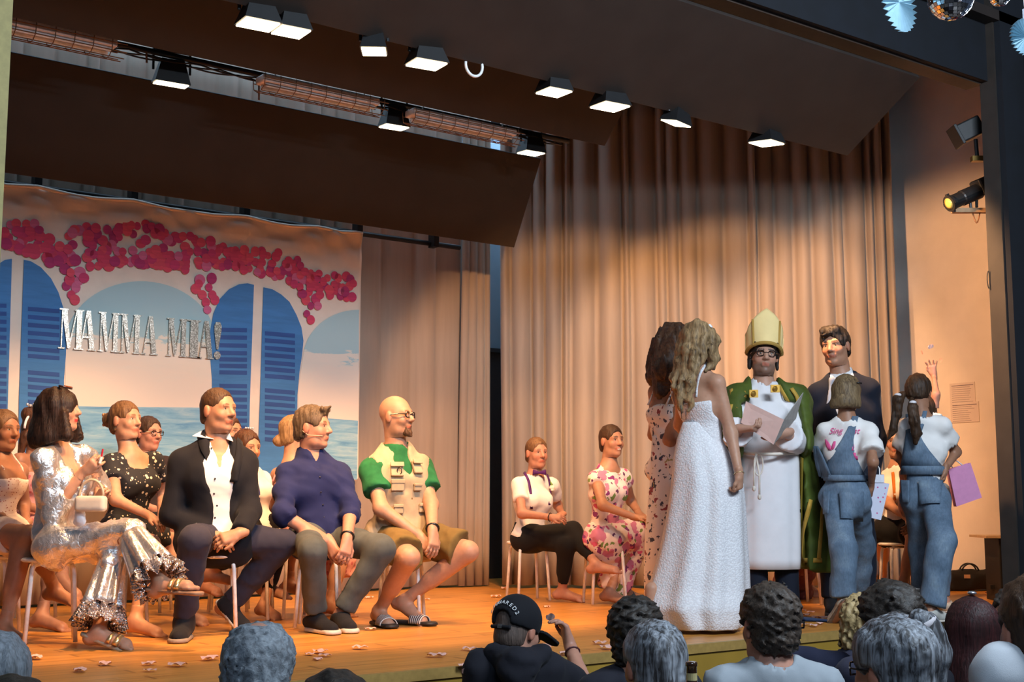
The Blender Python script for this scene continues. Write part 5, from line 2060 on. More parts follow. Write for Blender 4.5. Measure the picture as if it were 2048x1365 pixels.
# ================================================================ the wedding group and the girls by the curtain
M_FLORAL = pattern('white_dress_magenta_flowers', (0.76, 0.62, 0.58), [(9, 0.40, (0.55, 0.18, 0.30)), (9, 0.24, (0.22, 0.03, 0.16)), (12, 0.24, (0.16, 0.24, 0.06)), (15, 0.21, (0.12, 0.03, 0.10)), (11, 0.22, (0.60, 0.10, 0.22))], warp=0.9)
M_SPRIG = pattern('white_dress_dark_sprigs', (0.70, 0.62, 0.60), [(14, 0.27, (0.05, 0.05, 0.08)), (28, 0.22, (0.06, 0.06, 0.09)), (10, 0.22, (0.26, 0.05, 0.06)), (13, 0.14, (0.35, 0.28, 0.12))], warp=1.3)
m, nt, b = nodes_of('white_lace')
vo = voronoi(nt, coords(nt), 95)
nt.links.new(ramp(nt, vo.outputs['Distance'], [(0.1, (0.86, 0.85, 0.86)), (0.6, (0.70, 0.68, 0.70))]), b.inputs['Base Color'])
b.inputs['Roughness'].default_value = 0.8
bump(nt, b, vo.outputs['Distance'], 0.5, 0.006)
M_LACE = m
M_ALB = cloth('white_alb_cotton', (0.78, 0.76, 0.78), var=0.04)
M_COPE = cloth('green_cope_brocade', (0.075, 0.105, 0.018), 0.6, var=0.25, sheen=0.0)
M_GOLDB = cloth('gold_braid', (0.50, 0.30, 0.05), 0.5, var=0.2)
M_MITRE = cloth('yellow_mitre_satin', (0.88, 0.66, 0.30), 0.5, var=0.05)
M_SUIT = cloth('navy_suit_wool', (0.010, 0.013, 0.024))
M_SATIN = cloth('grey_satin_tie', (0.35, 0.38, 0.44), 0.4)
m, nt, b = nodes_of('blue_denim')
f = noise(nt, coords(nt), 7, 4, 0.6)
f2 = noise(nt, coords(nt, (1, 1, 0.35)), 120, 2)
c = ramp(nt, f, [(0.3, (0.075, 0.12, 0.18)), (0.55, (0.13, 0.19, 0.27)), (0.75, (0.21, 0.28, 0.35))])
nt.links.new(mixc(nt, 0.5, c, ramp(nt, f2, [(0.35, (0.6, 0.6, 0.6)), (0.65, (1, 1, 1))]), 'MULTIPLY'), b.inputs['Base Color'])
b.inputs['Roughness'].default_value = 0.85
bump(nt, b, f2, 0.15, 0.004)
M_DENIM = m
H_BRIDE = hair_mat('long_blond_hair', (0.08, 0.048, 0.024), (0.42, 0.27, 0.13), stretch=(90, 90, 14), thr=(0.36, 0.62))
H_CURL = hair_mat('curly_brown_hair', (0.018, 0.008, 0.005), (0.10, 0.045, 0.022), stretch=(60, 60, 40))
H_BLACK = hair_mat('black_hair', (0.006, 0.005, 0.004), (0.035, 0.025, 0.020))


def rows(d, lst, depth_ratio=0.75, ax=AR):
    """silhouette rows (py, left px, right px, fold[, depth shift]) to skirt rings"""
    out = []
    for r in lst:
        dd = d + (r[4] if len(r) > 4 else 0)
        c = at_d((r[1] + r[2]) / 2, r[0], dd)
        a, b = at_d(r[1], r[0], dd), at_d(r[2], r[0], dd)
        w = np.linalg.norm(b - a) / 2
        out.append((c, w, w * depth_ratio, ax, r[3]))
    return out


def skirt(p, name, lst, d, mat, ratio=0.75, folds=11, amp=0.06, seed=1, n=110, thick=0.004, sub=2):
    R = rows(d, lst, ratio)
    # refine between rows
    fine = []
    for (c0, a0, b0, x, f0), (c1, a1, b1, _, f1) in zip(R[:-1], R[1:]):
        for t in np.linspace(0, 1, 4, endpoint=False):
            fine.append((c0 + (c1 - c0) * t, a0 + (a1 - a0) * t, b0 + (b1 - b0) * t, x, f0 + (f1 - f0) * t))
    fine.append(R[-1])
    for q in fine:
        q[0][2] = max(q[0][2], 0.008)
    o = p.emit(name, fold_skirt(fine, n, folds, amp, seed), mat)
    md = o.modifiers.new('thick', 'SOLIDIFY')
    md.thickness = thick
    return o


def strands(p, mat, chains, r0, r1, base, wig=0.012, seed=0, h=0.0095, amp=0.005, freq=55, name='hair', sub=5, k=0.018):
    """locks: chains of (px, py, depth shift from the head)"""
    rs_ = np.random.RandomState(seed)
    pr = list(base)
    for ch in chains:
        P = [at_d(x, y, depth(p.J['head']) + dd) for x, y, dd in ch]
        pts = []
        ph = rs_.rand() * 6
        for a, b in zip(P[:-1], P[1:]):
            for t in np.linspace(0, 1, sub, endpoint=False):
                pts.append(a + (b - a) * t)
        pts.append(P[-1])
        n = len(pts)
        for i in range(n):
            q = i / (n - 1)
            pts[i] = pts[i] + AR * wig * q * math.sin(ph + i * 1.1) + AF * wig * q * math.cos(ph + i * 0.9)
        for i in range(n - 1):
            q = i / (n - 1)
            pr.append(cap(pts[i], pts[i + 1], r0 + (r1 - r0) * q, r0 + (r1 - r0) * (q + 1 / (n - 1)), k=k))
    return p.hair(pr, mat, h, amp, freq, seed, (1, 1, 0.4), name)


# ---- girl with the bow tie
p = Person('girl with purple bow tie and braces sitting barefoot on stool by the curtain', at_d(1056, 1072, 9.72), 42, 1.62, skin='pink', girth=0.95)
p.set(chest=(1066, 1002), neck=(1070, 950), head=(1074, 907), shR=(1038, 972), shL=(1103, 972), elR=(1044, 1028), wrR=(1100, 1035, -.1), elL=(1116, 1012), wrL=(1124, 1030, -.1),
      knR=(1146, 1060), knL=(1134, 1092), hipR=(1048, 1078), hipL=(1070, 1078), anR=(1192, 1130))
p.abs(toR=(1228, 1140, 9.3))
p.foot('L', (1172, 1206), 72)
p.head_dir(28, 0)
p.hand('R', (1126, 1036, -.03), normal=AF - AZ, curl=0.4).hand('L', (1112, 1036, -.06), normal=AF - AZ, curl=0.4)
p.body(bare='LR', brows=(0.20, 0.10, 0.06))
tied_back(p, H_LBROWN, (0, -.11, .04), 0.03, front=0.012)
tee(p, M_WTEE, 0.012, 0.55, seed=14, hem=0.02)
up, sd, fw = p.torso_axes()
p.ribbon('brace', 'tshirt', [(1049, 946), (1057, 962), (1061, 985), (1063, 1018)], 0.020, M_PURPLE)
p.ribbon('brace', 'tshirt', [(1094, 950), (1100, 968), (1101, 990), (1098, 1010)], 0.020, M_PURPLE)
bt = at_d(1079, 946, depth(p.J['neck']) - 0.085)
for sg in (-1, 1):
    e = solid([cap(bt, bt + AR * sg * 0.05 + AZ * 0.004, 0.010, 0.024, k=0.01, flat=(AF, 1.8), cut=True)], 0.0075)
    p.emit('bow_tie', e, M_PURPLE)
c = p.hit('tshirt', 1101, 975, 0.018)[0]
p.emit('corsage', solid([ell(c, [0.020] * 3), ell(c + AR * 0.008 - AZ * 0.012, [0.018] * 3)], 0.0075, wrinkle(0.005, 160, 2)), plain('white_rose', (0.8, 0.72, 0.6), 0.7))
p.emit('corsage_leaf', solid([cap(c + AZ * 0.02, c + AZ * 0.045 - AR * 0.012, 0.010, 0.005)], 0.007), plain('corsage_green', (0.15, 0.28, 0.05), 0.6))
p.garment('leggings', p.torso(0.010)[:1] + [cap(p.J['pelvis'], p.J['pelvis'] + up * 0.09, 0.122, 0.118, k=0.04, flat=(fw, 1.2), cut=True)] + p.leg('L', 0.007, t1=1.80) + p.leg('R', 0.007, t1=1.80), M_BLKLEG)
p.tube('bracelet', [p.J['wrR'] + (frame_of(p.J['wrR'] - p.J['elR'])[0] * math.cos(t) + frame_of(p.J['wrR'] - p.J['elR'])[1] * math.sin(t)) * 0.03 for t in np.linspace(0, 6.28, 13)[:-1]], 0.003, M_FRAME, 5, closed=True)
DBG.append(p)

# ---- woman in the flowered dress
p = Person('woman in long white dress with magenta flowers smiling on stool by the curtain', at_d(1208, 1070, 9.42), 38, 1.70, skin='light', girth=0.92)
p.set(chest=(1216, 985), neck=(1218, 928), head=(1224, 883), shR=(1192, 958), shL=(1248, 955), elR=(1206, 1012), wrR=(1272, 1036, -.15), elL=(1262, 1003), wrL=(1280, 1030, -.15),
      knR=(1270, 1062), knL=(1296, 1060), hipR=(1198, 1078), hipL=(1226, 1078))
p.foot('R', (1262, 1212), 50).foot('L', (1290, 1206), 50)
p.head_dir(34, 2)
p.hand('R', (1296, 1038, -.05), normal=-AZ, curl=0.2).hand('L', (1296, 1042, -.06), normal=-AZ, curl=0.25)
p.body(bare='LR', brows=(0.06, 0.03, 0.02), smile=1.0, teeth=True)
tied_back(p, H_BROWN, (0, -.10, -.03), 0.032, front=0.010)
tee(p, M_FLORAL, 0.012, 0.22, 'dress_top', neck=0.072, drop=0.02, seed=16, flare=0.010)
k = (p.J['knL'] + p.J['knR']) / 2
an = (p.J['anL'] + p.J['anR']) / 2
p.garment('skirt', p.torso(0.02)[:1] + p.leg('L', 0.018, t1=1.0, cut=False) + p.leg('R', 0.018, t1=1.0, cut=False)
          + [cap((p.J['hipL'] + p.J['hipR']) / 2 - AZ * 0.03, k - AZ * .02, 0.12, 0.095, k=0.06), cap(k, an + AZ * 0.0 - AR * 0.04, 0.115, 0.105, k=0.06, cut=True), cap((p.J['hipL'] + p.J['hipR']) / 2 - AZ * 0.05, an + AZ * 0.05, 0.07, 0.08, k=0.10, cut=True)], M_FLORAL, disp=wrinkle(0.010, 22, 6))
DBG.append(p)

# ---- curly woman behind the bride
p = Person('woman with dark curly hair in long white sprigged dress, standing beyond the bride', at_d(1338, 935, 8.05), 140, 1.78, sit=False, skin='tan', girth=0.92)
p.set(chest=(1338, 830), neck=(1338, 760), head=(1345, 700), shL=(1312, 785), shR=(1362, 785), elL=(1308, 870, .05), elR=(1340, 880, -.05), wrL=(1330, 900, .2), wrR=(1372, 900, .15))
p.hipw = 0.72
p.head_dir(125, 0)
p.body(legs='', brows=(0.05, 0.03, 0.02))
H = p.H
cur = [ell(H(0, -.02, .03), [.098 * p.hs, .115 * p.hs, .105 * p.hs], p.hax, 0.02), ell(H(0, .14, -.05), [.075, .08, .11], p.hax, 0.015, 's')]
strands(p, H_CURL, [[(1338, 665, -.02), (1325, 715, -.04), (1318, 760, -.03)], [(1350, 660, -.08), (1340, 720, -.10), (1328, 775, -.08)], [(1330, 680, .05), (1312, 730, .05), (1316, 765, .04)], [(1362, 670, -.08), (1355, 730, -.10), (1345, 770, -.08)], [(1345, 690, -.1), (1330, 740, -.11), (1322, 785, -.09)]],
        0.048, 0.032, cur, wig=0.012, seed=3, h=0.010, amp=0.011, freq=70, k=0.05)
strappy(p, M_SPRIG, top=0.16, name='dress_top')
skirt(p, 'skirt', [(872, 1306, 1364, 0.1), (900, 1304, 1372, 0.3), (960, 1302, 1385, 0.7), (1060, 1293, 1395, 1), (1150, 1290, 1400, 1), (1222, 1292, 1405, 1.1)], 8.05, M_SPRIG, 0.8, 10, 0.05, 7)
DBG.append(p)

# ---- the bride
p = Person('bride in long white lace gown with loose blond waves, back turned', at_d(1412, 925, 7.5), 140, 1.74, sit=False, skin='fair', girth=0.90)
p.set(chest=(1403, 812), neck=(1398, 742), head=(1398, 688), shL=(1366, 772), shR=(1434, 766), elR=(1462, 868, -.02), wrR=(1478, 948, -.05), elL=(1360, 850, .1), wrL=(1385, 900, .25), hipL=(1385, 940), hipR=(1440, 940))
p.hipw = 0.72
p.head_dir(124, 0)
p.hand('R', (1480, 985, .02), normal=-AR * 0.8 + AF * .5, curl=0.75, thumb=0.7)
p.body(legs='', brows=(0.12, 0.07, 0.04))
H, A, z = p.H, p.hax, p.hs
base = [ell(H(0, -.02, .036), [.086 * z, .108 * z, .098 * z], A, 0.02), ell(H(0, .125, -.045), [.080, .085, .115], A, 0.014, 's'), ell(H(-.095, .05, -.05), [.03, .05, .06], A, 0.02, 's')]
chains = [[(1382, 655, -.06), (1372, 720, -.13), (1362, 790, -.12)], [(1395, 650, -.09), (1388, 720, -.15), (1378, 800, -.13)], [(1408, 655, -.10), (1405, 705, -.15), (1392, 750, -.13)], [(1420, 665, -.09), (1424, 705, -.11), (1418, 742, -.10)],
          [(1372, 670, -.02), (1358, 735, -.09), (1350, 800, -.08)], [(1366, 680, .03), (1352, 740, -.02), (1346, 785, .0)], [(1390, 700, -.12), (1380, 770, -.15), (1376, 822, -.12)], [(1375, 720, -.1), (1366, 780, -.13), (1358, 825, -.10)],
          [(1428, 680, -.05), (1430, 715, -.05), (1424, 738, -.06)]]
strands(p, H_BRIDE, chains, 0.034, 0.013, base, wig=0.022, seed=5, h=0.0085, amp=0.0045, freq=70, k=0.012)
for x, y in ((1418, 655), (1415, 668)):
    c = at_d(x, y, depth(p.J['head']) - 0.075)
    e = solid([ell(c + (AR * math.cos(t) + AZ * math.sin(t)) * 0.012, [0.010] * 3, k=0.006) for t in np.linspace(0, 6.28, 6)[:-1]] + [ell(c - AF * .005, [0.009] * 3, k=0.004)], 0.006)
    p.emit('hair_flower', e, plain('white_petal_clip', (0.85, 0.85, 0.88), 0.5))
up, sd, fw = p.torso_axes()
bo = p.torso(0.010)[1:] + [halfspace(p.J['neck'] - up * 0.175 - fw * 0.0, up - fw * 0.12, 0.006), halfspace(at_d(1410, 905, 7.5), -up, 0.004)]
for S, sg in (('L', 1), ('R', -1)):
    bo.append(cap(p.J['sh' + S] + sd * sg * 0.03, p.J['sh' + S] + sd * sg * 0.03 - up * 0.15, 0.062, k=0.01, op='s'))
bod = p.garment('bodice', bo, M_LACE, 0.011)
gown = skirt(p, 'skirt', [(846, 1367, 1430, 0.0), (880, 1355, 1443, 0.1), (920, 1348, 1464, 0.4), (968, 1345, 1484, 0.7), (1020, 1338, 1488, 0.9), (1080, 1327, 1490, 1), (1130, 1315, 1493, 1.1), (1180, 1300, 1494, 1.2), (1215, 1295, 1492, 1.2, -.03), (1245, 1318, 1486, 1.2, -.05), (1256, 1330, 1480, 1.2, -.06)], 7.5, M_LACE, 0.85, 9, 0.085, 12, n=150)
for pix, S in (([(1413, 726), (1399, 750), (1394, 775), (1393, 802)], 'R'), ([(1342, 778), (1346, 800), (1352, 815)], 'L')):
    pts, nr = [], []
    for a, b_ in zip(pix[:-1], pix[1:]):
        for t in np.linspace(0, 1, 4, endpoint=False):
            q, n = p.hit('body', a[0] + (b_[0] - a[0]) * t, a[1] + (b_[1] - a[1]) * t, 0.006)
            pts.append(q)
            nr.append(n)
    p.strip('shoulder_strap', pts, nr, 0.014, M_LACE, 0.005, bod)
pk = p.hit('body', 1367, 802, 0.014)[0]
e = MB().box(pk, (0.030, 0.016, 0.062), [AR, AF, AZ])
e.v = [tuple(np.array(v) - p.o) for v in e.v]
link('microphone_pack', e.mesh('microphone_pack'), plain('grey_pack', (0.20, 0.17, 0.14), 0.4), p.root, bevel=0.006)
p.tube('microphone_wire', [at_d(1361, 790, 7.40), at_d(1362, 812, 7.38), at_d(1363, 838, 7.37), at_d(1372, 840, 7.37), at_d(1372, 818, 7.38)], 0.002, M_FRAME, 5)
p.tube('bracelet', [p.J['wrR'] + (frame_of(p.J['wrR'] - p.J['elR'])[0] * math.cos(t) + frame_of(p.J['wrR'] - p.J['elR'])[1] * math.sin(t)) * 0.029 for t in np.linspace(0, 6.28, 13)[:-1]], 0.002, M_GOLD, 5, closed=True)
for (x, y), ph in (((1352, 1262), 120), ((1472, 1258), 100)):
    t = at_z(x + 4, y, 0)
    d = vec(ph)
    sdv = np.cross(AZ, d)
    e = solid([cap(t - d * 0.21 + AZ * 0.055, t - d * 0.02 + AZ * 0.016, 0.030, 0.034, k=0.02, flat=(AZ, 2.2)), cap(t - d * 0.20 + AZ * 0.07, t - d * 0.04 + AZ * 0.035, 0.030, 0.028, k=0.02), cap(t - d * 0.19 + AZ * 0.10, t - d * 0.18 + AZ * 0.24, 0.034, 0.040, k=0.03)], 0.0095)
    p.emit('foot', e, M_SKIN, col=np.tile(np.array(p.skin), (len(e[0]), 1)))
    e = MB().box(t - d * 0.20 + AZ * 0.026, (0.05, 0.05, 0.05), [d, sdv, AZ])
    e.v = [tuple(np.array(v) - p.o) for v in e.v]
    sh_ = link('white_heel', e.mesh('white_heel'), M_WSHIRT, p.root, bevel=0.004)
    p.tube('shoe_strap', [t - d * 0.20 + sdv * 0.035 + AZ * 0.09, t - d * 0.13 + sdv * 0.03 + AZ * 0.075, t - d * 0.06 - sdv * 0.035 + AZ * 0.03], 0.004, M_WSHIRT, 5, sh_)
    p.tube('shoe_strap', [t - d * 0.12 + sdv * 0.036 + AZ * 0.02, t - d * 0.10 + AZ * 0.068, t - d * 0.08 - sdv * 0.036 + AZ * 0.02], 0.004, M_WSHIRT, 5, sh_)
DBG.append(p)

# ---- the bishop
BD = 8.25
p = Person('man dressed as bishop in green cope and yellow mitre, reading from folder', at_d(1538, 945, BD), 6, 1.80, sit=False, female=False, skin=(0.52, 0.29, 0.20), girth=1.05)
p.set(chest=(1530, 850), neck=(1527, 770), head=(1528, 713), shR=(1478, 805), shL=(1582, 802), elR=(1468, 880, 0), elL=(1592, 885, 0), wrR=(1478, 858, -.2), wrL=(1572, 866, -.22))
p.hipw = 0.78
p.head_dir(-2, 4, -4)
p.hand('R', (1500, 858, -.03), normal=AR * 0.6 + AF * -0.2 + AZ * 0.5, curl=0.5).hand('L', (1540, 872, -.04), normal=AF * 0.7 + AZ * 0.5 - AR * 0.2, curl=0.35)
p.body(legs='LR', stubble=((0.05, 0.03, 0.022), 0.6, .050), brows=(0.02, 0.012, 0.01))
H, A, z = p.H, p.hax, p.hs
p.hair(p.scalp(0.012, -0.006, -0.08, ears=False) + [cap(H(-.06, .068, .062), H(.06, .068, .062), .018, k=0.02), cap(H(-.078, -.01, .02), H(-.082, -.015, -.07), .018, .014, k=0.02), cap(H(.078, -.01, .02), H(.082, -.015, -.07), .018, .014, k=0.02)], H_BLACK, amp=0.003)
p.glasses(M_FRAME, 0.0032)
# mitre: two stiff pointed shields on a band, joined by a soft fold
mit = thing('mitre', 'pointed yellow mitre with gold bands on the bishop\'s head', 'hat', H(0, -.01, .06))
for sg, nm in ((1, 'front_shield'), (-1, 'rear_shield')):
    V, Q = [], []
    n, mrows = 17, 12
    for j in range(mrows + 1):
        q = j / mrows
        for i in range(n):
            t = -1 + 2 * i / (n - 1)
            prof = (1 - abs(t) * 0.55)
            hgt = 0.225 * prof * q
            w = 0.106 + 0.012 * q * prof
            ang = t * math.pi / 2
            arch = 0.050 * (1 - t * t) if sg > 0 else 0.0
            V.append(H(math.sin(ang) * w, sg * math.cos(ang) * (0.118 * (1 - 0.55 * q * prof)) - .012, 0.012 + arch + hgt))
    for j in range(mrows):
        for i in range(n - 1):
            Q.append((j * n + i, j * n + i + 1, (j + 1) * n + i + 1, (j + 1) * n + i))
    me = fast_mesh(nm, np.array(V) - world_of(mit), np.array(Q))
    o = link(nm, me, M_MITRE, mit)
    o.modifiers.new('thick', 'SOLIDIFY').thickness = 0.005
    if sg > 0:
        Vn = np.array(V)
        def strip_(name, pts, wd):
            pts = [Vn[i] + p.hf * 0.006 for i in pts]
            mb = MB()
            for i, q in enumerate(pts):
                tt = unit(pts[min(i + 1, len(pts) - 1)] - pts[max(i - 1, 0)])
                x = unit(np.cross(tt, p.hf)) * wd / 2
                mb.v += [tuple(q - x), tuple(q + x), tuple(q + x - p.hf * .003), tuple(q - x - p.hf * .003)]
            for i in range(len(pts) - 1):
                for k_ in range(4):
                    mb.f.append((i * 4 + k_, i * 4 + (k_ + 1) % 4, i * 4 + 4 + (k_ + 1) % 4, i * 4 + 4 + k_))
            mb.v = [tuple(np.array(v) - world_of(mit)) for v in mb.v]
            link(name, mb.mesh(name, True), cloth('dull_gold_braid', (0.42, 0.25, 0.06)), mit)
        strip_('gold_band', list(range(0, n)), 0.022)
        strip_('gold_band', [j * n + 4 for j in range(mrows + 1)], 0.014)
        strip_('gold_band', [j * n + n - 5 for j in range(mrows + 1)], 0.014)
up, sd, fw = p.torso_axes()
al = p.torso(0.022, belly=1.1) + p.arm('L', 0.030, t1=1.72, flare=0.035) + p.arm('R', 0.030, t1=1.72, flare=0.035) + [cap(p.J['neck'] + up * 0.02 + fw * .02, p.J['neck'] + up * 0.12, 0.064, 0.08, k=0.01, op='s'), cap(p.J['neck'] + fw * 0.10 + up * 0.02, p.J['chest'] + fw * 0.15 + up * 0.08, 0.038, 0.008, k=0.01, op='s'), halfspace(p.J['pelvis'] + up * 0.02, -up, 0.01)]
alb = p.garment('alb', al, M_ALB, disp=wrinkle(0.006, 22, 41))
p.garment('black_shirt', p.torso(0.010)[1:4] + [cap(p.J['neck'] - up * 0.03, p.J['neck'] + up * 0.02, 0.070, 0.068, cut=True)], cloth('black_clerical', (0.01, 0.01, 0.014)), 0.014)
skirt(p, 'alb_skirt', [(885, 1480, 1596, 0.1), (925, 1476, 1598, 0.4), (980, 1478, 1598, 0.8), (1060, 1478, 1600, 1), (1138, 1477, 1600, 1.1)], BD, M_ALB, 0.72, 9, 0.035, 21, n=120)
cs = [at_d(1512 + 4 * math.sin(i), 905 + i * 8, BD - 0.20) for i in range(0, 12)]
rope = p.tube('rope_belt', [at_d(x, 906 + 3 * math.sin((x - 1484) / 108 * math.pi), BD - 0.20 * math.sin((x - 1480) / 116 * math.pi) ** 0.5 - .02) for x in range(1486, 1594, 6)], 0.010, cloth('cream_rope', (0.72, 0.64, 0.55)))
for x, y1 in ((1508, 978), (1519, 995)):
    p.tube('tassel', [at_d(1512, 908, BD - .225), at_d(x, (908 + y1) / 2, BD - .235), at_d(x, y1, BD - .24)], 0.006, MATS['cream_rope'], 6, rope)
    p.dots('knot', 'alb', [], 0.01, M_WSHIRT)
    e = solid([ell(at_d(x, y1, BD - .24), [.012, .012, .020])], 0.007)
    p.emit('tassel_end', e, MATS['cream_rope'], rope)
loop = p.tube('rope_loop', [at_d(1517 + 9 * math.sin(t), 930 - 22 * math.cos(t), BD - .235) for t in np.linspace(0.2, 6.0, 14)], 0.005, MATS['cream_rope'], 6, rope)
# cope
C, N = p.J['chest'], p.J['neck']
cp = p.torso(0.05, belly=1.15) + p.arm('L', 0.065, t1=1.15, cut=False) + p.arm('R', 0.065, t1=1.15, cut=False) + [cap(C - fw * 0.04 + sd * 0.06, np.array([*(p.J['pelvis'] - fw * 0.10 + sd * 0.17)[:2], 0.34]), 0.22, 0.26, k=0.06, flat=(fw, 1.35)), cap(C - fw * 0.04 - sd * 0.04, np.array([*(p.J['pelvis'] - fw * 0.10 - sd * 0.02)[:2], 0.34]), 0.22, 0.26, k=0.06, flat=(fw, 1.35)),
      halfspace((0, 0, 0.30), -AZ, 0.01), halfspace(N + up * 0.06, up, 0.01)]
cp += [rbox(np.array([*(p.J['pelvis'] + fw * 0.30 - sd * 0.0)[:2], 0.72]), (0.205, 0.34, 0.64), [sd, fw, AZ], 0.02, 0.02, 's'), cap(C + fw * 0.17, N + fw * 0.08 + up * 0.10, 0.155, 0.085, k=0.02, op='s'), cap(N, N + up * 0.2, 0.085, 0.1, k=0.02, op='s')]
cope = p.garment('cope', cp, M_COPE, 0.015, wrinkle(0.014, 11, 44, (1, 1, 0.3)))
p.ribbon('gold_braid', 'cope', [(1464, 782), (1467, 798), (1464, 814), (1459, 834)], 0.024, M_GOLDB, parent=cope, out=0.020)
p.ribbon('gold_braid', 'cope', [(1486, 786), (1489, 796), (1482, 808), (1474, 820)], 0.024, M_GOLDB, parent=cope, out=0.020)
p.ribbon('gold_braid', 'cope', [(1562, 772), (1572, 792), (1586, 812), (1598, 834)], 0.024, M_GOLDB, parent=cope, out=0.020)
p.ribbon('gold_braid', 'cope', [(1582, 780), (1592, 794), (1602, 812)], 0.024, M_GOLDB, parent=cope, out=0.020)
p.ribbon('gold_braid', 'cope', [(1618, 1000), (1612, 1060), (1608, 1118)], 0.028, M_GOLDB, parent=cope, out=0.020)
p.ribbon('gold_braid', 'cope', [(1640, 1000), (1638, 1060), (1634, 1118)], 0.028, M_GOLDB, parent=cope, out=0.020)
p.ribbon('gold_edge', 'cope', [(1606, 915), (1604, 1000), (1602, 1080), (1600, 1135)], 0.06, cloth('olive_gold_lining', (0.24, 0.17, 0.02)), parent=cope, out=0.012)
p.ribbon('gold_braid', 'cope', [(1608, 1121), (1640, 1121)], 0.028, M_GOLDB, parent=cope, out=0.020)
for x, y in ((1507, 788), (1550, 778)):
    c = at_d(x, y, depth(C) - 0.185)
    e = MB().box(c, (0.055, 0.022, 0.048), [AR, AF, AZ]).ball(c - AF * 0.012, (0.022, 0.010, 0.020), 10, 6)
    e.v = [tuple(np.array(v) - p.o) for v in e.v]
    link('gold_clasp', e.mesh('gold_clasp'), plain('gold_clasp', (0.72, 0.40, 0.08), 0.3, 0.8), p.root, bevel=0.006)
for S in 'LR':
    J = p.J
    J['an' + S] = np.array([*(p.P + sd * (0.10 if S == 'L' else -0.10) * 1.0)[:2], 0.085])
    J['kn' + S] = J['an' + S] + AZ * 0.43
    J['to' + S] = J['an' + S] + p.f * 0.15 - AZ * 0.055
p.garment('trousers', p.leg('L', 0.01, t0=0.6, t1=1.93, flare=0.03) + p.leg('R', 0.01, t0=0.6, t1=1.93, flare=0.03), M_SUIT)
for S in 'LR':
    p.toe_set.add(S)
    p.shoe(S, M_BLKSUEDE, M_RUBBERB)
DBG.append(p)
# folder
fo = thing('folder', 'open pink folder held by the bishop', 'folder', at_d(1530, 850, BD - .36))
dd = BD - 0.36
A4 = [at_d(1492, 803, dd), at_d(1568, 840, dd - .07), at_d(1547, 890, dd - .04), at_d(1482, 846, dd + .0)]
B4 = [at_d(1568, 840, dd - .07), at_d(1607, 786, dd + .12), at_d(1592, 838, dd + .12), at_d(1547, 890, dd - .04)]
for nm, q, mt in (('cover', A4, plain('pale_pink_card', (0.66, 0.42, 0.36), 0.7, var=0.04)), ('page', B4, plain('grey_card', (0.34, 0.32, 0.30), 0.7))):
    n = unit(np.cross(q[1] - q[0], q[3] - q[0])) * 0.004
    MB().add(list(q) + [v + n for v in q], [(0, 1, 2, 3), (7, 6, 5, 4), (0, 4, 5, 1), (1, 5, 6, 2), (2, 6, 7, 3), (3, 7, 4, 0)]).build(nm, mt, fo)

# ---- the groom
GD = 8.55
p = Person('groom in navy suit with grey tie, smiling with short black hair', at_d(1690, 945, GD), -12, 1.86, sit=False, female=False, skin='light', girth=0.98)
p.set(chest=(1688, 845), neck=(1684, 750), head=(1670, 694), shR=(1636, 790), shL=(1738, 780), elR=(1622, 890), elL=(1752, 880), wrR=(1628, 965), wrL=(1742, 960))
p.head_dir(-34, -2, 4)
p.body(brows=(0.015, 0.01, 0.008), smile=0.9, jaw=0.97)
H = p.H
p.hair(p.scalp(0.016, 0.000, -0.055) + [cap(H(-.04, .055, .10), H(.04, .06, .10), .026, .024, k=0.04), cap(H(.01, .085, .082), H(-.03, .095, .068), .012, .008, k=0.02)], H_BLACK, amp=0.004, freq=120)
up, sd, fw = p.torso_axes()
N, C = p.J['neck'], p.J['chest']
p.garment('shirt', p.torso(0.012)[1:] + [cap(N - up * 0.02, N + up * 0.05, 0.070, 0.066, k=0.01, cut=True), cap(N + up * 0.03, N + up * 0.14, 0.058, k=0.006, op='s')], M_WSHIRT, 0.0115)
j = p.torso(0.026) + p.arm('L', 0.018, t1=1.95, flare=0.008) + p.arm('R', 0.018, t1=1.95, flare=0.008) + [cap(p.J['hipL'] - up * 0.05, p.J['hipR'] - up * 0.05, 0.125, k=0.04), cap(C + fw * 0.16 - up * 0.09, N + fw * 0.08 + up * 0.06, 0.035, 0.085, k=0.01, op='s'), cap(N + up * 0.0, N + up * 0.15, 0.066, 0.08, k=0.01, op='s')]
jk = p.garment('suit_jacket', j, M_SUIT, disp=wrinkle(0.005, 16, 61))
ty = p.hit('shirt', 1665, 762, 0.012)[0]
p.emit('tie', solid([cap(at_d(1664, 760, depth(ty)), at_d(1662, 775, depth(ty) + .005), 0.022, 0.015, k=0.01, flat=(AF, 1.6)), cap(at_d(1662, 778, depth(ty) + .0), at_d(1655, 860, depth(ty) - .02), 0.016, 0.038, k=0.01, flat=(AF, 2.4))], 0.008), M_SATIN)
p.garment('trousers', p.torso(0.012)[:1] + p.leg('L', 0.014, t1=1.97, flare=0.02) + p.leg('R', 0.014, t1=1.97, flare=0.02), M_SUIT, disp=wrinkle(0.005, 16, 62))
p.shoe('L', M_BLKSUEDE, M_RUBBERB)
p.shoe('R', M_BLKSUEDE, M_RUBBERB)
DBG.append(p)
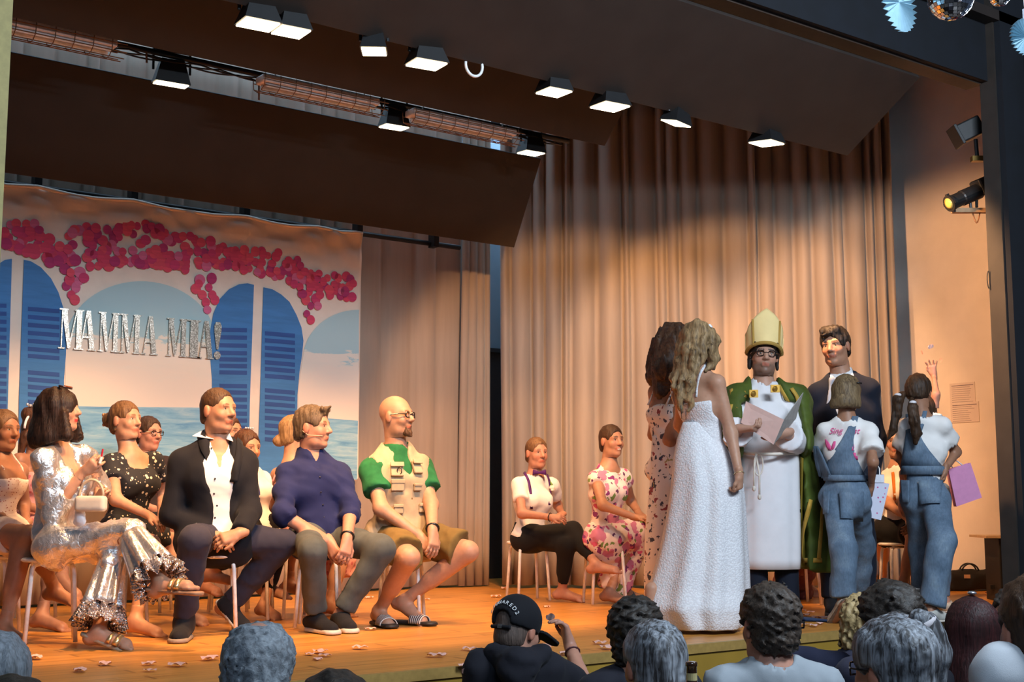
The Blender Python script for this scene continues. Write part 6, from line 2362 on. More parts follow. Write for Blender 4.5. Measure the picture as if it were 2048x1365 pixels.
# ================================================================ the children and the girls behind the group
def text_on(p, txt, size, c, n, up_, mat, parent, shear=0.0, bend=None):
    cu = bpy.data.curves.new('print', 'FONT')
    cu.body = txt
    cu.size = size
    cu.shear = shear
    cu.extrude = 0.001
    cu.align_x = 'CENTER'
    o = bpy.data.objects.new('print', cu)
    COL.objects.link(o)
    dg = bpy.context.evaluated_depsgraph_get()
    me = bpy.data.meshes.new_from_object(o.evaluated_get(dg))
    bpy.data.objects.remove(o)
    me.name = 'print'
    n = unit(n)
    x = unit(np.cross(up_, n))
    y = np.cross(n, x)
    V = np.zeros(len(me.vertices) * 3, np.float32)
    me.vertices.foreach_get('co', V)
    V = V.reshape(-1, 3)
    W = np.asarray(c)[None] + np.outer(V[:, 0], x) + np.outer(V[:, 1], y) + np.outer(V[:, 2] + 0.002, n)
    W = W - world_of(parent)
    me.vertices.foreach_set('co', W.astype(np.float32).ravel())
    me.update()
    me.materials.clear()
    me.materials.append(mat)
    o = bpy.data.objects.new('print', me)
    COL.objects.link(o)
    o.parent = parent
    return o


def overalls(p, seed, leg_i=0.018, flare=0.036):
    up, sd, fw = p.torso_axes()
    pr = p.torso(0.024)[:2] + p.leg('L', leg_i, t1=1.92, flare=flare, knee=0.016) + p.leg('R', leg_i, t1=1.92, flare=flare, knee=0.016)
    pr.append(halfspace(p.J['pelvis'] + up * 0.15 * p.sc, up, 0.006))
    o = p.garment('overalls', pr, M_DENIM, disp=wrinkle(0.006, 14, seed))
    return o


M_PINKP = plain('pink_print', (0.72, 0.10, 0.28), 0.7)
M_SNEAK = plain('beige_sneaker', (0.45, 0.38, 0.30), 0.7)
H_BOB = hair_mat('ash_brown_bob', (0.06, 0.035, 0.018), (0.30, 0.20, 0.10))
H_PIG = hair_mat('dark_brown_pigtail', (0.014, 0.007, 0.004), (0.085, 0.042, 0.02))

# ---- child with the bob
p = Person('child with ash brown bob in denim overalls carrying white spotted bag', at_d(1690, 985, 8.05), 158, 1.47, sit=False, skin='tan', girth=1.0)
p.hipw = 0.84
p.set(chest=(1693, 905), neck=(1694, 838), head=(1694, 787), shL=(1652, 862), shR=(1738, 862), elR=(1746, 925, 0), wrR=(1742, 972, .05), elL=(1638, 915, .05), wrL=(1648, 945, .15), knL=(1686, 1095), knR=(1722, 1095), hipL=(1672, 1000), hipR=(1710, 1000))
p.foot('L', (1660, 1246), 200, 0.06).foot('R', (1722, 1228), 150)
p.head_dir(152, -8)
p.body(brows=(0.15, 0.09, 0.05), legs='LR')
H, A, z = p.H, p.hax, p.hs
hb = [ell(H(0, -.018, .032), [.088 * z, .108 * z, .100 * z], A), cap(H(0, -.03, .0), H(0, -.035, -.075), .100 * z, .112 * z, k=0.03, flat=(p.hl, 1.08)), ell(H(0, .125, -.05), [.08, .088, .12], A, 0.012, 's'), halfspace(H(0, 0, -.108), -p.hu + p.hf * 0.12, 0.014), ell(H(0, .0, -.135), [.06, .06, .05], A, 0.02, 's')]
p.hair(hb, H_BOB, amp=0.003, freq=85)
cl = p.hit('hair', 1716, 768, 0.004)[0]
p.tube('hair_clip', [cl - AR * 0.02, cl + AZ * 0.006, cl + AR * 0.02], 0.005, M_FRAME, 6)
tsh = tee(p, M_WTEE, 0.014, 0.72, seed=71, flare=0.034, neck=0.062)
ov = overalls(p, 72)
p.patch('bib', 'tshirt', [(958, 1646, 1730), (935, 1650, 1720), (915, 1660, 1711), (898, 1672, 1706), (884, 1683, 1704), (862, 1696, 1710), (836, 1706, 1716)], M_DENIM, 0.012, parent=ov)
p.patch('hanging_bib', 'tshirt', [(890, 1632, 1640), (905, 1628, 1650), (930, 1634, 1660), (955, 1645, 1668)], M_DENIM, 0.022, parent=ov, nx=6)
for x0, x1, y0, y1 in ((1679, 1726, 985, 1040), (1649, 1662, 985, 1030)):
    p.patch('pocket', 'overalls', [(y0 + (y1 - y0) * t, x0 + 2 * t, x1 - 2 * t) for t in (0, .25, .5, .75, 1)], M_DENIM, 0.012, parent=ov, nx=6, thick=0.006)
p.patch('waistband', 'overalls', [(951, 1652, 1730), (957, 1652, 1731), (963, 1652, 1732)], M_DENIM, 0.012, parent=ov, thick=0.006)
c, n = p.hit('tshirt', 1672, 868, 0.006)
text_on(p, 'Sing', 0.052, c, n, AZ, M_PINKP, p.root, 0.35)
c, n = p.hit('tshirt', 1706, 868, 0.006)
text_on(p, 'fest', 0.052, c, n, AZ, M_PINKP, p.root, 0.35)
for lst in ([(879, 1651, 1653), (886, 1650, 1660), (895, 1652, 1664), (901, 1658, 1665)], [(884, 1668, 1672), (892, 1662, 1674), (899, 1664, 1668)], [(890, 1702, 1708), (896, 1702, 1711), (902, 1704, 1707)], [(906, 1706, 1712), (914, 1708, 1718), (920, 1710, 1716)]):
    p.patch('petal_print', 'tshirt', lst, M_PINKP, 0.004, nx=4, thick=0.002)
for S in 'LR':
    p.shoe(S, M_SNEAK, plain('brown_sole', (0.16, 0.11, 0.08), 0.7) if S == 'L' else M_RUBBERW)
DBG.append(p)
KD1 = p


def gift_bag(label, quad, d, dback, mat, handle, name='paper_bag'):
    """flat paper carrier: front corners by pixel (TL, TR, BR, BL), a little thickness behind"""
    f = [at_d(x, y, d) for x, y in quad]
    bk = [q + AF * dback + AR * 0.012 for q in f]
    t = thing(name, label, 'paper bag', (f[2] + f[3]) / 2)
    MB().add(f + bk, [(0, 1, 2, 3), (4, 7, 6, 5), (1, 5, 6, 2), (0, 3, 7, 4), (3, 2, 6, 7)]).build('bag_body', mat, t)
    MB().tube([at_d(x, y, d + dback * 0.3) for x, y in handle], 0.0045, 6).build('handle', M_STEEL, t, smooth=True)
    return t


b1 = gift_bag('white spotted paper bag carried by the child with the bob', [(1736, 962), (1779, 968), (1762, 1041), (1740, 1036)], 8.12, 0.08,
              pattern('white_paper_pink_dots', (0.62, 0.62, 0.74), [(30, 0.17, (0.55, 0.12, 0.28))], warp=0.1), [(1740, 968), (1746, 945), (1754, 928), (1759, 938), (1760, 966)])
q = at_d(1755, 958, 8.14)
MB().box(q, (0.07, 0.05, 0.05), [AR, AF, AZ]).build('paper_lining', plain('white_tissue', (0.7, 0.7, 0.76), 0.8), b1)

# ---- child with pigtails
p = Person('child with long dark pigtails in denim overalls carrying pink bag', at_d(1850, 985, 8.25), 162, 1.47, sit=False, skin='tan', girth=0.96)
p.hipw = 0.84
p.set(chest=(1848, 900), neck=(1846, 836), head=(1838, 786), shL=(1812, 855), shR=(1884, 850), elR=(1912, 905, .02), wrR=(1890, 940, .08), elL=(1800, 915, .02), wrL=(1815, 955, .15), knL=(1845, 1095), knR=(1885, 1085), hipL=(1832, 1000), hipR=(1868, 1000))
p.foot('L', (1852, 1232), 160).foot('R', (1892, 1244), 130)
p.head_dir(146, -16)
p.hand('R', (1886, 962), normal=-AR + AF * .3, curl=0.7)
p.body(brows=(0.05, 0.03, 0.02))
H, A, z = p.H, p.hax, p.hs
p.hair(p.scalp(0.012, 0.004, -0.06, ears=False) + [ell(H(0, -.03, .02), [.086 * z, .10 * z, .095 * z], A, 0.02), ell(H(0, .115, -.05), [.075, .085, .11], A, 0.012, 's')], H_PIG, amp=0.003, freq=100)
for pts, rr in (([(1806, 790, -.02), (1796, 800, -.05), (1793, 830, -.05), (1788, 858, -.04), (1776, 880, -.03)], (0.022, 0.034, 0.028, 0.024, 0.010)), ([(1822, 800, -.10), (1826, 815, -.15), (1830, 845, -.16), (1833, 868, -.15), (1832, 886, -.14)], (0.020, 0.034, 0.034, 0.032, 0.014))):
    P = [at_d(x, y, depth(p.J['head']) + dd) for x, y, dd in pts]
    p.hair([cap(a, b_, r0, r1, k=0.012) for a, b_, r0, r1 in zip(P[:-1], P[1:], rr[:-1], rr[1:])], H_PIG, 0.0085, 0.005, 80, 5, (1, 1, 0.15), 'pigtail')
    e = solid([ell(P[1] + AZ * 0.03, [.024, .024, .014])], 0.008)
    p.emit('hair_tie', e, plain('pale_hair_tie', (0.7, 0.66, 0.68), 0.5))
tee(p, M_WTEE, 0.016, 0.62, seed=75, flare=0.022, neck=0.06)
ov = overalls(p, 76)
p.patch('bib', 'tshirt', [(935, 1804, 1884), (918, 1806, 1872), (900, 1809, 1856), (886, 1812, 1846), (866, 1812, 1838)], M_DENIM, 0.012, parent=ov)
p.patch('strap', 'tshirt', [(868, 1812, 1822), (850, 1812, 1820), (832, 1812, 1820)], M_DENIM, 0.012, parent=ov, nx=4)
p.patch('strap', 'tshirt', [(870, 1832, 1842), (848, 1842, 1852), (826, 1846, 1856)], M_DENIM, 0.012, parent=ov, nx=4)
p.patch('waistband', 'overalls', [(936, 1806, 1886), (943, 1806, 1888), (950, 1806, 1888)], M_DENIM, 0.012, parent=ov, thick=0.006)
for x0, x1, y0, y1 in ((1838, 1882, 962, 1010), (1805, 1822, 962, 1005)):
    p.patch('pocket', 'overalls', [(y0 + (y1 - y0) * t, x0 + 2 * t, x1 - 2 * t) for t in (0, .25, .5, .75, 1)], M_DENIM, 0.012, parent=ov, nx=6, thick=0.006)
for S in 'LR':
    p.shoe(S, plain('pale_sneaker', (0.55, 0.53, 0.48), 0.7), M_RUBBERW)
DBG.append(p)
gift_bag('pink paper bag carried by the child with pigtails', [(1897, 940), (1941, 926), (1964, 996), (1913, 1014)], 8.35, 0.09, plain('pink_kraft_paper', (0.62, 0.24, 0.42), 0.7, var=0.05), [(1905, 936), (1895, 922), (1890, 930), (1903, 918), (1916, 924), (1926, 932)])

# ---- a child beyond, hand thrown up
p = Person('raised hand throwing petals, child hidden beyond the pigtails', at_d(1856, 985, 8.75), 170, 1.40, sit=False, skin='pink', girth=0.85, limb=0.85)
p.set(chest=(1852, 910), neck=(1850, 858), head=(1850, 825), shR=(1868, 860), shL=(1830, 860), elR=(1872, 790), wrR=(1868, 752))
p.hand('R', (1858, 700, -.02), normal=-AF - AR * 0.3, curl=0.15, spread=0.45)
p.body(brows=(0.1, 0.06, 0.04))
p.hair(p.scalp(0.012, 0.0, -0.06), H_PIG, amp=0.003)
tee(p, M_WTEE, 0.012, 0.5, seed=77)
p.garment('trousers', p.torso(0.012)[:1] + p.leg('L', 0.012, t1=1.9) + p.leg('R', 0.012, t1=1.9), M_DENIM)
for S in 'LR':
    p.shoe(S, M_SNEAK, M_RUBBERW)
DBG.append(p)

# ---- girl on a stool between the children
p = Person('girl in white T-shirt with orange braces and black skirt, sitting beyond the children', at_d(1800, 1058, 9.4), -32, 1.64, skin='light', girth=0.92)
p.set(chest=(1796, 985), neck=(1795, 930), head=(1795, 885), shR=(1776, 955), shL=(1818, 955), elR=(1778, 1010), wrR=(1815, 1038, -.1), elL=(1825, 1010), wrL=(1818, 1042, -.1), knR=(1765, 1058), knL=(1830, 1075))
p.foot('R', (1772, 1180), -10)
p.head_dir(-30)
p.body(bare='LR')
tied_back(p, H_BROWN, (0, -.11, .0), 0.03)
tee(p, M_WTEE, 0.012, 0.55, seed=79)
p.ribbon('brace', 'tshirt', [(1786, 945), (1788, 970), (1790, 1000)], 0.022, cloth('orange_braces', (0.55, 0.17, 0.03)))
lap(p, M_BLKLEG, t1=0.6)
DBG.append(p)

# ---- girl behind the bishop, maroon skirt
p = Person('girl in maroon patterned skirt on stool, mostly hidden behind the bishop', at_d(1592, 1060, 9.4), 0, 1.66, skin='light', girth=0.92)
p.set(chest=(1590, 980), neck=(1588, 915), head=(1588, 868), knR=(1580, 1075), knL=(1622, 1075))
p.foot('L', (1640, 1196), 15).foot('R', (1590, 1206), 0)
p.body(bare='LR')
tied_back(p, H_BROWN, (0, -.11, .0), 0.03)
tee(p, M_WTEE, 0.012, 0.5, seed=81)
k = (p.J['knL'] + p.J['knR']) / 2
an = (p.J['anL'] + p.J['anR']) / 2
p.garment('skirt', p.torso(0.02)[:1] + p.leg('L', 0.02, t1=1.0, cut=False) + p.leg('R', 0.02, t1=1.0, cut=False) + [cap(k, an - AZ * 0.01 - AR * .05, 0.13, 0.155, k=0.05, cut=True)],
          pattern('maroon_paisley', (0.13, 0.035, 0.04), [(18, 0.3, (0.20, 0.07, 0.07)), (26, 0.2, (0.09, 0.02, 0.03))]), disp=wrinkle(0.012, 22, 4))
DBG.append(p)

# ================================================================ stools
def stool(px, py, label, rot=0.0, at=None):
    c = at_z(px, py, 0) if at is None else np.array([at[0], at[1], 0.0])
    t = thing('stool', label, 'stool', c, 'white tube stools')
    MB().lathe([(0.02, 0.418), (0.150, 0.418), (0.160, 0.424), (0.160, 0.432), (0.152, 0.438), (0.02, 0.438)], c, 28).build('seat', M_STEEL, t, smooth=False)
    for k in range(2):
        a = rot + k * math.pi / 2
        d = np.array([math.cos(a), math.sin(a), 0])
        for sg in (-1, 1):
            pts = [c + d * sg * r + AZ * z for r, z in ((0.0, 0.408), (0.10, 0.408), (0.128, 0.402), (0.142, 0.385), (0.148, 0.36), (0.175, 0.008))]
            MB().tube(pts, 0.0115, 8).build('leg', M_STEEL, t, smooth=True)
    for k in range(4):
        a = rot + k * math.pi / 2 + 0.785
        d = np.array([math.cos(a), math.sin(a), 0])
        MB().tube([c + d * 0.10 + AZ * 0.418, c + d * 0.10 + AZ * 0.398], 0.008, 6).build('rubber_bump', M_STEEL, t)
    return t


names = [p_.root['label'] for p_ in DBG]
seated = [('man in navy', 'stool under the man in the navy blazer', 0.4), ('man in dark blue', 'stool under the man in the dark blue shirt', 0.2), ('bald', 'stool under the bald man in the khaki vest', 0.1), ('woman in shiny', 'stool under the woman in silver', 0.5),
          ('girl in white flowered', 'stool under the girl beside the olive pillar', 0.2), ('brunette', 'stool under the brunette with the headband', 0.3), ('girl in black', 'stool under the girl in the dotted dress', 0.6), ('girl with dark-rimmed', 'stool under the girl with glasses', 0.1),
          ('girl whose', 'stool straight behind the blazer man, under the hidden girl', 0.3), ('girl in white T-shirt with blue', 'stool under the girl with blue braces', 0.2), ('blonde', 'stool under the blonde with bare shoulders', 0.7),
          ('girl with purple', 'stool under the girl with the purple bow tie', 0.5), ('woman in long white dress with magenta', 'stool under the woman in the magenta flowered dress', 0.35), ('girl in white T-shirt with orange', 'stool under the girl with orange braces', 0.2), ('girl in maroon', 'stool under the girl in the maroon skirt', 0.3)]
for key, lb, rot in seated:
    p_ = [q for q in DBG if q.root['label'].startswith(key)][0]
    stool(0, 0, lb, rot, at=p_.P)
# ================================================================ the audience in front of the stage
H_GREY = hair_mat('grey_hair', (0.09, 0.10, 0.11), (0.27, 0.30, 0.34), stretch=(110, 110, 20))
H_SALT = hair_mat('salt_and_pepper_hair', (0.04, 0.038, 0.04), (0.40, 0.43, 0.48), stretch=(80, 80, 9), thr=(0.42, 0.68))
H_CURLG = hair_mat('curly_grey_hair', (0.08, 0.085, 0.095), (0.36, 0.40, 0.44), stretch=(60, 60, 60), thr=(0.34, 0.70))
H_CURLD = hair_mat('dark_curls', (0.006, 0.005, 0.005), (0.05, 0.038, 0.03), stretch=(60, 60, 60))
H_RED = hair_mat('dark_red_hair', (0.010, 0.003, 0.003), (0.055, 0.012, 0.012))
M_DKTROU = cloth('dark_trousers', (0.02, 0.02, 0.024))


def aud(label, hx, hy, d, phi, height=1.72, female=False, skin='pink', hphi=None, pitch=0.0, roll=0.0, girth=1.0, z0=None):
    f = vec(phi)
    sc = height / 1.75
    head = at_d(hx, hy, d)
    pel = head - (f * 0.035 + AZ * 0.605) * sc
    p = Person(label, pel, phi, height, True, female, skin, girth, root=(pel[0], pel[1], HALL_Z), cat='person')
    p.J['head'] = head
    dz = (HALL_Z + 0.085) - p.J['anL'][2]
    for S in 'LR':
        p.J['an' + S][2] = HALL_Z + 0.085
        p.J['to' + S][2] = HALL_Z + 0.035
        p.toe_set.add(S)
        p.J['kn' + S][2] = max(p.J['an' + S][2] + 0.36, p.J['kn' + S][2] + dz * 0.5)
    p.head_dir(phi if hphi is None else hphi, pitch, roll)
    return p


def finish(p, mat, sl=1.9, name='shirt', i=0.018, neck=0.064, face=False, wr=0.008, seed=1, stub=None):
    p.body(h=0.022, face=face, hh=0.0072, hands=True, stubble=stub, hd=0.0055 if 'hand' in p.root['label'] else 0.0095)
    up, sd, fw = p.torso_axes()
    pr = p.torso(i) + p.arm('L', i * 0.8, t1=sl, flare=0.006) + p.arm('R', i * 0.8, t1=sl, flare=0.006) + [cap(p.J['neck'] + up * 0.0, p.J['neck'] + up * 0.12, neck, neck + 0.015, k=0.01, op='s')]
    p.garment(name, pr, mat, 0.016, wrinkle(wr, 18, seed))
    p.garment('trousers', p.torso(0.012)[:1] + p.leg('L', 0.012, t1=1.95) + p.leg('R', 0.012, t1=1.95), M_DKTROU, 0.03)
    for S in 'LR':
        p.garment('shoe', p.foot_prims(S, 0.008, False) + [halfspace((0, 0, HALL_Z + 0.004), -AZ, 0.003)], M_BLKSUEDE, 0.016)


# grey head cut by the picture's edge
p = aud('grey-haired man with short hair at the aisle, seat below the olive pillar', -10, 1366, 3.5, 190, skin='pink', hphi=200)
finish(p, M_NAVYT)
p.hair(p.scalp(0.012, 0.0, -0.075), H_GREY, amp=0.003, freq=90)

# curly grey head
p = aud('man with curly grey hair thinning at the crown, watching the seated row', 520, 1338, 3.7, 182, skin='pink', hphi=172, pitch=-6)
finish(p, cloth('dark_grey_jumper', (0.04, 0.04, 0.05)), seed=2)
H, A, z = p.H, p.hax, p.hs
p.hair([ell(H(0, -.018, .026), [.096 * z, .114 * z, .100 * z], A, 0.02), ell(H(0, -.05, -.03), [.090, .075, .075], A, 0.03), ell(H(0, .13, -.05), [.08, .085, .12], A, 0.014, 's'), ell(H(.0, -.055, .135), [.04, .04, .022], A, 0.02, 's')], H_CURLG, 0.0085, 0.005, 120, 3, (1, 1, 1))

# man in the cap
p = aud('man in black baseball cap and black hoodie raising one hand', 1036, 1262, 5.5, 180, 1.76, hphi=142, pitch=-14)
p.set(shR=(1098, 1338), elR=(1168, 1372, -.02), wrR=(1140, 1292, .05), shL=(962, 1335))
p.hand('R', (1124, 1235, .0), normal=-AR * 0.8 - AZ * 0.3 - AF * 0.2, curl=0.5, thumb=0.7)
M_HOOD = cloth('black_hoodie', (0.014, 0.014, 0.020))
finish(p, M_HOOD, 1.0, 'hoodie', 0.022, seed=3, neck=0.070, stub=((0.10, 0.08, 0.07), 0.4))
H, A, z = p.H, p.hax, p.hs
up, sd, fw = p.torso_axes()
p.emit('hood', solid([cap(p.J['neck'] - sd * 0.10 - fw * 0.03 + up * 0.03, p.J['neck'] - fw * 0.11 - up * 0.03, 0.045, 0.06, k=0.05), cap(p.J['neck'] + sd * 0.10 - fw * 0.03 + up * 0.03, p.J['neck'] - fw * 0.11 - up * 0.03, 0.045, 0.06, k=0.05), cap(p.J['neck'] - fw * 0.12, p.J['neck'] - fw * 0.13 - up * 0.14, 0.07, 0.03, k=0.05, flat=(fw, 1.4))], 0.013, wrinkle(0.006, 24, 8)), M_HOOD)
p.hair(p.scalp(0.004, 0.0, -0.07), hair_mat('shaved_dark_hair', (0.05, 0.035, 0.028), (0.16, 0.11, 0.09)), amp=0.001)
cap_ = thing('baseball_cap', 'black baseball cap with white arched lettering worn backwards-facing us', 'cap', H(0, -.01, .08))
M_CAP = cloth('black_cap_cotton', (0.010, 0.010, 0.013))
cp = [ell(H(0, -.016, .040), [.092 * z, .112 * z, .100 * z], A, 0.01), halfspace(H(0, 0, -.002), -p.hu - p.hf * 0.12, 0.006), ell(H(0, -.118, .018), [.042 * z, .05, .042 * z], A, 0.006, 's')]
e = solid(cp, 0.008)
link('crown', fast_mesh('crown', e[0] - world_of(cap_), e[1]), M_CAP, cap_)
e = solid([cap(H(-.05, .10, .002), H(-.05, .165, -.02), .03, .03, k=0.03), cap(H(.05, .10, .002), H(.05, .165, -.02), .03, .03, k=0.03), rbox(H(0, .13, -.006), (.08, .06, .006), A, 0.005, 0.02), halfspace(H(0, .13, .004), p.hu + p.hf * .3, 0.003), halfspace(H(0, .13, -.012), -p.hu - p.hf * .3, 0.003)], 0.008)
link('visor', fast_mesh('visor', e[0] - world_of(cap_), e[1]), M_CAP, cap_)
MB().tube([H(.045 * math.cos(t), -.108 - .004 * math.sin(t), -.004) for t in np.linspace(0, math.pi, 9)], 0.009, 6).build('strap', M_CAP, cap_, smooth=True)
q = MB().box(H(0, -.118, -.002), (0.022, 0.004, 0.016), A).build('buckle', plain('steel_buckle', (0.3, 0.32, 0.34), 0.3, 0.9), cap_)
for i, chh in enumerate('DSQUARED2'):
    t = math.radians(150 - i * 15)
    rr = 0.064
    pos = H(-rr * math.cos(t), 0, .018 + rr * math.sin(t))
    # drop it onto the crown
    s0 = pos - p.hf * 0.30
    ts = np.linspace(0, 0.3, 200)
    P_ = (s0[None] + p.hf[None] * ts[:, None]).astype(np.float32)
    F_ = cp[0].fn(P_)
    pos = P_[np.argmax(F_ < 0)].astype(float)
    g = np.array([cp[0].fn((pos + v * 0.01)[None].astype(np.float32))[0] - cp[0].fn((pos - v * 0.01)[None].astype(np.float32))[0] for v in np.eye(3)])
    upd = unit(p.hu * math.sin(t) - p.hl * math.cos(t))
    text_on(p, chh, 0.024, pos + unit(g) * 0.003, g, upd, plain('white_stitching', (0.75, 0.75, 0.76), 0.6), cap_)
p.tube('bracelet', [p.J['wrR'] - unit(p.J['wrR'] - p.J['elR']) * .045 + (frame_of(p.J['wrR'] - p.J['elR'])[0] * math.cos(t) + frame_of(p.J['wrR'] - p.J['elR'])[1] * math.sin(t)) * 0.033 for t in np.linspace(0, 6.28, 13)[:-1]], 0.004, plain('dark_red_bead', (0.08, 0.02, 0.025), 0.5), 5, closed=True)
CAPMAN = p

# dark curls
p = aud('man with dark curly hair and dark shirt, second row beside the cap', 1272, 1274, 4.8, 190, hphi=165)
finish(p, cloth('charcoal_shirt', (0.018, 0.018, 0.026)), seed=4)
H, A, z = p.H, p.hax, p.hs
p.hair([ell(H(0, -.018, .040), [.098 * z, .112 * z, .104 * z], A, 0.02), ell(H(0, -.05, -.04), [.078, .07, .075], A, 0.03), ell(H(0, .13, -.05), [.08, .085, .12], A, 0.014, 's')], H_CURLD, 0.0085, 0.008, 115, 5, (1, 1, 1))

# grey straight hair in front of him
p = aud('man with straight grey-streaked hair, in front of the dark curls', 1306, 1334, 4.0, 192, hphi=200, skin='pink')
finish(p, cloth('dark_jacket', (0.03, 0.03, 0.035)), seed=5)
p.hair(p.scalp(0.016, 0.0, -0.09), H_SALT, amp=0.004, freq=60)

# man in the grey T-shirt
p = aud('man with brown hair in plain grey T-shirt', 1537, 1254, 4.5, 186, 1.80, hphi=196, skin='pink')
finish(p, cloth('grey_tshirt', (0.30, 0.33, 0.36), var=0.05), 0.8, 'tshirt', 0.02, 0.066, seed=6)
H, A, z = p.H, p.hax, p.hs
p.hair(p.scalp(0.018, 0.0, -0.07) + [ell(H(0, -.02, .075), [.085, .095, .06], A, 0.03)], hair_mat('cropped_dark_brown_hair', (0.018, 0.013, 0.010), (0.085, 0.06, 0.045), stretch=(80, 80, 60)), amp=0.006, freq=110, stretch=(1, 1, 1))

# man in the dark blue cap beyond him
p = aud('man in dark blue cap and navy shirt behind the grey T-shirt', 1552, 1246, 4.95, 150, 1.70, hphi=120, skin='light', pitch=-4)
p.set(shR=(1672, 1335), shL=(1600, 1330))
finish(p, cloth('navy_shirt', (0.014, 0.016, 0.035)), seed=7, face=True)
H, A, z = p.H, p.hax, p.hs
c2 = thing('baseball_cap', 'dark blue cap mostly hidden behind the brown-haired man', 'cap', H(0, -.01, .08))
e = solid([ell(H(0, -.016, .040), [.090 * z, .110 * z, .098 * z], A, 0.01), halfspace(H(0, 0, .012), -p.hu, 0.006)], 0.01)
link('crown', fast_mesh('crown', e[0] - world_of(c2), e[1]), cloth('dark_blue_cap', (0.012, 0.02, 0.05)), c2)
e = solid([rbox(H(0, .13, .016), (.075, .06, .006), A, 0.005, 0.02)], 0.008)
link('visor', fast_mesh('visor', e[0] - world_of(c2), e[1]), MATS['dark_blue_cap'], c2)
p.glasses(M_FRAME, 0.003)

# blond head
p = aud('person with curly blond hair in front of the children', 1722, 1250, 5.7, 185, 1.66, True, hphi=175)
finish(p, M_NAVYT, seed=8)
H, A, z = p.H, p.hax, p.hs
p.hair([ell(H(0, -.018, .03), [.100 * z, .115 * z, .108 * z], A, 0.02), ell(H(0, -.04, -.06), [.10, .08, .10], A, 0.03), ell(H(0, .13, -.05), [.08, .085, .12], A, 0.014, 's')], hair_mat('curly_blond_hair', (0.20, 0.13, 0.055), (0.50, 0.36, 0.17), stretch=(50, 50, 50)), 0.0095, 0.011, 80, 6, (1, 1, 1))

# dark curls, right
p = aud('man with very dark curly crop below the two children', 1778, 1240, 4.75, 195, 1.74, hphi=205)
finish(p, M_NAVYT, seed=9)
H, A, z = p.H, p.hax, p.hs
p.hair([ell(H(0, -.018, .036), [.104 * z, .114 * z, .100 * z], A, 0.02), ell(H(0, -.05, -.03), [.084, .07, .07], A, 0.03), ell(H(0, .13, -.05), [.08, .085, .12], A, 0.014, 's')], H_CURLD, 0.0085, 0.008, 115, 15, (1, 1, 1))

# salt and pepper head, nearest
p = aud('man with glasses and long salt-and-pepper hair combed back', 1782, 1345, 3.5, 200, 1.74, hphi=215, skin='pink')
finish(p, M_NAVYT, seed=10, face=True)
H, A, z = p.H, p.hax, p.hs
p.hair(p.scalp(0.020, 0.0, -0.09) + [ell(H(0, -.02, .06), [.094, .112, .075], A, 0.03)], H_SALT, amp=0.004, freq=50)
p.glasses(M_FRAME, 0.0025)

# ponytail
p = aud('woman with greying ponytail held by pale scrunchie', 1800, 1310, 4.0, 190, 1.64, True, hphi=150)
finish(p, M_NAVYT, seed=11)
H, A, z = p.H, p.hax, p.hs
p.hair(p.scalp(0.012, 0.0, -0.07, ears=False), H_SALT, amp=0.003, freq=60)
P = [at_d(x, y, 3.85) for x, y in ((1834, 1236), (1845, 1250), (1858, 1275), (1866, 1310), (1872, 1362))]
p.hair([cap(a, b_, r0, r1, k=0.015) for a, b_, r0, r1 in zip(P[:-1], P[1:], (0.03, 0.042, 0.05, 0.05), (0.042, 0.05, 0.05, 0.03))], H_SALT, 0.0085, 0.005, 60, 5, (1, 1, 0.2), 'ponytail')
fr = frame_of(P[1] - P[0], AF)
p.tube('scrunchie', [P[1] + (fr[0] * math.cos(t) + fr[1] * math.sin(t)) * 0.034 for t in np.linspace(0, 6.28, 17)[:-1]], 0.013, cloth('pale_scrunchie', (0.60, 0.56, 0.58)), 8, closed=True)

# long dark red hair
p = aud('woman with long straight dark red hair', 1943, 1266, 4.5, 180, 1.66, True, hphi=180)
finish(p, M_HOOD, seed=12)
H, A, z = p.H, p.hax, p.hs
p.hair([ell(H(0, -.018, .03), [.088 * z, .108 * z, .098 * z], A, 0.02), cap(H(0, -.045, .0), H(0, -.08, -.30), .092, .125, k=0.04, flat=(p.hf, 1.5)), ell(H(0, .125, -.05), [.08, .085, .12], A, 0.014, 's'), ell(H(0, .07, -.22), [.10, .10, .12], A, 0.03, 's')], H_RED, 0.0095, 0.004, 60, 3, (1, 1, 0.12))
p.dots('hair_clip', 'hair', [(1944, 1188)], 0.016, plain('silver_clip', (0.6, 0.62, 0.65), 0.25, 0.8))

# laughing person at the far right
p = aud('laughing person in dark cap turned to a neighbour, past the red hair', 2030, 1240, 5.2, 250, 1.70, True, hphi=-62, skin='pink', pitch=-4)
finish(p, M_HOOD, seed=13, face=True)
p.hair(p.scalp(0.014, 0.006, -0.06), H_CURLD, amp=0.006, freq=80, stretch=(1, 1, 1))
H, A = p.H, p.hax
c3 = thing('baseball_cap', 'dark cap pulled sideways on the laughing person', 'cap', H(0, 0, .06))
e = solid([rbox(H(.06, .10, .012), (.09, .05, .022), A, 0.015, 0.02)], 0.01)
link('visor', fast_mesh('visor', e[0] - world_of(c3), e[1]), MATS['black_cap_cotton'], c3)

# white shirt, right corner
p = aud('person in white shirt in the nearest row, past the salt-and-pepper man', 2075, 1262, 3.2, 185, 1.74, skin='pink')
p.set(shL=(2000, 1350), shR=(2110, 1355))
finish(p, cloth('white_cotton_shirt', (0.62, 0.64, 0.67), var=0.03), seed=14)
p.hair(p.scalp(0.014, 0.0, -0.07), H_BROWN, amp=0.004)
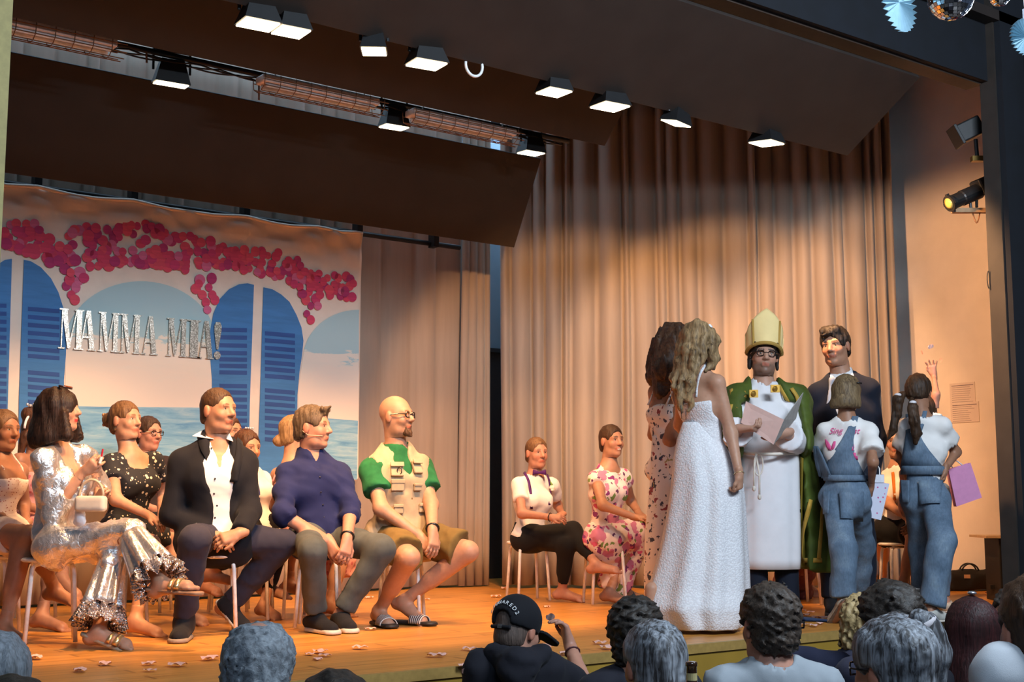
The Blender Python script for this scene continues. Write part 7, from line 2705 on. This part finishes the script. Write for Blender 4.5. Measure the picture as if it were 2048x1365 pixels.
# tops of heads at the bottom edge
for x, y, d, lb in ((668, 1466, 2.9, 'dark-haired head just showing in the nearest row, beside the curly grey hair'), (18, 1500, 2.5, 'black-haired head just showing below the olive pillar')):
    p = aud(lb, x, y, d, 182, 1.70)
    finish(p, M_HOOD, seed=15)
    p.hair(p.scalp(0.014, 0.0, -0.07), H_CURLD, amp=0.003)
# ================================================================ lights and things at the right wing
def local(mb, t, name, mat, **k):
    return mb.build(name, mat, t, **k)


# flood lamp and profile spot on brackets fixed to the pillar's stage side
c = at_d(1940, 262, 10.15)
c = at_X(1936, 262, 7.75)
t = thing('theatre_floodlight', 'black box floodlight on bracket above the zoom spotlight', 'stage light', c)
d = unit(-AR * 0.85 - AZ * 0.42)
fr = frame_of(d, AF)
local(MB().box(c, (0.13, 0.15, 0.17), fr), t, 'housing', M_BLACK, bevel=0.01)
local(MB().box(c + d * 0.095, (0.15, 0.165, 0.02), fr), t, 'front_frame', M_BLACK, bevel=0.004)
local(MB().tube([c - AZ * 0.06 + AR * 0.05, c - AZ * 0.18 + AR * 0.055], 0.014, 8), t, 'stem', M_BLACK)
local(MB().box(c - AZ * 0.20 + AR * 0.06, (0.09, 0.05, 0.035), [AR, AF, AZ]), t, 'clamp', plain('brass_clamp', (0.35, 0.22, 0.06), 0.4, 0.7))
local(MB().box(c - AZ * 0.20 + AR * 0.20, (0.22, 0.04, 0.03), [AR, AF, AZ]), t, 'bracket', M_BLACK)
c = at_X(1935, 392, 7.75)
t = thing('profile_spotlight', 'black zoom spotlight with yellowish lens on wooden bracket', 'stage light', c)
d = unit(-AR * 0.88 - AZ * 0.40 - AF * 0.25)
fr = frame_of(d, AZ)
local(MB().lathe([(0.045, -0.12), (0.055, -0.10), (0.055, 0.05), (0.05, 0.06), (0.05, 0.14), (0.058, 0.145), (0.058, 0.165), (0.045, 0.165)], c, 18, fr), t, 'barrel', M_BLACK, smooth=False)
local(MB().lathe([(0.01, 0.150), (0.042, 0.168), (0.02, 0.176), (0.01, 0.178)], c, 16, fr), t, 'lens', plain('amber_lens', (0.75, 0.55, 0.15), 0.1, 0.3), smooth=True)
local(MB().box(c - d * 0.16 + AZ * 0.02, (0.12, 0.12, 0.16), fr), t, 'lamp_house', M_BLACK, bevel=0.015)
local(MB().box(c + d * 0.15, (0.135, 0.02, 0.02), fr).box(c + d * 0.15, (0.02, 0.135, 0.02), fr), t, 'shutter_frame', M_BLACK)
local(MB().tube([c - d * 0.02, c + AR * 0.02 - AZ * 0.09], 0.010, 7).tube([c - d * 0.08, c + AR * 0.06 - AZ * 0.08], 0.010, 7), t, 'yoke', M_BLACK)
local(MB().box(c - AZ * 0.105 + AR * 0.10, (0.42, 0.05, 0.03), [AR, AF, AZ]), t, 'bracket', plain('raw_wood', (0.42, 0.25, 0.13), 0.7))
local(MB().tube([c + AR * (0.03 + 0.05 * q) + AZ * (-0.12 - 0.07 * math.sin(math.pi * q)) for q in np.linspace(0, 1, 9)], 0.005, 5), t, 'safety_chain', M_WIRE)
q0 = at_X(1978, 560, 7.63)
tag(MB().tube([q0 + AZ * 0.06 * math.cos(a) - AR * (0.012 * math.sin(a)) for a in np.linspace(0.0, 3.14, 9)], 0.004, 5).build('wall_cable', M_BLACK), 'short loop of black cable on the pillar edge', 'cable')

# two printed notices on the side wall
M_PAPER = plain('notice_paper', (0.66, 0.53, 0.46), 0.9, var=0.02)
M_INK = plain('printed_ink', (0.20, 0.15, 0.16), 0.9)
WX = 9.72
for k, ((xa, ya), (xb, yb), lb) in enumerate((((1899, 768), (1951, 808), 'upper printed notice taped to the beige side wall'), ((1901, 807), (1959, 846), 'lower printed notice taped to the beige side wall'))):
    a, b_ = at_X(xa, ya, WX - 0.004), at_X(xb, yb - (xb - xa) * 0.09, WX - 0.004)
    z1, z0 = a[2], at_X(xa, yb + 1, WX - 0.004)[2]
    y1, y0 = a[1], b_[1]
    t = thing('wall_notice', lb, 'notice', (WX - 0.004, (y0 + y1) / 2, z0))
    local(MB().bbox((WX - 0.005 - 0.002 * k, y0, z0), (WX - 0.0005, y1, z1)), t, 'sheet', M_PAPER)
    rs = np.random.RandomState(k)
    n = 9
    for i in range(n):
        z = z1 - 0.02 - (z1 - z0 - 0.035) * i / (n - 1)
        w_ = (y1 - y0) * (0.86 if i == 0 else rs.uniform(0.55, 0.86))
        local(MB().bbox((WX - 0.0065 - 0.002 * k, y1 - 0.02 - w_, z - (0.006 if i == 0 else 0.0028)), (WX - 0.005 - 0.002 * k, y1 - 0.02, z)), t, 'printed_line', M_INK)

# black box with a wooden top beside the pillar
c = at_z(1996, 1202, 0)
t = thing('black_pedestal', 'black pedestal with thin wooden top beside the pillar', 'pedestal', c)
hz = 0.46
fr2 = [AR, AF, AZ]
local(MB().box(c + AR * 0.12 + AZ * hz / 2, (0.30, 0.3, hz), fr2), t, 'body', M_BLACK, bevel=0.006)
local(MB().box(c + AR * 0.10 + AZ * (hz + 0.012), (0.46, 0.36, 0.018), fr2), t, 'top', plain('light_wood_top', (0.55, 0.36, 0.2), 0.5))
local(MB().box(c - AR * 0.045 + AZ * 0.10, (0.03, 0.05, 0.03), fr2), t, 'latch', M_BLACK)

# black bag on the floor
c = at_z(1940, 1182, 0)
t = thing('travel_bag', 'black travel bag with pale label by the side wall', 'bag', c)
e = solid([cap(c - AR * 0.14 + AZ * 0.085, c + AR * 0.14 + AZ * 0.085, 0.085, k=0.03, flat=(AZ, 0.95)), rbox(c + AZ * 0.07, (0.19, 0.09, 0.068), fr2, 0.03, 0.03), halfspace((0, 0, 0.004), -AZ, 0.003)], 0.013, wrinkle(0.006, 25, 4))
link('bag_body', fast_mesh('bag_body', e[0] - world_of(t), e[1]), cloth('black_nylon', (0.012, 0.009, 0.008), 0.6), t)
for s_ in (-1, 1):
    local(MB().tube([c + AR * (-0.07 + 0.14 * q) + AZ * (0.165 + 0.055 * math.sin(math.pi * q) ** 0.6) + AF * 0.03 * s_ for q in np.linspace(0, 1, 11)], 0.007, 6), t, 'handle', M_BLACK, smooth=True)
local(MB().box(c - AR * 0.05 - AF * 0.092 + AZ * 0.12, (0.05, 0.006, 0.03), fr2), t, 'label_tag', plain('tan_tag', (0.45, 0.25, 0.14), 0.6))
c = at_z(1925, 1172, 0)
e = solid([ell(c + AZ * 0.10 + AF * 0.14, (0.16, 0.10, 0.10), k=0.03), ell(c + AZ * 0.13 + AF * 0.16 + AR * 0.12, (0.10, 0.08, 0.07), k=0.03), halfspace((0, 0, 0.003), -AZ, 0.003)], 0.016, wrinkle(0.015, 18, 9))
tag(link('cloth_bag', fast_mesh('cloth_bag', *e), cloth('beige_cloth_bag', (0.5, 0.36, 0.24))), 'beige cloth bag slumped behind the black travel bag', 'bag')
c = at_z(1832, 1186, 0)
e = solid([rbox(c + AZ * 0.11, (0.08, 0.07, 0.11), fr2, 0.04, 0.03), halfspace((0, 0, 0.003), -AZ, 0.003)], 0.014, wrinkle(0.008, 22, 9))
tag(link('rucksack', fast_mesh('rucksack', *e), cloth('dark_rucksack', (0.03, 0.018, 0.015))), 'small dark rucksack beside the legs of the pigtailed child', 'bag')

# ---------------------------------------------------------------- party decorations hanging in the hall
def fan(px, py, d, rx, ry, label, seed, tilt):
    c = at_d(px, py, d)
    t = thing('paper_fan', label, 'paper rosette', c, 'paper fans')
    u = unit(AR * math.cos(tilt) + AF * math.sin(tilt))
    nrm = unit(np.cross(u, AZ))
    mb = MB()
    n = 56
    sc = d / FPX
    vs = [c]
    for i in range(n):
        a = 2 * math.pi * i / n
        o_ = 0.012 if i % 2 else -0.012
        k = 1.0 if i % 2 else 0.955
        vs.append(c + u * math.cos(a) * rx * sc / math.cos(tilt) * k + AZ * math.sin(a) * ry * sc * k + nrm * o_)
    vs2 = [v + nrm * 0.003 for v in vs]
    mb.add(vs + vs2, [(0, i + 1, (i + 1) % n + 1) for i in range(n)] + [(n + 1, n + 1 + (i + 1) % n + 1, n + 1 + i + 1) for i in range(n)] + [(i + 1, n + 1 + i + 1, n + 1 + (i + 1) % n + 1, (i + 1) % n + 1) for i in range(n)])
    local(mb, t, 'pleated_disc', plain('pale_blue_tissue', (0.17, 0.29, 0.36), 0.8, var=0.06))
    local(MB().tube([c + AZ * ry * sc, c + AZ * (ry * sc + 0.04)], 0.010, 6), t, 'paper_tab', plain('pale_grey_tab', (0.5, 0.52, 0.58), 0.8))
    local(MB().tube([c + AZ * (ry * sc + 0.04), c + AZ * (ry * sc + 0.6)], 0.002, 4), t, 'string', M_STEEL)
    return t


fan(1797, 5, 5.2, 46, 64, 'pale blue paper fan hanging beside the mirror ball', 1, 0.75)
fan(2052, 75, 5.0, 38, 40, 'pale blue paper fan hanging in front of the red curtain', 2, 0.3)


def mirror_ball(px, py, d, r, label):
    c = at_d(px, py, d)
    t = thing('mirror_ball', label, 'mirror ball', c - AZ * r, 'mirror balls')
    me_ = plain('mirror_glass', (0.92, 0.92, 0.94), 0.06, 1.0, var=0.03)
    local(MB().ball(c, r * 0.97, 24, 14), t, 'core', plain('ball_grout', (0.05, 0.05, 0.06), 0.5), smooth=True)
    rs = np.random.RandomState(3)
    mb = MB()
    for j in range(1, 17):
        th_ = math.pi * j / 17
        n = max(4, int(34 * math.sin(th_)))
        for i in range(n):
            a = 2 * math.pi * i / n
            q = np.array([math.sin(th_) * math.cos(a), math.sin(th_) * math.sin(a), math.cos(th_)])
            n2 = unit(q + rs.randn(3) * 0.03)
            fr = frame_of(n2, (0.01, 0, 1))
            mb.box(c + q * r, (r * 0.165, r * 0.165, 0.003), fr)
    o = local(mb, t, 'mirror_tiles', me_)
    tag(o, kind='stuff')
    local(MB().tube([c + AZ * r, c + AZ * (r + 0.5)], 0.004, 5), t, 'string', M_BLACK)
    return t


mirror_ball(1901, -4, 5.3, 0.094, 'mirror ball hanging between the two paper fans')
mirror_ball(1999, -8, 5.6, 0.046, 'small mirror ball hanging by the ceiling pipe')

# ---------------------------------------------------------------- beer bottle among the audience
c = at_d(1383, 1328, 3.5)
t = thing('beer_bottle', 'brown beer bottle with pale label standing between the grey heads', 'bottle', c - AZ * 0.25)
b0 = c - AZ * 0.23
local(MB().lathe([(0.03, 0), (0.031, 0.01), (0.031, 0.13), (0.026, 0.155), (0.0145, 0.185), (0.0135, 0.222), (0.0155, 0.224), (0.0155, 0.233), (0.012, 0.235)], b0, 18), t, 'glass', plain('brown_glass', (0.035, 0.014, 0.006), 0.08, coat=0.5), smooth=True)
local(MB().lathe([(0.0148, 0.187), (0.0142, 0.205), (0.0142, 0.206), (0.0146, 0.187)], b0, 18), t, 'neck_label', plain('gold_foil_label', (0.5, 0.42, 0.2), 0.4))
local(MB().lathe([(0.0318, 0.03), (0.0318, 0.12), (0.0316, 0.121), (0.0316, 0.029)], b0, 18), t, 'label', plain('pale_label', (0.7, 0.72, 0.72), 0.6))
# the table it stands on
tt = thing('hall_table', 'bench table between the audience rows carrying the beer bottle', 'table', (b0[0], b0[1], HALL_Z))
local(MB().box(b0 - AZ * 0.012, (0.5, 0.4, 0.02), fr2), tt, 'top', plain('table_wood', (0.3, 0.18, 0.08), 0.5))
for sx in (-1, 1):
    for sy in (-1, 1):
        q = b0 + AR * 0.22 * sx + AF * 0.16 * sy
        local(MB().tube([(q[0], q[1], HALL_Z), (q[0], q[1], b0[2] - 0.02)], 0.018, 8), tt, 'leg', M_BLACK)

# ---------------------------------------------------------------- petals on the stage, in hands and on a shoulder
rs = np.random.RandomState(11)
M_PETAL = plain('pink_petal', (0.80, 0.47, 0.40), 0.8, var=0.15, vscale=60)
protos = []
for k in range(4):
    mb = MB()
    n, mm = 7, 5
    for j in range(mm):
        for i in range(n):
            u, v_ = i / (n - 1) * 2 - 1, j / (mm - 1) * 2 - 1
            mb.v.append((0.036 * u * (1 - 0.3 * v_ * v_), 0.024 * v_, 0.005 + 0.012 * abs(math.sin(u * 2.2 + k + v_ * 1.5))))
    for j in range(mm - 1):
        for i in range(n - 1):
            mb.f.append((j * n + i, j * n + i + 1, (j + 1) * n + i + 1, (j + 1) * n + i))
    me = mb.mesh('petal', True)
    me.materials.append(M_PETAL)
    protos.append(me)
spots = [(855, 1201), (992, 1196), (740, 1262), (738, 1198), (1090, 1297), (885, 1312), (872, 1316), (1130, 1312), (1093, 1216), (620, 1312), (640, 1308), (650, 1315), (635, 1322), (210, 1332), (298, 1332), (355, 1335), (160, 1345), (420, 1322), (560, 1296),
         (1600, 1225), (1612, 1233), (1622, 1228), (1630, 1238), (1618, 1244), (1607, 1241), (1640, 1250), (1628, 1255), (1610, 1252), (1648, 1240), (1200, 1290), (1215, 1300), (1235, 1289), (940, 1303), (465, 1197), (1010, 1180), (1212, 1178), (930, 1335), (955, 1330), (1895, 1235), (1980, 1190), (1915, 1222), (500, 1318), (300, 1345), (720, 1300), (70, 1320)]
for i, (x, y) in enumerate(spots):
    o = bpy.data.objects.new('petal', protos[i % 4])
    c = at_z(x, y, 0)
    o.location = (c[0], c[1], 0.001)
    o.rotation_euler = (0, 0, rs.rand() * 6.3)
    s_ = rs.uniform(0.7, 1.3)
    o.scale = (s_, s_, s_)
    COL.objects.link(o)
    tag(o, 'single pink petal lying on the wooden stage floor', 'petal', 'petals scattered on the stage')
for x, y, d, lb in ((932, 1344, 5.3, 'lilac petal stuck to the black hoodie'), (1100, 1236, 5.5, 'pale petal between the fingers of the raised hand'), (1842, 706, 8.62, 'pink petal in the air left of the thrown-up hand'), (1862, 694, 8.6, 'pale petal flying above the thrown-up hand'), (1880, 722, 8.62, 'lilac petal in the air beside the thrown-up hand')):
    o = bpy.data.objects.new('petal', protos[1])
    o.location = at_d(x, y, d) if y < 1300 else CAPMAN.hit('hoodie', x, y, 0.004)[0]
    o.rotation_euler = (1.2, 0.4, rs.rand() * 3)
    o.scale = (0.55, 0.55, 0.55)
    COL.objects.link(o)
    tag(o, lb, 'petal')
